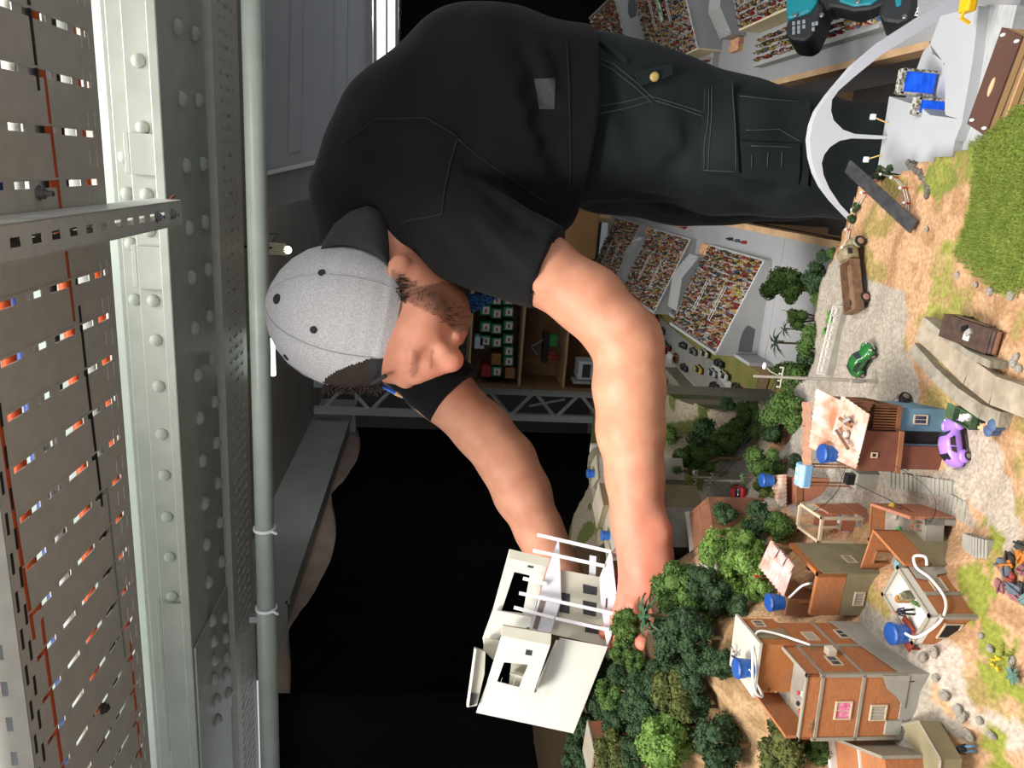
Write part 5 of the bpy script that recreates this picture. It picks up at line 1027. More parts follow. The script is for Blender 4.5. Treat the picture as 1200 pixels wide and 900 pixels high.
# ================================================================== TREES, PALMS, VEHICLES, STREET FURNITURE
def crown_mesh(seed, nb=16, nl=1500, leaf=.125, flat=.8):
    r = np.random.RandomState(seed); cs = []; rad = []
    while len(cs) < nb:
        p = r.uniform(-1, 1, 3)
        if np.linalg.norm(p) > .72: continue
        cs.append(p * (1, 1, flat)); rad.append(r.uniform(.26, .42))
    cs = np.array(cs); rad = np.array(rad); vs = []; fs = []
    k = 0
    while k < nl:
        i = r.randint(nb); n = r.normal(size=3); n /= np.linalg.norm(n); p = cs[i] + n * rad[i] * r.uniform(.86, 1.08)
        dist = np.linalg.norm(cs - p, axis=1) / rad; dist[i] = 9
        if dist.min() < .82: 
            if r.rand() < .9: continue
        n = n + r.normal(size=3) * .55; n /= np.linalg.norm(n); u = np.cross(n, r.normal(size=3)); u /= np.linalg.norm(u); w_ = np.cross(n, u); s = leaf * r.uniform(.55, 1.1); b = len(vs)
        vs += [p + u * s * .6, p + w_ * s * .42, p - u * s * .6 + n * s * .2, p - w_ * s * .42]; fs.append((b, b + 1, b + 2, b + 3)); k += 1
    for c, q in zip(cs, rad):          # inner twig mass of each clump
        mb = MB(); mb.ball(c, float(q * .82), nu=7, nv=5); b = len(vs); vs += [np.array(v) for v in mb.v]; fs += [tuple(b + t for t in f) for f in mb.f]
    me = bpy.data.meshes.new('foliage'); me.from_pydata([tuple(map(float, v)) for v in vs], [], fs); return me
LEAF = {'D': M('leaf_dark', (44, 62, 40), .8, nz=(1.6, 1.2), rgb2=(58, 80, 50), spec=.2), 'G': M('leaf_green', (62, 86, 40), .8, nz=(1.6, 1.2), rgb2=(82, 106, 52), spec=.2), 'L': M('leaf_light', (88, 118, 52), .8, nz=(1.6, 1.2), rgb2=(110, 138, 68), spec=.2), 'O': M('leaf_olive', (62, 72, 38), .8, nz=(1.4, 1.8), rgb2=(88, 90, 46), spec=.2)}
crowns = {}
for ki, kk_ in enumerate('DGLO'):
    crowns[kk_] = []
    for s in range(3):
        me = crown_mesh(100 + s + ki * 10, nb=(16, 22, 13)[s], nl=(1500, 1900, 1400)[s]); me.materials.append(LEAF[kk_]); crowns[kk_].append(me)
m_bark = M('bark', (142, 118, 92), .9, nz=(60, 1.2), rgb2=(104, 84, 62))
def trunk_mesh(seed):
    r = np.random.RandomState(seed); mb = MB(); x, y = r.uniform(-.12, .12, 2)
    mb.tube([(0, 0, -.15), (x * .6, y * .6, .5), (x, y, 1.0)], [.12, .09, .07], 7)
    for k in range(4):
        a = k * 1.57 + r.uniform(-.4, .4); z0 = r.uniform(.55, .85); mb.tube([(x * z0, y * z0, z0), (x + .35 * math.cos(a), y + .35 * math.sin(a), z0 + .2), (x + .6 * math.cos(a), y + .6 * math.sin(a), 1.0 + r.uniform(0, .2))], [.06, .045, .02], 6)
    me = bpy.data.meshes.new('trunk'); me.from_pydata(mb.v, [], mb.f); me.polygons.foreach_set('use_smooth', [True] * len(mb.f)); me.materials.append(m_bark); return me
trunks = [trunk_mesh(s) for s in range(4)]
TL = {'D': 'dark green', 'G': 'mid green', 'L': 'light green', 'O': 'olive brown'}
def tree(x, y, rpx, zc, kind, where, ground=None, grp=None):
    p = G(x, y, zc); d = proj(p)[2]; r = rpx * d / FPX * 1.22
    if ground is None:          # slide back along the slope until the crown sits one trunk length above the ground
        d0 = d
        while d < d0 + .09 and P(x, y, d)[2] - hz(*P(x, y, d)[:2]) > 1.25 * rpx * 1.22 * d / FPX: d += .006
        p = P(x, y, d); zc = float(p[2]); r = rpx * d / FPX * 1.22
    gz = ground if ground is not None else hz(p[0], p[1])
    gz = min(gz, zc - r * .55); t = thing('model_tree', '%s %s model tree %s' % ('large' if rpx >= 26 else ('small' if rpx < 17 else 'bushy'), TL[kind], ('next to ' + min(MARKS, key=lambda q_: math.hypot(q_[0] - x, q_[1] - y))[2]) if 'shrub' not in where else where), 'tree', (p[0], p[1], gz), ('model trees next to ' + min(MARKS, key=lambda q_: math.hypot(q_[0] - x, q_[1] - y))[2]) if 'shrub' not in where else grp, rz=random.uniform(0, 6.28))
    c = mesh_obj('foliage', random.choice(crowns[kind]), t); c.location = (0, 0, zc - gz); c.scale = (r * 1.02, r * 1.02, r * 1.02)
    k = mesh_obj('trunk', random.choice(trunks), t); k.scale = (r * .8, r * .8, max(zc - gz, .01)); return t
MARKS = [(757, 718, 'the dark palm by the hand'), (752, 757, 'the pink fingertip'), (876, 755, 'the flat white roof'), (850, 820, 'the bare sandy slope'), (690, 850, 'the white front wall of the model house'), (715, 750, 'the pergola of the model house'), (792, 640, 'the wrist'), (910, 668, 'the pale corrugated roof'), (805, 605, 'the brown panelled house'), (870, 577, 'the red car'), (850, 455, 'the parked street cars'), (912, 585, 'the rusty lean-to roof'), (948, 448, 'the tall utility pole'), (890, 400, 'the grandstand end wall'), (1000, 310, 'the rusty lorry'), (977, 385, 'the guard rail'), (776, 530, 'the forearm'), (905, 330, 'the packed grandstand'), (962, 865, 'the front terrace of the orange house'), (835, 650, 'the pale concrete shed')]
T1 = 'in the thicket below the hand'; T2 = 'in the thicket below the white model house'; T3 = 'on the bare slope behind the orange house'; T4 = 'in the leafy clump beside the corrugated roof'; T5 = 'beside the valley road'; T6 = 'in front of the nearest grandstand'
for x, y, r, z, k, wh, gz in (
    (793, 688, 27, 1.0, 'G', T1, None), (822, 683, 21, .985, 'D', T1, None), (818, 718, 20, .99, 'G', T1, None), (841, 701, 17, .975, 'D', T1, None), (862, 710, 15, .965, 'D', T1, None), 
    (795, 742, 30, 1.0, 'D', T1, None), (815, 748, 22, .99, 'D', T1, None), (786, 773, 20, 1.0, 'D', T1, None), (740, 738, 9, 1.01, 'G', T2, None), (768, 790, 18, .995, 'D', T1, None), (745, 778, 12, 1.0, 'G', T2, None), (782, 735, 18, .995, 'D', T1, None), (724, 792, 15, 1.005, 'D', T2, None), (760, 812, 18, .995, 'D', T2, None), (815, 770, 16, .98, 'D', T1, None), (700, 826, 15, 1.01, 'D', T2, None), (757, 838, 20, .995, 'D', T2, None), (674, 872, 13, 1.02, 'D', T2, None), (668, 895, 12, 1.02, 'D', T2, None), (706, 782, 12, 1.015, 'D', T2, None), (733, 732, 17, 1.01, 'G', T2, None), (728, 764, 15, 1.01, 'G', T2, None), (750, 800, 17, 1.005, 'D', T2, None), (770, 800, 20, .995, 'D', T1, None),
    (809, 790, 17, .985, 'D', T1, None), (843, 777, 20, .975, 'D', T3, None), (793, 814, 28, .995, 'O', T1, None), (811, 828, 20, .985, 'D', T1, None), (716, 815, 18, 1.015, 'G', T2, None), (738, 822, 25, 1.01, 'D', T2, None), (696, 805, 14, 1.02, 'G', T2, None), (684, 848, 17, 1.025, 'D', T2, None), (720, 848, 17, 1.01, 'D', T2, None), (752, 850, 18, 1.0, 'D', T2, None),
    (777, 871, 31, 1.0, 'L', T2, None), (720, 882, 24, 1.015, 'O', T2, None), (741, 884, 18, 1.01, 'D', T2, None), (683, 886, 15, 1.025, 'D', T2, None), (841, 874, 29, .97, 'D', T3, None), (916, 874, 31, .955, 'O', T3, None), (956, 878, 15, .925, 'G', T3, None), (700, 868, 15, 1.02, 'D', T2, None), (800, 852, 16, .985, 'D', T2, None), (760, 826, 18, 1.0, 'D', T2, None),
    (846, 640, 24, .93, 'L', T4, None), (872, 642, 22, .915, 'L', T4, None), (868, 672, 27, .925, 'L', T4, None), (890, 692, 13, .915, 'L', T4, None), (847, 604, 15, .905, 'D', T4, None), (884, 608, 19, .885, 'D', T4, None), (914, 620, 19, .86, 'G', T4, None), (832, 648, 14, .93, 'L', T4, None),
    (877, 495, 20, .735, 'G', T5, None), (918, 482, 24, .745, 'G', T5, None), (896, 540, 20, .775, 'G', T5, None), (820, 510, 19, .80, 'D', T5, None), (848, 517, 17, .785, 'G', T5, None), (826, 536, 16, .845, 'G', T5, None), (806, 537, 17, .865, 'G', T5, None), (790, 552, 13, .89, 'G', T5, None), (784, 512, 12, .83, 'G', T5, None), (897, 565, 13, .785, 'G', T5, None), (903, 586, 13, .80, 'O', T5, None), (932, 541, 9, .765, 'D', T5, None), (852, 473, 9, .73, 'D', T5, None), (902, 505, 16, .735, 'D', T5, None), (862, 508, 14, .77, 'G', T5, None),
    (917, 334, 22, .665, 'G', T6, LOWZ), (935, 372, 13, .66, 'G', T6, LOWZ), (956, 400, 20, .70, 'G', T6, .62), (958, 328, 18, .68, 'D', T6, .60), (976, 332, 15, .695, 'D', T6, .64), (940, 428, 18, .69, 'D', T6, .62), (966, 352, 13, .69, 'G', T6, .62), (922, 440, 15, .68, 'G', T6, LOWZ), (979, 298, 9, .71, 'G', T6, .66), (932, 450, 21, .70, 'G', T6, .64), (965, 300, 8, .69, 'D', T6, .62)):
    tree(x, y, r, z, k, wh, gz, 'model trees ' + wh)
for x, y, r, z, lb in ((1030, 203, 7, .742, 'by the stage podium'), (1040, 199, 6, .742, 'by the stage podium'), (1022, 208, 5, .738, 'under the steel bar'), (1002, 243, 5, .735, 'outside the lookout fence'), (998, 256, 5, .735, 'outside the lookout fence'), (1060, 545, 6, .76, 'next to the blue garage'), (1060, 812, 7, .845, 'on the rocks below the orange house'), (1078, 730, 7, .825, 'between the steps and the white terrace')):
    tree(x, y, r, z, 'D' if y < 300 else 'G', 'low shrub ' + lb, None, 'low shrubs')
def palm(x, y, rpx, z, label, col=(58, 104, 58), nf=13, gz=None, up=.25, wid=.16, fern=True):
    p = G(x, y, z); d = proj(p)[2]; r = rpx * d / FPX; g = gz if gz is not None else min(hz(p[0], p[1]), z - .002); t = thing('model_palm', label, 'palm', (p[0], p[1], g))
    mp = M('palm_leaf_%d_%d' % (col[0], col[1]), col, .6, nz=(3, 1.3), rgb2=tuple(int(c * .65) for c in col))
    if z - g > .004: mb = MB(); mb.tube([(p[0], p[1], g - .002), (p[0] + .001, p[1], z)], [r * .09, r * .07], 7); mb.build('trunk', m_bark, t)
    for k in range(nf):
        a = k * 2.4 + random.uniform(-.2, .2); el = up + .5 * ((k % 3) / 2.0) + random.uniform(-.1, .1); vs = []; fs = []; n = 7
        for i in range(n + 1):
            s = i / n; rr = r * s; h = r * (math.sin(el) * s * 1.2 - .75 * s * s); c = p + V3(math.cos(a) * rr, math.sin(a) * rr, h); wv = V3(-math.sin(a), math.cos(a), 0) * r * wid * math.sin(min(1, s * 1.15 + .12) * math.pi) ** .6 * (1.0 if not fern or i % 2 else .35)
            vs += [c - wv - V3(0, 0, r * .03), c + V3(0, 0, r * .02), c + wv - V3(0, 0, r * .03)]
        for i in range(n): b = 3 * i; fs += [(b, b + 3, b + 4, b + 1), (b + 1, b + 4, b + 5, b + 2)]
        mb = MB(); mb.add(vs, fs); mb.build('frond', mp, t)
    return t
palm(757, 722, 27, 1.008, 'dark palm with curved fronds growing in front of the hand', (44, 84, 50), 18, gz=.965, wid=.2); palm(910, 402, 17, .675, 'tall grey green palm in front of the grandstand end', (84, 108, 84), gz=LOWZ); palm(920, 386, 10, .66, 'small grey green palm beside the tall one at the grandstand', (84, 108, 84), gz=LOWZ)
palm(972, 372, 13, .745, 'bright banana plant with broad leaves beside the road rail', (92, 148, 60), 9, fern=False); palm(777, 447, 8, .56, 'small bright palm below the elbow', (70, 126, 54), gz=LOWZ); palm(870, 560, 9, .82, 'small palm behind the red car', (74, 110, 60))
palm(1188, 792, 15, .80, 'blue green agave rosette beside the path', (92, 128, 116), 12, up=.5, fern=False); palm(1164, 471, 8, .775, 'small bright fern on the concrete ledge', (96, 150, 60), 10); palm(966, 388, 8, .74, 'small agave at the foot of the road rail trees', (100, 150, 76), 8, fern=False); palm(786, 455, 7, .55, 'low green palm beside the street terraces', (60, 110, 50), gz=LOWZ)
for x, y, c, lb in ((1160, 775, (214, 176, 40), 'clump of yellow flowers beside the path'), (1082, 818, (226, 222, 214), 'small white goat on the rocks'), (1166, 764, (130, 140, 70), 'grey green weed tuft by the yellow flowers')):
    p = G(x, y, .808 if y < 800 else .83); gz = hz(p[0], p[1]); r = thing(('flower_clump', 'goat_figure', 'weed_tuft')[(1160, 1082, 1166).index(x)], lb, ('flowers', 'goat', 'weed')[(1160, 1082, 1166).index(x)], (p[0], p[1], gz))
    mm = M('tuft%d' % c[0], c, .8)
    if x == 1082:
        mb = MB(); mb.tube([(p[0] - .003, p[1], gz + .004), (p[0] + .003, p[1], gz + .004)], .0018, 7); mb.tube([(p[0] + .003, p[1], gz + .0045), (p[0] + .005, p[1], gz + .0065)], .001, 6)
        for i in (-1, 1):
            for j in (-1, 1): mb.tube([(p[0] + i * .0024, p[1] + j * .001, gz), (p[0] + i * .0024, p[1] + j * .001, gz + .004)], .0005, 5)
        mb.build('goat_body', mm, r)
    else:
        for j in range(12): mb = MB(); q_ = V3(p[0] + rs.uniform(-.005, .005), p[1] + rs.uniform(-.005, .005), gz); mb.tube([q_, q_ + V3(0, 0, .004)], .0003, 4); mb.ball(q_ + V3(0, 0, .0045), .0012, nu=5, nv=4); mb.build('flower' if x == 1160 else 'tuft', mm, r)
# ------------------------------------------------------------------ vehicles
m_tyre = M('tyre', (30, 29, 28), .8); m_hub = M('hubcap', (128, 124, 112), .4, metal=.3); m_glass = M('car_glass', (30, 36, 44), .1, spec=.7); m_chrome = M('chrome', (200, 200, 200), .2, metal=.8)
def wheel(root, q, a, b, r, w_, mat=None):
    f = Fr(q.p(a, b, r), q.A, q.C, q.B); mb = MB(); mb.lathe([(r * .55, -w_ / 2), (r * .92, -w_ / 2), (r, -w_ * .3), (r, w_ * .3), (r * .92, w_ / 2), (r * .55, w_ / 2)], f, 16); o = mb.build('wheel', m_tyre, root)
    mb = MB(); mb.lathe([(r * .58, -w_ * .54), (r * .5, -w_ * .62), (r * .15, -w_ * .66), (.0001, -w_ * .66), (.0001, w_ * .66), (r * .15, w_ * .66), (r * .5, w_ * .62), (r * .58, w_ * .54)], f, 14); mb.build('hubcap', mat or m_hub, o)
def loft_body(q, st, n=12):
    """stations (x, halfwidth, z0, z1, squareness)"""
    vs = []; fs = []
    for (x, hw, z0, z1, e) in st:
        for k in range(n):
            t = 2 * math.pi * k / n; c, s = math.cos(t), math.sin(t); y = hw * math.copysign(abs(c) ** e, c); z = (z0 + z1) / 2 + (z1 - z0) / 2 * math.copysign(abs(s) ** e, s); vs.append(q.p(x, y, z))
    m = len(st)
    for i in range(m - 1):
        for k in range(n): fs.append((i * n + k, i * n + (k + 1) % n, (i + 1) * n + (k + 1) % n, (i + 1) * n + k))
    fs += [tuple(range(n - 1, -1, -1)), tuple((m - 1) * n + k for k in range(n))]
    mb = MB(); mb.add(vs, fs); return mb
def beetle(pa, pb, z, L, col, label, name='beetle_car'):
    a, b = G(pa[0], pa[1], z), G(pb[0], pb[1], z); A = (b - a); A[2] = 0; A /= np.linalg.norm(A); c = (a + b) / 2; s = L / .047
    q = Fr((c[0], c[1], hz(c[0], c[1]) + .0006), A * s, V3(-A[1], A[0], 0) * s, V3(0, 0, s)); t = thing(name, label, 'car', q.o); mc = M('paint_%d_%d_%d' % col, col, .3, coat=.5)
    mb = loft_body(q, [(-.0232, .003, .005, .0085, .8), (-.0215, .0065, .0035, .0125, .75), (-.017, .0080, .003, .0165, .75), (-.010, .0086, .0028, .0195, .75), (-.002, .0088, .0028, .0203, .72), (.004, .0087, .0028, .0185, .75), (.0085, .0084, .0028, .0132, .8), (.014, .0078, .003, .0118, .8), (.019, .0066, .0035, .0100, .8), (.0228, .003, .005, .0078, .8)], 16); mb.build('body', mc, t, smooth=True)
    for x in (-.0145, .0145):
        for y in (-1, 1):
            mb = MB(); mb.ball(q.p(x, y * .0082, .0062), (.0062, .0030, .0050), q, 12, 8); mb.build('fender', mc, t, smooth=True); wheel(t, Fr(q.o, q.A, q.B, q.C), x, y * .0098, .0040, .0028)
    for y in (-1, 1):
        mb = MB(); yy = y * .0086
        mb.prism([q.p(-.0055, yy, .0128), q.p(.0035, yy, .0128), q.p(.0015, yy * .90, .0168), q.p(-.005, yy * .90, .0172)], q.B * (y * .0004)); mb.build('side_window', m_glass, t)
        mb = MB(); mb.prism([q.p(-.012, yy * .97, .0128), q.p(-.0066, yy, .0128), q.p(-.0062, yy * .9, .017), q.p(-.010, yy * .9, .0165)], q.B * (y * .0004)); mb.build('side_window', m_glass, t)
        mb = MB(); mb.ball(q.p(.0205, y * .0066, .0078), .0017, q, 8, 6); mb.build('headlamp', m_chrome, t, smooth=True)
        mb = MB(); mb.box(-.013, .013, min(y * .0072, y * .0088), max(y * .0072, y * .0088), .003, .0036, q); mb.build('running_board', m_blackp, t)
    mb = MB(); mb.prism([q.p(.0078, -.0055, .0137), q.p(.0078, .0055, .0137), q.p(.0042, .0048, .0180), q.p(.0042, -.0048, .0180)], (q.A + q.C) * .0006); mb.build('windscreen', m_glass, t)
    mb = MB(); mb.prism([q.p(-.0165, -.0045, .0158), q.p(-.0165, .0045, .0158), q.p(-.0115, .0045, .0190), q.p(-.0115, -.0045, .0190)], (-q.A + q.C) * .0005); mb.build('rear_window', m_glass, t)
    for x in (-.0238, .0236): mb = MB(); mb.tube([q.p(x, -.0075, .0055), q.p(x * 1.01, 0, .0055), q.p(x, .0075, .0055)], .0007 * s, 6); mb.build('bumper', m_chrome, t)
    return t
beetle((1129, 535), (1124, 500), .757, .049, (168, 124, 226), 'lilac rounded small car parked by the brown house'); beetle((1008, 436), (1024, 408), .751, .046, (34, 98, 44), 'dark green rounded small car on the grey road')
def small_car(x, y, z, yaw, col, label, L=.046, grp='cars in the low street', kind='car', zoff=0.0):
    p = G(x, y, z); q = yawfr((p[0], p[1], z + .0008 + zoff), yaw); s = L / .046; q = Fr(q.o, q.A * s, q.B * s, q.C * s); t = thing('street_car', label, 'car', q.o, grp); mc = M('paint_%d_%d_%d' % col, col, .3, coat=.5)
    loft_body(q, [(-.023, .0072, .004, .0095, .5), (-.021, .0092, .003, .0112, .4), (0, .0096, .003, .0115, .4), (.018, .0092, .003, .0105, .4), (.023, .007, .004, .0085, .5)], 16).build('body', mc, t, smooth=True)
    loft_body(q, [(-.0195, .0072, .0105, .0115, .5), (-.014, .0078, .0105, .0172, .45), (.001, .0078, .0105, .0176, .45), (.0095, .0078, .0105, .0112, .5)], 12).build('cabin', m_glass, t, smooth=True)
    mb = MB(); mb.box(-.0135, .001, -.0062, .0062, .0170, .0181, q); mb.build('roof', mc, t, bevel=.0006)
    for a in (-.014, .014):
        for b in (-.0092, .0092): wheel(t, q, a, b, .0038, .0026)
    return t
sy = math.atan2(*(G(875, 470, LOWZ) - G(800, 400, LOWZ))[[1, 0]])
for x, y, c, lb in ((822, 433, (196, 168, 50), 'yellow taxi driving in the low street'), (838, 437, (176, 178, 176), 'silver car beside the yellow taxi'), (852, 440, (206, 206, 204), 'white estate car in the parked row of the low street'), (840, 453, (44, 44, 48), 'black car behind the yellow taxi'), (866, 455, (70, 66, 60), 'dark brown car in the parked row of the low street'), (874, 468, (30, 110, 104), 'teal car at the end of the parked row'), (849, 467, (92, 64, 74), 'plum coloured car at the kerb near the trees'), (845, 426, (60, 60, 58), 'charcoal car at the head of the parked row'), (804, 431, (58, 56, 54), 'grey black car waiting by the terraces'), (803, 405, (36, 40, 50), 'dark blue car beside the green lorry'), (815, 412, (110, 112, 114), 'mid grey car behind the grandstand corner'), (829, 414, (196, 184, 160), 'cream car behind the grandstand corner'), (778, 388, (50, 60, 84), 'navy car among the market stalls')):
    small_car(x, y, LOWZ + .004, sy + rs.uniform(-.1, .1), c, lb, .040)
p = G(870, 577, .78); small_car(870, 577, hz(p[0], p[1]) + .001, 1.9, (176, 32, 34), 'red car parked on the valley road under the small palm', .044, None)
# lorry with a green box, market stalls behind the stand
p = G(785, 408, LOWZ); q = yawfr((p[0], p[1], LOWZ + .004), sy); t = thing('box_lorry', 'lorry with bright green box body in the low street', 'truck', q.o)
mb = MB(); mb.box(-.05, .012, -.013, .013, .008, .038, q); mb.build('box_body', M('lorry_green', (58, 150, 86), .5), t, bevel=.001); mb = MB(); mb.box(.014, .032, -.012, .012, .006, .028, q); mb.build('cab', M('lorry_red', (150, 50, 44), .5), t, bevel=.002); mb = MB(); mb.box(.0315, .0325, -.010, .010, .017, .025, q); mb.build('windscreen', m_glass, t); mb = MB(); mb.box(-.05, .03, -.008, .008, .004, .008, q); mb.build('chassis', m_blackp, t)
for a in (-.038, .022):
    for b in (-.0115, .0115): wheel(t, q, a, b, .0055, .004)
for k, (x, y, c) in enumerate(((762, 376, (206, 170, 110)), (774, 371, (196, 140, 80)), (768, 390, (176, 110, 60)), (757, 366, (200, 196, 186)), (795, 420, (206, 206, 200)))):
    p = G(x, y, LOWZ); q = yawfr((p[0], p[1], LOWZ), sy); t = thing('market_stall', ('sand', 'orange', 'brown', 'white', 'pale grey')[k] + ' covered market stall behind the grandstands', 'stall', q.o); mm = M('stall%d' % k, c, .7)
    mb = MB(); mb.box(-.016, .016, -.012, .012, .004, .012, q); mb.build('counter', m_tim, t); mb = MB(); mb.prism([q.p(-.02, -.015, .026), q.p(-.02, 0, .032), q.p(-.02, .015, .026)], q.A * .04); mb.build('awning', mm, t)
    for a in (-.018, .018):
        for b in (-.013, .013): mb = MB(); mb.tube([q.p(a, b, 0), q.p(a, b, .027)], .0008, 5); mb.build('stall_post', m_whit, t)
# brown tipper truck
a, b = G(1014, 342, .744), G(1011, 292, .742); A = b - a; A[2] = 0; Lw = np.linalg.norm(A); A /= Lw; c = (a + b) / 2; q = Fr((c[0], c[1], hz(c[0], c[1]) + .0005), A, (-A[1], A[0], 0)); t = thing('old_lorry', 'rusty brown lorry with a beige cab on the sandy road', 'truck', q.o)
q = q.at(0, .009, 0); m_lb = M('lorry_bed', (128, 98, 76), .7, nz=(120, 1.4), rgb2=(96, 70, 54)); m_cab = M('lorry_cab', (150, 140, 112), .6, nz=(150, 1.3), rgb2=(118, 104, 80))
mb = MB(); mb.box(-.048, .014, -.0115, .0115, .010, .0125, q); mb.build('bed_floor', m_lb, t)
for bx, nm in (((-.048, .014, -.012, -.0105), 'bed_side'), ((-.048, .014, .0105, .012), 'bed_side'), ((-.049, -.0475, -.012, .012), 'tailgate'), ((.0125, .014, -.012, .012), 'headboard')): mb = MB(); mb.box(*bx, .010, .0215, q); mb.build(nm, m_lb, t)
mb = MB(); mb.box(-.044, .036, -.006, .006, .005, .010, q); mb.build('chassis', m_blackp, t)
loft_body(q, [(.016, .0105, .008, .024, .35), (.022, .0108, .008, .0265, .35), (.028, .0105, .008, .0262, .38), (.0315, .0098, .008, .0185, .45)], 16).build('cab', m_cab, t, smooth=True); loft_body(q, [(.030, .0075, .007, .0178, .5), (.038, .0068, .007, .0165, .5), (.042, .0050, .008, .0140, .6)], 14).build('bonnet', m_cab, t, smooth=True)
for s in (-1, 1): mb = MB(); mb.ball(q.p(.036, s * .0088, .0085), (.008, .0038, .006), q, 12, 7); mb.build('fender', m_cab, t, smooth=True); mb = MB(); mb.box(.0195, .0265, s * .0107 - .0004, s * .0107 + .0004, .0175, .0230, q); mb.build('side_window', m_glass, t)
mb = MB(); mb.prism([q.p(.0315, -.008, .0185), q.p(.0315, .008, .0185), q.p(.0285, .008, .0245), q.p(.0285, -.008, .0245)], q.A * .0008); mb.build('windscreen', m_glass, t)
for a_ in (-.034, .036):
    for b_ in (-.0105, .0105): wheel(t, q, a_, b_, .0068, .0048, M('hub_rust', (150, 110, 96), .6))
# black boxy wreck with white bits on the roof
a, b = G(1117, 381, .768), G(1170, 402, .774); A = b - a; A[2] = 0; Lw = np.linalg.norm(A); A /= Lw; c = (a + b) / 2; q = Fr((c[0], c[1], hz(c[0], c[1]) + .0006), A, (-A[1], A[0], 0)); t = thing('black_van', 'boxy dark brown van with a white scrap on its roof', 'van', q.o)
m_van = M('van_dark', (58, 48, 44), .5, nz=(150, 1.3), rgb2=(84, 64, 54)); hl_ = Lw / 2
mb = MB(); mb.box(-hl_, hl_, -.0105, .0105, .004, .019, q); mb.build('body', m_van, t, bevel=.0012); mb = MB(); mb.box(-hl_ + .001, hl_ - .003, -.0108, .0108, .019, .0202, q); mb.build('roof', m_van, t, bevel=.0008)
for s in (-1, 1): mb = MB(); mb.box(-hl_ * .7, hl_ * .6, s * .0108 - .0006, s * .0108 + .0002, .012, .0165, q); mb.build('side_window', m_glass, t)
for k in range(4): mb = MB(); mb.box(hl_, hl_ + .004, -.010, .010, .004 + k * .0038, .0055 + k * .0038, q); mb.build('rear_slat', m_corrb, t)
for a_ in (-hl_ * .6, hl_ * .6):
    for b_ in (-.010, .010): wheel(t, q, a_, b_, .0045, .003)
for k, (a_, b_, mm) in enumerate(((.004, -.003, m_whit), (.0, .004, m_blackp), (.006, .002, m_slat))): mb = MB(); mb.box(-.0035, .0035, -.0025, .0025, .0202, .0212 + .0006 * k, q.at(a_, b_, 0).rot(.4 * k)); mb.build('roof_scrap', mm, t)
# black motorcycle by the blue garage
p = G(1070, 474, .754); q = yawfr((p[0], p[1], hz(p[0], p[1])), .9); t = thing('motorcycle', 'small black motorcycle beside the blue garage', 'motorcycle', q.o)
for a_ in (-.009, .009): wheel(t, q, a_, 0, .0058, .004)
loft_body(q, [(-.011, .002, .009, .012, .7), (-.004, .0032, .006, .0135, .6), (.004, .0034, .005, .014, .6), (.010, .002, .008, .013, .7)], 10).build('frame_tank', m_blackp, t, smooth=True); mb = MB(); mb.tube([q.p(.008, -.006, .0175), q.p(.0075, 0, .016), q.p(.008, .006, .0175)], .0006, 5); mb.build('handlebar', m_chrome, t); mb = MB(); mb.tube([q.p(.0075, 0, .016), q.p(.0095, 0, .006)], .0008, 5); mb.build('fork', m_chrome, t)
# green skip with rubbish, blue bins
c4_ = [G(1121, 487, .762), G(1127, 478, .762), G(1152, 492, .765), G(1147, 503, .764)]; p = sum(c4_) / 4; gz = hz(p[0], p[1]); A = c4_[2] - c4_[1]; A[2] = 0; Ls = np.linalg.norm(A); A /= Ls; q = Fr((p[0], p[1], gz), A, (-A[1], A[0], 0)); t = thing('rubbish_skip', 'open dark green skip filled with white sacks', 'skip', q.o); m_skip = M('skip_green', (72, 96, 66), .7, nz=(150, 1.2), rgb2=(54, 74, 50))
for bx in ((-.012, .012, -.007, -.0062), (-.012, .012, .0062, .007), (-.012, -.0112, -.007, .007), (.0112, .012, -.007, .007)): mb = MB(); mb.box(*bx, 0, .010, q); mb.build('skip_side', m_skip, t)
mb = MB(); mb.box(-.012, .012, -.007, .007, 0, .004, q); mb.build('skip_floor', m_skip, t); mb = MB(); mb.box(-.022, -.012, -.007, .007, .009, .0098, q); mb.build('skip_lid', m_skip, t)
for k, (a_, b_, mm, lb, nm) in enumerate(((-.003, -.001, m_whit, 'white sack lying in the green skip', 'rubbish_sack'), (.003, .002, m_whit, 'crumpled white bag at the end of the green skip', 'rubbish_bag'), (.018, -.002, M('card_pale', (214, 170, 130), .8), 'torn cardboard next to the green skip', 'cardboard_scrap'), (.024, .003, M('card_pale', (214, 170, 130), .8), 'folded cardboard beside the blue bins', 'cardboard_scrap'), (.016, .004, m_void, 'black rubbish bag between skip and bins', 'rubbish_bag'))):
    c = q.p(a_, b_, .006 if k < 2 else .002); r = thing(nm, lb, 'rubbish', c); mb = MB(); mb.ball(c, (.0042, .0028, .003), nu=8, nv=5); mb.build('lump', mm, r); mb = MB(); mb.box(-.003, .003, -.001, .0015, .001, .003, yawfr(c, k)); mb.build('fold', mm, r)
for x, y, lb in ((1166, 505, 'blue grey waste bin standing next to the cardboard'), (1172, 499, 'blue grey waste bin standing against the concrete ledge')):
    p = G(x, y, .772); gz = hz(p[0], p[1]); r = thing('waste_bin', lb, 'bin', (p[0], p[1], gz)); f = Fr((p[0], p[1], gz)); mb = MB(); mb.lathe([(.0042, 0), (.0048, .009)], f, 14); mb.build('bin_body', M('bin_blue', (74, 94, 128), .5), r); mb = MB(); mb.lathe([(.0052, .009), (.0052, .0102), (.0015, .0115)], f, 14); mb.build('bin_lid', M('bin_blue', (74, 94, 128), .5), r)
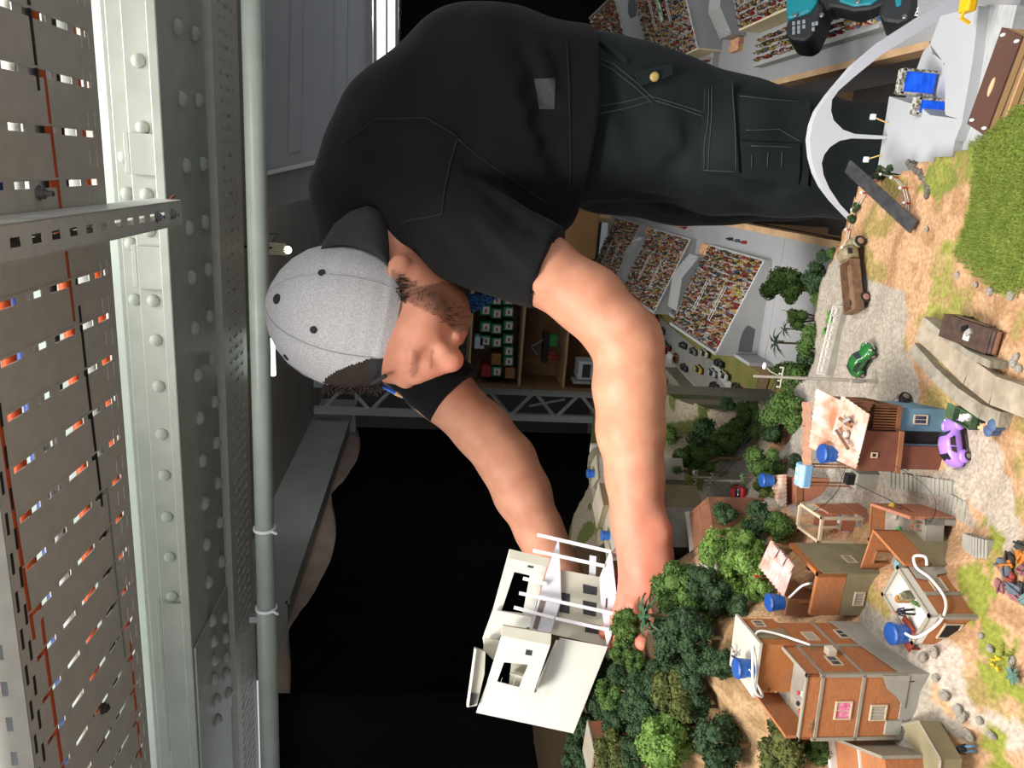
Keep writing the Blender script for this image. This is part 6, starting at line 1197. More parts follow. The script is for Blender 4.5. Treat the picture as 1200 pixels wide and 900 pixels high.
# ------------------------------------------------------------------ concrete ledges, stairs, rails, stones
def ribbon(name, label, pix, w_, h, mat, cat='wall', z=None):
    pts = [G(x, y, zz) for x, y, zz in pix]; r = thing(name, label, cat, (pts[0][0], pts[0][1], hz(pts[0][0], pts[0][1])))
    for i in range(len(pts) - 1):
        a, b = pts[i], pts[i + 1]; t_ = b - a; t_[2] = 0; L = np.linalg.norm(t_); t_ /= L; n = V3(-t_[1], t_[0], 0); ga, gb = hz(a[0], a[1]), hz(b[0], b[1])
        mb = MB(); A_ = [V3(a[0], a[1], ga + h) - n * w_ / 2, V3(b[0], b[1], gb + h) - n * w_ / 2, V3(b[0], b[1], gb + h) + n * w_ / 2, V3(a[0], a[1], ga + h) + n * w_ / 2]; mb.prism(A_, (0, 0, -h - .02)); mb.build('wall_segment', mat, r)
    return r
m_ledge = M('ledge_concrete', (158, 150, 136), .9, nz=(70, 1.4), rgb2=(124, 116, 100), bump=(200, .6))
ribbon('concrete_ledge', 'low grey concrete ledge beside the lilac car lane', [(1066, 408, .765), (1090, 437, .768), (1118, 462, .772), (1145, 482, .776), (1172, 492, .78)], .013, .010, m_ledge)
ribbon('concrete_ledge', 'broad weathered concrete ramp between the van and the lower ledge', [(1078, 384, .766), (1105, 408, .77), (1135, 436, .775), (1170, 458, .78), (1215, 476, .785)], .024, .013, M('ramp_concrete', (170, 156, 138), .9, nz=(60, 1.5), rgb2=(136, 124, 106), bump=(180, .6)))
ribbon('concrete_ledge', 'broken stone kerb under the boxy van', [(1085, 376, .77), (1110, 397, .772), (1140, 415, .775), (1175, 428, .78)], .006, .017, m_ledge)
def stairs(name, label, a, b, n, w_, z0, z1):
    A_, B_ = G(a[0], a[1], z0), G(b[0], b[1], z1); t_ = B_ - A_; t_[2] = 0; L = np.linalg.norm(t_); t_ /= L; r = thing(name, label, 'stairs', A_)
    for k in range(n): c = A_ + (B_ - A_) * (k + .5) / n; q = Fr(c, t_, (-t_[1], t_[0], 0)); q = Fr((c[0], c[1], hz(c[0], c[1])), q.A, q.B); mb = MB(); mb.box(-L / n * .36, L / n * .36, -w_ / 2, w_ / 2, -.01, .0026, q); mb.build('step', m_plast, r)
stairs('outdoor_stairs', 'long flight of shallow grey steps beside the brown house', (1036, 562), (1112, 574), 16, .016, .765, .770); stairs('outdoor_stairs', 'grey stone steps leading from the garage to the scrap heap', (1122, 638), (1164, 648), 10, .02, .79, .785)
stairs('outdoor_stairs', 'narrow grey steps between the garage and the road', (1100, 585), (1128, 600), 6, .018, .768, .772)
gr = thing('guard_rail', 'white slotted guard rail on a grey kerb wall along the road edge', 'guard rail', G(977, 395, .745)); A_, B_ = G(986, 360, .748), G(967, 438, .752); t_ = B_ - A_; L = np.linalg.norm(t_); t_ /= L; q = Fr(A_, t_, np.cross((0, 0, 1), t_)); mb = MB(); mb.box(0, L, .003, .008, -.03, .003, q); mb.build('kerb_wall', m_plast, gr)
for h in (.006, .011): mb = MB(); mb.box(0, L, -.0006, .0006, h - .0012, h + .0006, q); mb.build('rail', m_whit, gr)
for k in range(9): mb = MB(); mb.box(k * L / 8 - .001, k * L / 8 + .001, -.0006, .0006, -.005, .011, q); mb.build('rail_post', m_whit, gr)
for k, (x, y, s) in enumerate(((1110, 322, 5), (1130, 333, 4), (1155, 341, 6), (1186, 346, 7), (1188, 425, 7), (1195, 432, 6), (1192, 418, 5), (1080, 268, 4), (1083, 546, 4), (1062, 770, 8), (1048, 745, 9), (1035, 735, 8), (1075, 840, 9), (1090, 832, 8), (1082, 862, 9), (1072, 815, 8), (1100, 845, 6), (1150, 760, 6), (1142, 745, 5), (1040, 775, 7), (1056, 755, 7), (1066, 795, 6), (1046, 765, 8), (1030, 715, 6), (1105, 862, 7))):
    p = G(x, y, hz(*G(x, y, .8)[:2])); gz = hz(p[0], p[1]); d = proj(p)[2]; r = s * d / FPX; mb = MB(); mb.ball((p[0], p[1], gz + r * .15), (r, r * .8, r * .55), yawfr((0, 0, 0), k), 7, 5); mb.v = [tuple(np.array(v) + rs.uniform(-.12, .12, 3) * r) for v in mb.v]
    mb.build('rock', M('rock_grey', (156, 150, 140), .9, nz=(120, 1.4), rgb2=(122, 116, 106), bump=(300, .7)), None, label=('pale rough rock lying on the %s' % ('sand by the grass' if y < 360 else ('slope below the orange house' if y > 700 and x < 1110 else ('path verge' if y > 700 else 'verge beside the ledge')))), cat='rock', group='loose rocks', loc=(p[0], p[1], gz))
# scrap heap
HC = {'rust orange': (196, 116, 40), 'dull pink': (150, 96, 104), 'grey blue': (100, 108, 120), 'teal': (110, 140, 134), 'dark iron': (56, 52, 52), 'red': (168, 70, 66)}
for k, (x, y, cn) in enumerate(((1183, 652, 'rust orange'), (1194, 655, 'rust orange'), (1167, 664, 'rust orange'), (1196, 680, 'rust orange'), (1178, 676, 'red'), (1168, 686, 'dull pink'), (1178, 698, 'dull pink'), (1190, 702, 'teal'), (1174, 668, 'grey blue'), (1186, 668, 'dull pink'), (1188, 690, 'dark iron'), (1176, 690, 'grey blue'), (1198, 668, 'dark iron'), (1170, 655, 'dark iron'), (1160, 660, 'grey blue'), (1199, 700, 'rust orange'), (1184, 640, 'dark iron'))):
    p = G(x, y, .80 + .002 * (k % 4)); gz = hz(p[0], p[1]); t = thing('scrap_part', cn + ' scrap metal part in the heap by the stone steps', 'scrap', (p[0], p[1], gz), 'scrap heap by the steps'); mm = M('scrap_' + cn.replace(' ', '_'), HC[cn], .8, nz=(200, 1.5), rgb2=tuple(int(c * .7) for c in HC[cn])); q = yawfr((p[0], p[1], gz + .003 + .0015 * (k % 3)), k * 1.3)
    q = Fr(q.o, q.A * .94 + q.C * .3, q.B, q.C * .94 - q.A * .3); mb = MB(); mb.prism([q.p(-.0055, -.003, 0), q.p(.003, -.0045, 0), q.p(.0065, .001, 0), q.p(.002, .0045, 0), q.p(-.005, .003, 0)], q.C * .002); mb.build('sheet', mm, t); mb = MB(); mb.tube([q.p(-.006, .002, .003), q.p(.0, -.001, .004), q.p(.006, -.003, .002)], .0009, 6); mb.build('rod', mm, t)
# figures on the path
p = G(1166, 877, .795); person_mini((p[0], p[1], hz(p[0], p[1])), .0215, .4, 'tiny man in brown shirt and blue jeans walking on the path', (122, 74, 52), (110, 150, 190), (60, 44, 38))
p = G(1106, 798, .815); person_mini((p[0], p[1], hz(p[0], p[1])), .017, 2.0, 'tiny dark brown figure crouching on the rocks', (76, 52, 46), (66, 44, 44), (60, 44, 38))
# ------------------------------------------------------------------ utility poles and wires
def pole(base, top, label, arm=None, lamp=None, zb=None):
    b = G(base[0], base[1], zb); d = proj(b)[2]; h = (base[0] - top[0]) * d / FPX * 1.12; t = thing('utility_pole', label, 'pole', b); tp = b + V3(0, 0, h); m_pole = M('pole_grey', (176, 168, 158), .7, nz=(100, 1), rgb2=(150, 142, 130))
    mb = MB(); mb.tube([b - V3(0, 0, .004), tp], [.0022, .0014], 8); mb.build('mast', m_pole, t)
    mb = MB(); c = b + V3(0, 0, h * .78); mb.tube([c - V3(.012, 0, 0), c + V3(.012, 0, 0)], .0009, 5); mb.build('cross_arm', m_pole, t)
    for s in (-.011, -.004, .004, .011): mb = MB(); mb.tube([c + V3(s, 0, .001), c + V3(s, 0, .004)], .0008, 6); mb.build('insulator', m_whit, t)
    mb = MB(); mb.tube([b + V3(0, -.0026, h * .14), b + V3(0, -.0026, h * .24)], .0022, 8); mb.build('switch_box', m_slat, t)
    if lamp is not None:
        e = c + V3(*lamp); mb = MB(); mb.tube([c, (c + e) / 2 + V3(0, 0, .003), e], .0008, 6); mb.build('lamp_arm', m_pole, t); mb = MB(); mb.ball(e, (.0042, .0026, .0022), nu=10, nv=6); mb.build('lamp_head', m_white, t, smooth=True)
    return c
c1_ = pole((1030, 447), (893, 434), 'tall grey utility pole with a white street lamp beside the road', lamp=(.012, .0, .022), zb=.75); c2_ = pole((866, 564), (828, 561), 'short grey utility pole on the valley road', zb=.785); c3_ = pole((840, 560), (812, 546), 'short lamp pole beside the valley trees', lamp=(.008, 0, .006), zb=.80)
def wire(a, b, sag, label):
    pts = [a + (b - a) * u + V3(0, 0, -4 * sag * u * (1 - u)) for u in np.linspace(0, 1, 12)]; mb = MB(); mb.tube(pts, .00035, 4); mb.build('power_wire', m_blackp, None, label=label, cat='wire', loc=a)
jn = G(986, 560, .80)
for k in range(3): wire(c1_ + V3(.008 - .008 * k, 0, .004), c2_ + V3(.008 - .008 * k, 0, .004), .01 + .004 * k, ('slack', 'middle', 'tight')[k] + ' black wire strung from the tall pole to the short pole')
wire(c1_, jn, .012, 'black wire from the tall pole to the junction box'); wire(jn, G(1090, 612, .80), .004, 'black wire from the junction box to the garage roof'); wire(G(1090, 612, .80), G(1047, 545, .815), .02, 'black wire sagging from the garage roof to the brown house'); wire(G(940, 498, .868), jn, .02, 'black wire running under the rusty roof to the junction box'); wire(jn, G(953, 600, .835), .008, 'black wire from the junction box to the concrete frame')
r = thing('junction_box', 'dark junction box on a grey plinth between the houses', 'box', G(996, 561, .76)); p = G(996, 561, .785); mb = MB(); mb.box(-.006, .006, -.004, .004, -.004, .005, Fr(p)); mb.build('box_case', m_blackp, r, bevel=.0006); mb = MB(); mb.box(-.009, .009, -.008, .008, -.035, -.004, Fr(p)); mb.build('plinth', m_plast, r)
# ------------------------------------------------------------------ static grass on the meadow (far too many blades to count)
sel = np.argwhere(inpoly(ux, uy, [(1125, 130), (1215, 90), (1215, 345), (1172, 345), (1118, 300), (1138, 240), (1142, 180)]) & used)
vs = []; fs = []
for k in range(26000):
    i, j = sel[rs.randint(len(sel))]; x = GX[i, j] + rs.uniform(-.003, .003); y = GY[i, j] + rs.uniform(-.003, .003); z = GZ[i, j]
    a = rs.rand() * 6.28; h = rs.uniform(.0015, .0042); w_ = .00035; dx, dy = rs.normal(size=2) * .0012; b = len(vs)
    vs += [(x + w_ * math.cos(a), y + w_ * math.sin(a), z - .0005), (x - w_ * math.cos(a), y - w_ * math.sin(a), z - .0005), (x + dx, y + dy, z + h)]; fs.append((b, b + 1, b + 2))
mb = MB(); mb.add(vs, fs); mb.build('meadow_grass', M('grass_blade', (140, 154, 72), .8, nz=(60, 1.5), rgb2=(116, 136, 56)), None, label='short bright green grass fibres covering the meadow', cat='grass', kind='stuff')
# ================================================================== THE MAN
from mathutils.bvhtree import BVHTree
def _smin(a, b, k):
    h = np.clip(.5 + .5 * (b - a) / k, 0, 1); return b * (1 - h) + a * h - k * h * (1 - h)
class SDF:
    """signed distance grid with smooth unions, meshed by surface nets"""
    def __init__(s, lo, hi, h):
        s.lo = np.array(lo, float); s.h = h; s.n = np.ceil((np.array(hi, float) - s.lo) / h).astype(int) + 1; s.D = np.full(s.n, .2, np.float32)
    def _sub(s, lo, hi):
        i0 = np.maximum(0, np.floor((lo - s.lo) / s.h).astype(int)); i1 = np.minimum(s.n, np.ceil((hi - s.lo) / s.h).astype(int) + 1)
        sl = tuple(slice(a, b) for a, b in zip(i0, i1)); ax = [s.lo[i] + s.h * np.arange(i0[i], i1[i]) for i in range(3)]
        return sl, np.stack(np.meshgrid(*ax, indexing='ij'), -1)
    def _merge(s, sl, d, k, op):
        if 0 in s.D[sl].shape: return
        if op == 'u': s.D[sl] = _smin(s.D[sl], d, k)
        else: s.D[sl] = -_smin(-s.D[sl], d, k)
    def cone(s, a, b, ra, rb, k=.02, op='u', cut=None):
        a, b = np.array(a), np.array(b); m = max(ra, rb) + .06; sl, p = s._sub(np.minimum(a, b) - m, np.maximum(a, b) + m)
        ba = b - a; t = np.clip(((p - a) @ ba) / (ba @ ba + 1e-12), 0, 1); d = np.linalg.norm(p - a - t[..., None] * ba, axis=-1) - (ra + (rb - ra) * t)
        if cut is not None: d = np.maximum(d, (p - cut[0]) @ cut[1])
        s._merge(sl, d, k, op); return s
    def chain(s, pts, k=.02):
        for (a, ra), (b, rb) in zip(pts[:-1], pts[1:]): s.cone(a, b, ra, rb, k)
        return s
    def ell(s, c, r, ax=None, k=.02, op='u'):
        c = np.array(c); r = np.array(r, float); m = r.max() + .06; sl, p = s._sub(c - m, c + m); q = p - c
        if ax is not None: q = q @ np.array(ax).T
        k0 = np.linalg.norm(q / r, axis=-1); k1 = np.linalg.norm(q / r ** 2, axis=-1) + 1e-9; s._merge(sl, k0 * (k0 - 1) / k1, k, op); return s
    def plane(s, p0, n):
        sl, p = s._sub(s.lo, s.lo + s.h * s.n); s.D = np.maximum(s.D, ((p - p0) @ np.array(n)).astype(np.float32)); return s
    def warp(s, f):
        sl, p = s._sub(s.lo, s.lo + s.h * s.n); s.D = s.D + f(p).astype(np.float32); return s
    def mesh(s):
        D = s.D; S = D < 0; n = D.shape; c = np.zeros((n[0] - 1, n[1] - 1, n[2] - 1), np.int8)
        for i in (0, 1):
            for j in (0, 1):
                for k in (0, 1): c += S[i:n[0] - 1 + i, j:n[1] - 1 + j, k:n[2] - 1 + k]
        act = np.argwhere((c > 0) & (c < 8)); idx = -np.ones(c.shape, np.int64); idx[tuple(act.T)] = np.arange(len(act)); acc = np.zeros((len(act), 3)); cnt = np.zeros(len(act)); I = act
        for ax in range(3):
            o1, o2 = [q for q in range(3) if q != ax]
            for u in (0, 1):
                for v in (0, 1):
                    a = I.copy(); a[:, o1] += u; a[:, o2] += v; b = a.copy(); b[:, ax] += 1; da = D[tuple(a.T)]; db = D[tuple(b.T)]; m = (da < 0) != (db < 0); t = np.where(m, da / (da - db + 1e-12), 0)
                    p = a.astype(float); p[:, ax] += t; acc[m] += p[m]; cnt[m] += 1
        vs = acc / cnt[:, None] * s.h + s.lo; fs = []
        for ax in range(3):
            o1, o2 = (ax + 1) % 3, (ax + 2) % 3; sl0 = [slice(None)] * 3; sl1 = [slice(None)] * 3; sl0[ax] = slice(0, -1); sl1[ax] = slice(1, None); A = S[tuple(sl0)]; B = S[tuple(sl1)]; e = np.argwhere(A != B); e = e[(e[:, o1] > 0) & (e[:, o2] > 0) & (e[:, o1] < n[o1] - 1) & (e[:, o2] < n[o2] - 1)]; ins = A[tuple(e.T)]; q = []
            for u, v in ((-1, -1), (0, -1), (0, 0), (-1, 0)): g = e.copy(); g[:, o1] += u; g[:, o2] += v; q.append(idx[tuple(g.T)])
            q = np.stack(q, -1); q[~ins] = q[~ins][:, ::-1]; fs.append(q)
        fs = np.concatenate(fs); fs = fs[(fs >= 0).all(1)]; return vs, fs
def sdf_obj(name, sdf, mat, root, smooth_it=2, colf=None):
    vs, fs = sdf.mesh()
    if smooth_it:
        e = np.concatenate([fs[:, [0, 1]], fs[:, [1, 2]], fs[:, [2, 3]], fs[:, [3, 0]]]); 
        for _ in range(smooth_it):
            sm = np.zeros_like(vs); ct = np.zeros(len(vs)); np.add.at(sm, e[:, 0], vs[e[:, 1]]); np.add.at(sm, e[:, 1], vs[e[:, 0]]); np.add.at(ct, e[:, 0], 1); np.add.at(ct, e[:, 1], 1); vs = vs * .45 + .55 * sm / np.maximum(ct, 1)[:, None]
    off = np.array(root.location); me = bpy.data.meshes.new(name); me.from_pydata((vs - off).tolist(), [], fs.tolist()); me.polygons.foreach_set('use_smooth', [True] * len(fs))
    if colf is not None:
        c = colf(vs); ca = me.color_attributes.new('col', 'FLOAT_COLOR', 'POINT'); ca.data.foreach_set('color', np.concatenate([c, np.ones((len(c), 1))], 1).ravel())
    me.materials.append(mat); me.update(); o = bpy.data.objects.new(name, me); SC.collection.objects.link(o); o.parent = root
    bv = BVHTree.FromPolygons([Vector(v) for v in vs], fs.tolist()); return o, bv
def hit(bv, x, y, fallback=None):
    r = ray(x, y); h = bv.ray_cast(Vector(CAM), Vector(r))
    if h[0] is None: return fallback
    return np.array(h[0]), np.array(h[1])
def decal(name, c4, bv, mat, root, t=.003, n=10, m=10):
    """a raised cloth patch lying on a surface: 4 photo corners, thickness t"""
    top = []; bot = []; 
    for i in range(n + 1):
        for j in range(m + 1):
            u, v = i / n, j / m; x, y = (np.array(c4[0]) * (1 - u) * (1 - v) + np.array(c4[1]) * u * (1 - v) + np.array(c4[2]) * u * v + np.array(c4[3]) * (1 - u) * v); h = hit(bv, x, y)
            if h is None: return None
            top.append(h[0] + h[1] * t); bot.append(h[0] - h[1] * .002)
    W_ = m + 1; N = len(top); fs = []
    for i in range(n):
        for j in range(m): a = i * W_ + j; fs += [(a, a + 1, a + W_ + 1, a + W_), (N + a, N + a + W_, N + a + W_ + 1, N + a + 1)]
    for i in range(n): a = i * W_; fs.append((a, a + W_, N + a + W_, N + a)); a = i * W_ + m; fs.append((a, N + a, N + a + W_, a + W_))
    for j in range(m): fs.append((j, N + j, N + j + 1, j + 1)); a = n * W_ + j; fs.append((a, a + 1, N + a + 1, N + a))
    mb = MB(); mb.add(top + bot, fs); return mb.build(name, mat, root, smooth=False)
def seam(name, pix, bv, mat, root, r=.0012, off=.0008, per=8, dash=False):
    pts = []
    for (x0, y0), (x1, y1) in zip(pix[:-1], pix[1:]):
        for t in np.linspace(0, 1, per)[:-1]:
            h = hit(bv, x0 + (x1 - x0) * t, y0 + (y1 - y0) * t)
            if h is not None: pts.append(h[0] + h[1] * off)
    h = hit(bv, *pix[-1])
    if h is not None: pts.append(h[0] + h[1] * off)
    if len(pts) < 2: return
    mb = MB(); mb.tube(pts, r, 6); return mb.build(name, mat, root, smooth=True)
foot = P(1400, 195, 1.22); man = thing('person', 'man in black T-shirt, dark work trousers and backward grey cap, bending to place a model', 'person', (foot[0], foot[1], 0.0))
m_skin = M('skin', (214, 160, 132), .55, nz=(35, 1.2), rgb2=(236, 222, 214), attr='col', bump=(260, .18, .001), sss=.12, spec=.35)
m_shirt = M('black_cotton', (23, 22, 24), .9, nz=(9, 1), rgb2=(18, 17, 19), bump=(900, .25, .0006), sheen=.04, spec=.15); m_trs = M('work_trousers', (33, 39, 40), .9, nz=(14, 1.4), rgb2=(24, 29, 30), bump=(700, .3, .0006), sheen=.04, spec=.15); m_thread = M('trouser_thread', (64, 68, 67), .9); m_threadb = M('shirt_seam', (22, 21, 24), .9)
# ---- body (one continuous mesh: head, neck, trunk, arms, hands)
K = lambda x, y, d: P(x, y, d)
body = SDF(K(700, 820, 1.0) * 0 + V3(-.62, .60, .84), V3(.20, 1.46, 1.50), .0033)
body.chain([(K(640, 140, 1.2), .11), (K(540, 150, 1.19), .12), (K(480, 230, 1.17), .10), (K(462, 290, 1.14), .065), (K(470, 320, 1.12), .058)], .04)       # trunk and neck
body.chain([(K(510, 264, 1.09), .04), (K(590, 297, 1.05), .041), (K(632, 314, 1.04), .0475), (K(690, 352, 1.035), .047), (K(724, 388, 1.03), .045), (K(738, 408, 1.032), .044), (K(737, 452, 1.03), .0475), (K(739, 505, 1.025), .0445), (K(744, 560, 1.02), .0375), (K(747, 605, 1.012), .0335), (K(752, 628, 1.008), .034)], .018)     # near arm
body.cone(K(755, 385, 1.045), K(752, 396, 1.04), .018, .018, .02)                          # elbow point
body.chain([(K(470, 410, 1.27), .05), (K(515, 455, 1.26), .050), (K(566, 505, 1.25), .0455), (K(594, 540, 1.242), .046), (K(612, 578, 1.225), .0445), (K(632, 622, 1.195), .036), (K(644, 648, 1.18), .032)], .02)       # far arm
# near hand: palm, four fingers, thumb
body.chain([(K(752, 625, 1.006), .031), (K(757, 655, .998), .030), (K(756, 682, .99), .027)], .02)
kn = [(737, 690, 1.002), (751, 699, .992), (766, 697, .984), (781, 686, .982)]
for i, (x, y, d) in enumerate(kn): body.chain([(K(745 + i * 7, 630, 1.0 - .003 * i), .018), (K(x, y, d), .0155)], .012)
for ch in ([(737, 690, 1.002, .0135), (727, 718, 1.004, .0115), (716, 734, 1.012, .0105), (708, 742, 1.02, .009)], [(751, 699, .992, .0135), (742, 730, .992, .0115), (728, 750, 1.0, .0105), (718, 758, 1.01, .009)], [(766, 697, .984, .0135), (767, 722, .958, .0122), (761, 742, .935, .0115), (753, 753, .920, .0105)], [(781, 686, .982, .0125), (788, 712, .972, .0105), (784, 730, .966, .0095), (778, 742, .964, .0085)]):
    body.chain([(K(x, y, d), r) for x, y, d, r in ch], .004)
body.chain([(K(742, 640, 1.02), .018), (K(738, 668, 1.03), .0145), (K(732, 690, 1.035), .012), (K(724, 706, 1.04), .0105)], .008)
for i, (x, y, d) in enumerate(kn[:3]): body.cone(K(752 + i * 4, 630, .975), K(x, y - 6, d - .014), .0022, .003, .006)          # tendons on the back of the hand
body.cone(K(772, 615, .985), K(775, 622, .985), .012, .012, .015)                         # wrist bone
# far hand: palm and curled fingers holding the model from behind
body.chain([(K(644, 648, 1.18), .032), (K(658, 675, 1.165), .03), (K(664, 690, 1.16), .027)], .02)
for i, (dx, dd) in enumerate(((-16, .0), (-5, -.005), (7, -.008), (18, -.006))):
    body.chain([(K(655 + dx * .6, 668, 1.16), .0165), (K(663 + dx, 700, 1.145 + dd), .0135), (K(668 + dx, 722, 1.125 + dd), .0115), (K(671 + dx, 735, 1.105 + dd), .0095)], .006)
body.chain([(K(640, 660, 1.165), .017), (K(634, 690, 1.14), .0135), (K(636, 708, 1.12), .011)], .008)
# head
body.ell(K(418, 374, 1.10), (.088, .095, .088), k=.02); body.ell(K(466, 402, 1.092), (.060, .064, .058), k=.03); body.ell(K(494, 386, 1.082), (.050, .054, .05), k=.03); body.cone(K(482, 336, 1.075), K(520, 362, 1.085), .045, .036, .025); body.cone(K(520, 362, 1.085), K(533, 374, 1.07), .032, .022, .02)
body.cone(K(476, 446, 1.075), K(487, 416, 1.035), .012, .013, .014)                      # brow ridge
body.ell(K(504, 418, 1.022), (.016, .016, .016), k=.012, op='s'); body.ell(K(501, 420, 1.052), (.017, .017, .017), k=.008); body.ell(K(503, 424, 1.046), (.0135, .0135, .0135), k=.004)   # eye socket and lowered lid
body.cone(K(490, 441, 1.062), K(528, 424, 1.05), .011, .0135, .012); body.ell(K(530, 421, 1.047), (.0165, .0165, .0165), k=.008); body.ell(K(520, 412, 1.036), (.011, .011, .011), k=.008); body.cone(K(500, 385, 1.03), K(505, 365, 1.03), .02, .018, .03)           # nose, nostril wing, cheek
body.cone(K(527, 402, 1.045), K(538, 397, 1.055), .009, .009, .008); body.cone(K(535, 392, 1.045), K(543, 388, 1.055), .008, .008, .006)                                          # lips
body.ell(K(467, 313, 1.035), (.010, .014, .019), ax=[ray(464, 311) / np.linalg.norm(ray(464, 311)), [0.2, .3, .93], [.95, -.2, -.2]], k=.006); body.ell(K(468, 314, 1.02), (.006, .006, .009), k=.004, op='s')   # ear
SKC = np.array(lin((208, 150, 122))[:3]); RED = np.array(lin((206, 122, 104))[:3]); BEARD = np.array(lin((118, 82, 62))[:3]); LID = np.array(lin((190, 128, 106))[:3]); DARKB = np.array(lin((70, 48, 38))[:3])
def skin_col(vs):
    px, py = pj(vs[:, 0], vs[:, 1], vs[:, 2]); c = np.tile(SKC, (len(vs), 1)); nn = vnoise(vs[:, 0] + vs[:, 2], vs[:, 1], 180, 21)
    def mixc(mask, col, a): c[mask] = c[mask] * (1 - a) + col * a
    g_ = (np.clip((py - 520) / 170, 0, 1) * .8 * (px > 690))[:, None]; c[:] = c * (1 - g_) + RED * g_
    head = (px < 560) & (py > 285) & (py < 470)
    mixc(head, RED, .25); mixc(head & inpoly(px, py, [(505, 440), (545, 405), (550, 432), (515, 450)]), RED, .4)
    bd = head & inpoly(px, py, [(458, 314), (474, 324), (494, 336), (520, 330), (560, 340), (560, 398), (541, 401), (530, 386), (516, 372), (494, 362), (474, 352), (458, 345)]); mixc(bd, BEARD, .7)
    mixc(head & inpoly(px, py, [(484, 408), (490, 414), (490, 436), (484, 446), (480, 436), (482, 420)]), DARKB, .3)
    mixc(head & inpoly(px, py, [(506, 408), (509, 412), (507, 432), (504, 432)]), DARKB, .35); mixc(head & inpoly(px, py, [(532, 394), (545, 386), (548, 394), (536, 402)]), RED, .5)
    return c
bo, bbv = sdf_obj('body', body, m_skin, man, 2, skin_col)
# finger nails on the visible near hand
# ---- T-shirt
sh_ = SDF(V3(-.42, .82, .98), V3(.24, 1.52, 1.60), .0042)
sh_.chain([(K(668, 138, 1.165), .135), (K(568, 133, 1.155), .146), (K(498, 188, 1.17), .142), (K(456, 244, 1.19), .114), (K(446, 282, 1.18), .082)], .05)
sh_.chain([(K(665, 150, 1.26), .125), (K(568, 145, 1.25), .133), (K(500, 205, 1.24), .125), (K(462, 280, 1.23), .095), (K(466, 350, 1.26), .075)], .05); sh_.cone(K(540, 268, 1.2), K(610, 225, 1.2), .085, .095, .05)
cutn = K(643, 315, 1.035); cn_ = (K(643, 315, 1.035) - K(505, 262, 1.075)); cn_ /= np.linalg.norm(cn_)
sh_.cone(K(518, 252, 1.095), K(572, 283, 1.06), .078, .070, .04); sh_.cone(K(540, 272, 1.068), K(660, 322, 1.03), .071, .0585, .012, cut=(cutn, cn_))
cutf = K(533, 464, 1.25); cf_ = (K(545, 475, 1.25) - K(465, 405, 1.27)); cf_ /= np.linalg.norm(cf_)
sh_.cone(K(455, 385, 1.265), K(500, 432, 1.258), .07, .062, .03); sh_.cone(K(480, 415, 1.262), K(560, 490, 1.248), .063, .056, .012, cut=(cutf, cf_))
sh_.plane(K(676, 140, 1.2), V3(0, 0, -1))
def folds(lines, base, sd):
    """soft drag folds: ridges (amp<0 swells outward) along lines given in photo pixels, faded with distance in 3D"""
    vs0, fs0 = sd.mesh(); b0 = BVHTree.FromPolygons([Vector(v) for v in vs0], fs0.tolist()); segs = []
    for a, b, r, amp in lines:
        pp = [hit(b0, a[0] + (b[0] - a[0]) * t, a[1] + (b[1] - a[1]) * t + 6 * math.sin(t * 3.1)) for t in np.linspace(0, 1, 5)]; pp = [q[0] for q in pp if q is not None]
        segs += [(p_, q_, r, amp * (.45, 1, 1, .45)[min(i, 3)]) for i, (p_, q_) in enumerate(zip(pp[:-1], pp[1:]))]
    sd.warp(lambda p: base * (np.sin(p[..., 0] * 41 + p[..., 2] * 23 + 2 * np.sin(p[..., 1] * 17)) * np.sin(p[..., 2] * 37 - p[..., 0] * 19)))
    for a, b, r, amp in segs:
        sl, p = sd._sub(np.minimum(a, b) - 2.6 * r, np.maximum(a, b) + 2.6 * r); ba = b - a; t = np.clip(((p - a) @ ba) / (ba @ ba + 1e-12), 0, 1)
        sd.D[sl] += (.7 * amp * np.exp(-(np.linalg.norm(p - a - t[..., None] * ba, axis=-1) / (1.15 * r)) ** 2)).astype(np.float32)
folds([((600, 30), (655, 150), .012, .010), ((612, 28), (664, 120), .010, -.007), ((590, 60), (640, 190), .013, -.008), ((604, 75), (655, 205), .011, .010), ((640, 45), (660, 110), .009, .007), ((530, 175), (625, 232), .012, .010), ((545, 195), (640, 262), .010, -.006), ((560, 215), (648, 284), .010, .008), ((555, 250), (630, 320), .009, -.006), ((548, 262), (618, 330), .009, .007), ((480, 140), (560, 132), .013, .007), ((470, 160), (545, 158), .011, -.005), ((430, 170), (500, 190), .014, .006), ((500, 265), (540, 300), .010, .008), ((420, 215), (480, 235), .012, -.004), ((575, 300), (640, 345), .008, .005), ((560, 20), (600, 120), .016, -.006), ((640, 150), (668, 235), .010, .008)], .0024, sh_)
so, sbv = sdf_obj('tshirt', sh_, m_shirt, man, 2)
for nm, px_ in (('shoulder_seam', [(536, 162), (528, 190), (522, 220), (518, 250)]), ('yoke_seam', [(520, 250), (500, 255), (480, 258), (470, 262)]), ('sleeve_seam', [(536, 162), (560, 182), (600, 210), (640, 238)]), ('back_seam', [(398, 172), (440, 140), (500, 138), (536, 160)])): seam(nm, px_, sbv, m_threadb, man, .0016, .0006)
seam('sleeve_hem', [(622, 346), (632, 326), (642, 300), (650, 278)], sbv, m_threadb, man, .0012, .0006); seam('bottom_hem', [(664, 50), (667, 100), (668, 150), (669, 200), (667, 230)], sbv, m_threadb, man, .0012, .0006)
lbl = decal('care_patch', [(626, 92), (650, 92), (650, 128), (632, 128)], sbv, M('grey_patch', (66, 64, 66), .8, nz=(120, 2), rgb2=(56, 54, 56)), man, .0015, 6, 6)
decal('sleeve_tag', [(644, 296), (651, 294), (650, 303), (643, 303)], sbv, m_white, man, .0015, 3, 3)
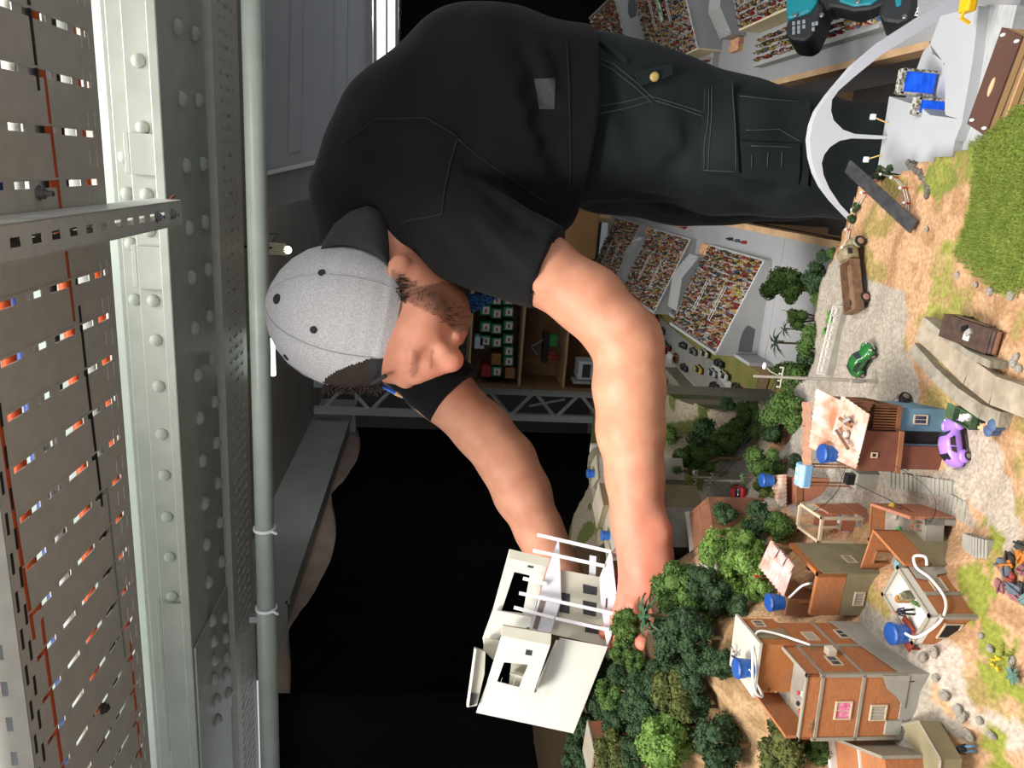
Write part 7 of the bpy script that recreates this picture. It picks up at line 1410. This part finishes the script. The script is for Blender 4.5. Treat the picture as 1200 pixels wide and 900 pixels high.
# ---- trousers
tr_ = SDF(V3(-.22, .95, .0), V3(.26, 1.52, 1.16), .0052)
knee = K(1010, 190, 1.17); ank = V3(knee[0], knee[1] + .03, .09); kneef = K(1005, 198, 1.30); ankf = V3(kneef[0], kneef[1] + .03, .09)
tr_.chain([(K(665, 138, 1.19), .126), (K(700, 140, 1.185), .121), (K(760, 147, 1.18), .108), (K(850, 172, 1.17), .101), (K(930, 182, 1.17), .09), (knee, .082), (ank + V3(0, 0, .25), .072), (ank, .075)], .03)
tr_.chain([(K(665, 150, 1.27), .115), (K(720, 172, 1.29), .11), (K(800, 196, 1.30), .094), (K(860, 200, 1.30), .087), (K(930, 200, 1.3), .08), (kneef, .078), (ankf + V3(0, 0, .25), .07), (ankf, .074)], .03)
tr_.plane(K(655, 140, 1.2), V3(0, 0, 1)); folds([((690, 70), (750, 150), .012, .005), ((700, 90), (740, 200), .012, -.004), ((770, 210), (822, 150), .010, .006), ((720, 215), (800, 235), .011, .007), ((735, 228), (815, 250), .010, -.005), ((800, 110), (820, 180), .011, .005), ((870, 225), (950, 205), .011, .007), ((690, 235), (760, 215), .010, -.005), ((840, 225), (900, 245), .011, .007), ((780, 130), (815, 200), .012, -.004)], .0018, tr_); to, tbv = sdf_obj('trousers', tr_, m_trs, man, 2)
for px_ in ([(684, 60), (720, 76), (745, 96), (768, 118)], [(684, 66), (718, 82), (744, 102), (766, 122)], [(680, 136), (700, 134), (730, 128), (766, 118)], [(680, 127), (700, 125), (730, 120), (762, 112)], [(768, 118), (800, 128), (825, 137)], [(760, 112), (800, 124), (825, 132)]): seam('stitching', px_, tbv, m_thread, man, .0007, .0006, 6)
pk = decal('cargo_pocket', [(860, 112), (948, 122), (946, 218), (858, 206)], tbv, m_trs, man, .006); fl_ = decal('pocket_flap', [(824, 106), (858, 100), (864, 200), (822, 198)], tbv, m_trs, man, .011)
decal('waistband_pocket', [(866, 166), (935, 170), (935, 214), (870, 205)], tbv, m_trs, man, .0095, 8, 8)
def seam_on(o, px_, off): seam('stitching', px_, tbv, m_thread, man, .0007, off, 6)
for px_, off in (([(827, 108), (830, 150), (826, 196)], .0118), ([(831, 107), (834, 150), (831, 196)], .0118), ([(856, 103), (860, 150), (861, 198)], .0118), ([(826, 196), (861, 198)], .0118), ([(876, 171), (930, 174)], .0103), ([(878, 180), (878, 196)], .0103), ([(896, 178), (896, 194)], .0103), ([(913, 178), (913, 194)], .0103), ([(866, 116), (940, 124)], .0068), ([(872, 154), (910, 153), (938, 168)], .0068)): seam_on(None, px_, off)
h = hit(tbv, 775, 92); lp_ = h[0]
mb = MB(); a, b = P(742, 84, proj(lp_)[2] - .012), P(790, 74, proj(lp_)[2] - .012); a2, b2 = P(750, 102, proj(lp_)[2] - .012), P(789, 88, proj(lp_)[2] - .012); mb.prism([a, b, b2, a2], ray(770, 88) * .006); mb.build('tool_loop', m_trs, man, bevel=.002)
mb = MB(); c = P(767, 90, proj(lp_)[2] - .014); fw = ray(767, 90); fw = fw / np.linalg.norm(fw); u_ = np.cross(fw, (0, 0, 1)); u_ /= np.linalg.norm(u_); mb.lathe([(.0068, 0), (.0068, .0015), (.0055, .0028), (.0025, .003), (.0002, .003)], Fr(c, u_, np.cross(fw, u_), -fw), 18); mb.build('brass_button', M('brass', (176, 150, 88), .5, metal=.3), man, smooth=True)
seam('belt_loop', [(690, 42), (712, 58), (735, 74)], tbv, m_trs, man, .004, .002)
for kx in (ank, ankf):
    mb = loft_body(Fr((kx[0], kx[1], 0), (-1, 0, 0), (0, 1, 0)), [(-.10, .02, .0, .05, .6), (-.08, .042, .0, .09, .6), (-.02, .045, .0, .105, .6), (.06, .046, .0, .075, .6), (.13, .044, .0, .055, .6), (.165, .02, .004, .035, .7)], 16); mb.build('shoe', m_blackp, man, smooth=True)
# ---- cap (worn backward): dome with six panels, button, eyelets, strap opening, visor
cb, ct_ = K(458, 380, 1.098), K(311, 352, 1.058); U = ct_ - cb; H = np.linalg.norm(U); U /= H; fwd = ray(400, 370); fwd /= np.linalg.norm(fwd); Bv = fwd - U * (fwd @ U); Bv /= np.linalg.norm(Bv); Av = np.cross(Bv, U)
cf = Fr(cb, Av, Bv, U); prof = [(.090, -.004), (.0985, .012), (.1035, .035), (.1050, .06), (.1025, .085), (.0955, .11), (.083, .134), (.066, .153), (.046, .167), (.024, .176), (.008, .1795), (.0005, .180)]; sc_ = H / .18; NA = 224
dense = []
for i in range(len(prof) - 1):
    for t in np.arange(0, .99, .125): dense.append(tuple(np.array(prof[i]) * (1 - t) + np.array(prof[i + 1]) * t))
dense.append(prof[-1]); vs = []
for r_, z_ in dense:
    for k in range(NA):
        a = 2 * math.pi * k / NA; rr = r_ * (1 - .010 * abs(math.cos(3 * a)) ** 12 * (z_ > .02)) * (1 + .006 * math.sin(5 * a + z_ * 60)); vs.append(cf.p(rr * math.cos(a), rr * .86 * math.sin(a), z_ * sc_))
fs = [(i * NA + k, i * NA + (k + 1) % NA, (i + 1) * NA + (k + 1) % NA, (i + 1) * NA + k) for i in range(len(dense) - 1) for k in range(NA)]; mb = MB(); mb.add(vs, fs)
op_poly = [(374, 462), (377, 450), (384, 441), (395, 434), (408, 429), (422, 424), (434, 422), (470, 422), (470, 475), (374, 475)]
cpx = np.array([proj(np.mean([vs[q] for q in f], axis=0))[:2] for f in fs]); op_ = inpoly(cpx[:, 0], cpx[:, 1], op_poly); st_ = inpoly(cpx[:, 0], cpx[:, 1], [(428, 420), (472, 420), (472, 475), (440, 475), (434, 446)]); mb.mi = [2 if b else (1 if a else 0) for a, b in zip(op_, st_)]
m_cap = M('cap_grey_melange', (212, 210, 210), .9, nz=(500, 2.0), rgb2=(182, 181, 184), bump=(1400, .3, .0005), spec=.15); m_hair = M('hair_brown', (62, 46, 38), .7, nz=(300, 1.5), rgb2=(40, 30, 26)); m_capd = M('cap_dark', (54, 54, 57), .9, nz=(600, 1.5), rgb2=(46, 46, 49))
capo = mb.build('cap', [m_cap, m_hair, m_capd], man, smooth=True, label='heather grey cap crown with dark hair in the strap opening')
def cdome(a, zi, off=.001): r_, z_ = dense[zi]; return cf.p((r_ + off) * math.cos(a), (r_ * .86 + off) * math.sin(a), z_ * sc_)
for k in range(6): a = 2 * math.pi * k / 6; mb = MB(); mb.tube([cdome(a, i, .0004) for i in range(0, len(dense) - 1)], .0007, 5); mb.build('panel_seam', M('cap_seam', (186, 185, 187), .9), capo)
for (x, y) in ((377, 320), (368, 387), (335, 419)):
    best = min(range(len(vs)), key=lambda i: (proj(vs[i])[0] - x) ** 2 + (proj(vs[i])[1] - y) ** 2 + (0 if proj(vs[i])[2] < proj(cf.p(0, 0, .09))[2] else 1e6)); c = np.array(vs[best]); n_ = c - cf.p(0, 0, .07); n_ /= np.linalg.norm(n_); u_ = np.cross(n_, (0, 0, 1)); u_ /= np.linalg.norm(u_); mb = MB(); mb.lathe([(.0052, -.001), (.0052, .0012), (.003, .0018), (.0002, .001)], Fr(c, u_, np.cross(n_, u_), n_), 14); mb.build('eyelet', m_capd, capo, smooth=True)
c = K(324, 351, 1.035); best = min(range(len(vs)), key=lambda i: (proj(vs[i])[0] - 325) ** 2 + (proj(vs[i])[1] - 351) ** 2 + (0 if proj(vs[i])[2] < proj(cf.p(0, 0, .17))[2] + .02 else 1e6)); c = np.array(vs[best]); mb = MB(); n_ = c - cf.p(0, 0, .09); n_ /= np.linalg.norm(n_); mb.ball(c, (.0075, .0075, .0045), Fr(c, np.cross(n_, (0, 1, 0)) / np.linalg.norm(np.cross(n_, (0, 1, 0))), np.cross(n_, np.cross(n_, (0, 1, 0))) / np.linalg.norm(np.cross(n_, (0, 1, 0))), n_), 14, 8); mb.build('top_button', m_capd, capo, smooth=True)
mb = MB()       # strap across the opening
sp = [(424, 424), (430, 436), (436, 446), (440, 454)]; 
pts = [K(402, 452, 1.06), K(422, 452, 1.055), K(440, 447, 1.05), K(455, 438, 1.03)]; mb.tube([K(436, 449, 1.052), K(452, 440, 1.035)], .003, 6); mb.build('strap_buckle', m_capd, capo, smooth=True)
# visor at the nape: curved plate
rim_px = [(378, 284), (392, 262), (410, 248), (430, 241), (444, 246), (453, 262), (457, 285), (458, 312)]; base_px = [(376, 292), (386, 289), (400, 287), (414, 289), (430, 294), (442, 300), (452, 308), (458, 318)]
top = []; bot = []
for (a, b) in zip(rim_px, base_px):
    for t in np.linspace(0, 1, 5): x, y = a[0] + (b[0] - a[0]) * t, a[1] + (b[1] - a[1]) * t; d = 1.035 + .03 * (1 - t) * ((x - 420) / 45.0) ** 2 + .012 * (1 - t); top.append(K(x, y, d)); bot.append(K(x, y, d + .006))
n, W_ = len(rim_px), 5; N = n * W_; fs = []
for i in range(n - 1):
    for j in range(W_ - 1): a = i * W_ + j; fs += [(a, a + 1, a + W_ + 1, a + W_), (N + a, N + a + W_, N + a + W_ + 1, N + a + 1)]
for i in range(n - 1): a = i * W_; fs += [(a, a + W_, N + a + W_, N + a), (a + 4, N + a + 4, N + a + W_ + 4, a + W_ + 4)]
for j in range(W_ - 1): a = (n - 1) * W_ + j; fs += [(j, N + j, N + j + 1, j + 1), (a, a + 1, N + a + 1, N + a)]
mb = MB(); mb.add(top + bot, fs); mb.build('visor', m_capd, capo, smooth=True, label='charcoal visor pointing back over the neck')
# ---- hair: fringe through the opening, temple, sideburn; short beard bristles
mb = MB(); hr = np.random.RandomState(5)
for k in range(260):
    reg = hr.randint(4)
    if reg < 2: x, y = hr.uniform(378, 448), hr.uniform(444, 456); d = 1.085 + hr.uniform(-.02, .015); dx, dy = hr.uniform(-10, 6), hr.uniform(4, 13)
    elif reg == 2: x, y = hr.uniform(463, 474), hr.uniform(322, 352); d = 1.025 + hr.uniform(0, .01); dx, dy = hr.uniform(2, 10), hr.uniform(-2, 5)
    else: x, y = hr.uniform(380, 446), hr.uniform(446, 455); d = 1.08 + hr.uniform(0, .02); dx, dy = hr.uniform(-8, 5), hr.uniform(3, 10)
    a = K(x, y, d); b = K(x + dx * .5, y + dy * .6, d - .003); c = K(x + dx, y + dy, d); mb.tube([a, b, c], [.0011, .0009, .0003], 4)
mb.build('hair', m_hair, man, kind='stuff')
mb = MB()
for k in range(260):
    t = hr.rand(); x = 470 + 76 * t + hr.uniform(-8, 6); y = 338 + 44 * t ** 1.4 + hr.uniform(-14, 14); h = hit(bbv, x, y)
    if h is None or proj(h[0])[2] > 1.12: continue
    mb.tube([h[0] - h[1] * .001, h[0] + h[1] * .004 + V3(0, 0, -.003)], [.0004, .00015], 4)
mb.build('beard', m_hair, man, kind='stuff')
# neckerchief and pencil
m_ker = M('blue_print', (24, 92, 150), .8, nz=(260, 4), rgb2=(10, 18, 40))
mb = MB(); mb.prism([K(x, y, 1.13) for x, y in ((534, 354), (548, 345), (566, 342), (584, 332), (594, 336), (588, 346), (570, 358), (552, 368), (540, 373))], ray(560, 350) * .012); mb.build('neckerchief', m_ker, None, label='blue patterned neckerchief hanging from the neck of the man', cat='scarf', loc=K(560, 352, 1.13), bevel=.003)
pr = thing('pencil', 'blue pencil tucked behind the ear with its sharpened tip showing', 'pencil', K(455, 459, 1.10)); a, b, c, d_ = K(425, 440, 1.11), K(464, 461, 1.10), K(472, 466, 1.098), K(477, 468, 1.097)
mb = MB(); mb.tube([a, b], .0036, 6); mb.build('pencil_barrel', M('pencil_blue', (40, 96, 190), .35), pr); mb = MB(); mb.tube([b, c], [.0036, .0014], 8); mb.build('sharpened_wood', m_wood, pr); mb = MB(); mb.tube([c, d_], [.0014, .0003], 6); mb.build('lead', m_blackp, pr)
# ================================================================== THE WHITE MODEL HOUSE HELD IN THE HANDS
# built in its own tilted frame: the facade plane faces the camera, walls are plates with real thickness set at their own depths
zc_ = lambda zx, zy: (540 + zx / 3.6, 620 + zy / 3.6)
fw0 = ray(640, 750); fw0 = fw0 / np.linalg.norm(fw0); dn = K(669, 860, 1.0) - K(558, 834, 1.0); dn /= np.linalg.norm(dn)
hb = fw0 * .93 - np.array([0, 0, 1]) * .25; hb -= dn * (hb @ dn); hb /= np.linalg.norm(hb)          # depth axis of the tilted model
mo = thing('model_house', 'unfinished white model house with pergola beams held tilted in both hands', 'model house', K(690, 810, .99)); HO = K(640, 760, .985)
def HP(zx, zy, off):
    x, y = zc_(zx, zy); r = ray(x, y); return CAM + r * (((HO - CAM) @ hb + off) / (r @ hb))
m_mw = M('model_white', (226, 224, 214), .6, nz=(25, 1), rgb2=(218, 216, 205)); m_mb = M('model_beige', (196, 192, 176), .7, nz=(30, 1), rgb2=(186, 182, 166)); m_ml = M('model_lavender', (214, 214, 222), .5); m_mwin = M('model_window', (58, 56, 58), .5)
def plate(nm, pts, off, th, mat, par=None, label=None):
    mb = MB(); mb.prism([HP(a, b, off) for a, b in pts], hb * th); return mb.build(nm, mat, par or mo, label=label)
def ring(nm, outer, inner, off, th, mat):
    """wall with one opening: outer and inner have the same point count"""
    n = len(outer); mb = MB(); A = [HP(a, b, off) for a, b in outer]; B = [HP(a, b, off) for a, b in inner]; vs = A + B + [p + hb * th for p in A] + [p + hb * th for p in B]; fs = []
    for i in range(n): j = (i + 1) % n; fs += [(i, j, n + j, n + i), (2 * n + j, 2 * n + i, 3 * n + i, 3 * n + j), (i, 2 * n + i, 2 * n + j, j), (n + j, 3 * n + j, 3 * n + i, n + i)]
    mb.add(vs, fs); return mb.build(nm, mat, mo)
fwall = plate('front_wall', [(65, 775), (112, 645), (318, 690), (420, 460), (620, 497), (475, 862)], 0, .006, m_mw)
for k in range(7):                                                             # scribed block courses on the front wall, raised strips between grooves
    t = (k + 1) / 8; a = np.array((112, 645)) * (1 - t) + np.array((620, 497)) * t; b = np.array((65, 775)) * (1 - t) + np.array((475, 862)) * t
    if k > 2: a = np.array((318, 690)) + (np.array((420, 460)) - np.array((318, 690))) * min(1, (k - 2) / 2.2) if k < 5 else np.array((420, 460)) + (np.array((620, 497)) - np.array((420, 460))) * (k - 4.6) / 3.4
    mb = MB(); mb.tube([HP(a[0], a[1], .0), HP(b[0], b[1], .0)], .00025, 4); mb.build('scribed_line', M('scribe', (218, 216, 206), .7), fwall)
ring('tower_front', [(172, 450), (378, 490), (306, 692), (112, 645)], [(182, 562), (286, 572), (247, 668), (153, 644)], -.022, .006, m_mw)
plate('tower_roof', [(180, 408), (382, 442), (378, 490), (172, 450)], -.022, .03, m_mb); plate('tower_side', [(378, 490), (385, 455), (322, 660), (306, 692)], -.018, .02, m_mb); plate('tower_window', [(276, 508), (302, 513), (298, 535), (271, 530)], -.0225, .002, m_mwin)
plate('room_back', [(214, 562), (292, 575), (264, 676), (204, 655)], .012, .004, m_mb); plate('inner_shelf', [(212, 606), (262, 622), (260, 632), (208, 616)], -.004, .012, m_mw)
ring('rear_wall', [(205, 85), (372, 125), (292, 410), (98, 498), (92, 460), (135, 340)], [(226, 180), (292, 196), (262, 355), (175, 345), (172, 340), (180, 320)], .035, .005, m_mw)
plate('rear_wall_top', [(210, 85), (374, 125), (368, 160), (202, 122)], .028, .012, m_mb); plate('rear_inner_wall', [(222, 135), (250, 140), (240, 185), (215, 180)], .04, .004, m_mb); plate('rear_window', [(284, 152), (308, 157), (305, 166), (281, 161)], .0345, .001, m_mwin)
plate('terrace_wall', [(135, 340), (300, 372), (290, 415), (178, 408), (165, 452), (112, 505), (98, 498)], .024, .006, m_mw); plate('side_return', [(100, 460), (165, 470), (145, 560), (95, 510)], .012, .006, m_mb)
bal = plate('balcony', [(62, 505), (104, 518), (100, 610), (68, 745), (28, 752), (45, 620)], -.004, .02, m_mb); plate('balcony_front', [(58, 505), (66, 508), (34, 752), (24, 750)], -.01, .03, m_mw); plate('balcony_window', [(42, 690), (68, 697), (56, 742), (28, 748)], -.0065, .002, m_mwin)
plate('rear_parapet', [(414, 36), (424, 300), (378, 440), (290, 420), (362, 185)], .018, .004, m_ml); plate('parapet_door', [(335, 300), (358, 306), (322, 425), (303, 420)], .0172, .001, M('model_brown', (120, 104, 98), .6))
fac = plate('courtyard_facade', [(425, 172), (590, 203), (618, 496), (378, 442), (424, 300)], .026, .005, m_mb)
for wq in ([(515, 232), (575, 246), (573, 280), (516, 270)], [(515, 300), (572, 312), (570, 370), (516, 358)], [(526, 396), (590, 408), (588, 446), (524, 434)], [(425, 266), (460, 274), (458, 358), (416, 350)]): plate('facade_window', wq, .0252, .002, m_mwin, fac)
plate('front_parapet', [(635, 84), (668, 365), (617, 497), (592, 300), (588, 200)], .004, .004, m_ml); plate('parapet_slot', [(612, 295), (618, 290), (616, 330), (610, 335)], .0034, .001, m_mwin); plate('loose_panel', [(545, 110), (572, 115), (568, 205), (542, 198)], .03, .003, m_ml)
for a, b, o1, o2 in (((322, 24), (634, 96), .02, .004), ((304, 90), (606, 156), .02, .008), ((262, 208), (362, 232), .02, .018), ((246, 270), (668, 362), .018, .002), ((224, 330), (392, 376), .018, .014), ((400, 378), (652, 432), .014, .002)):
    mb = MB(); mb.tube([HP(a[0], a[1], o1 - .004), HP(b[0], b[1], o2 - .004)], .0028, 4); mb.build('pergola_beam', M('beam_white', (228, 228, 232), .5), mo)
plate('floor_plate', [(200, 790), (330, 690), (420, 480), (606, 505), (478, 850)], .008, .05, m_mw)
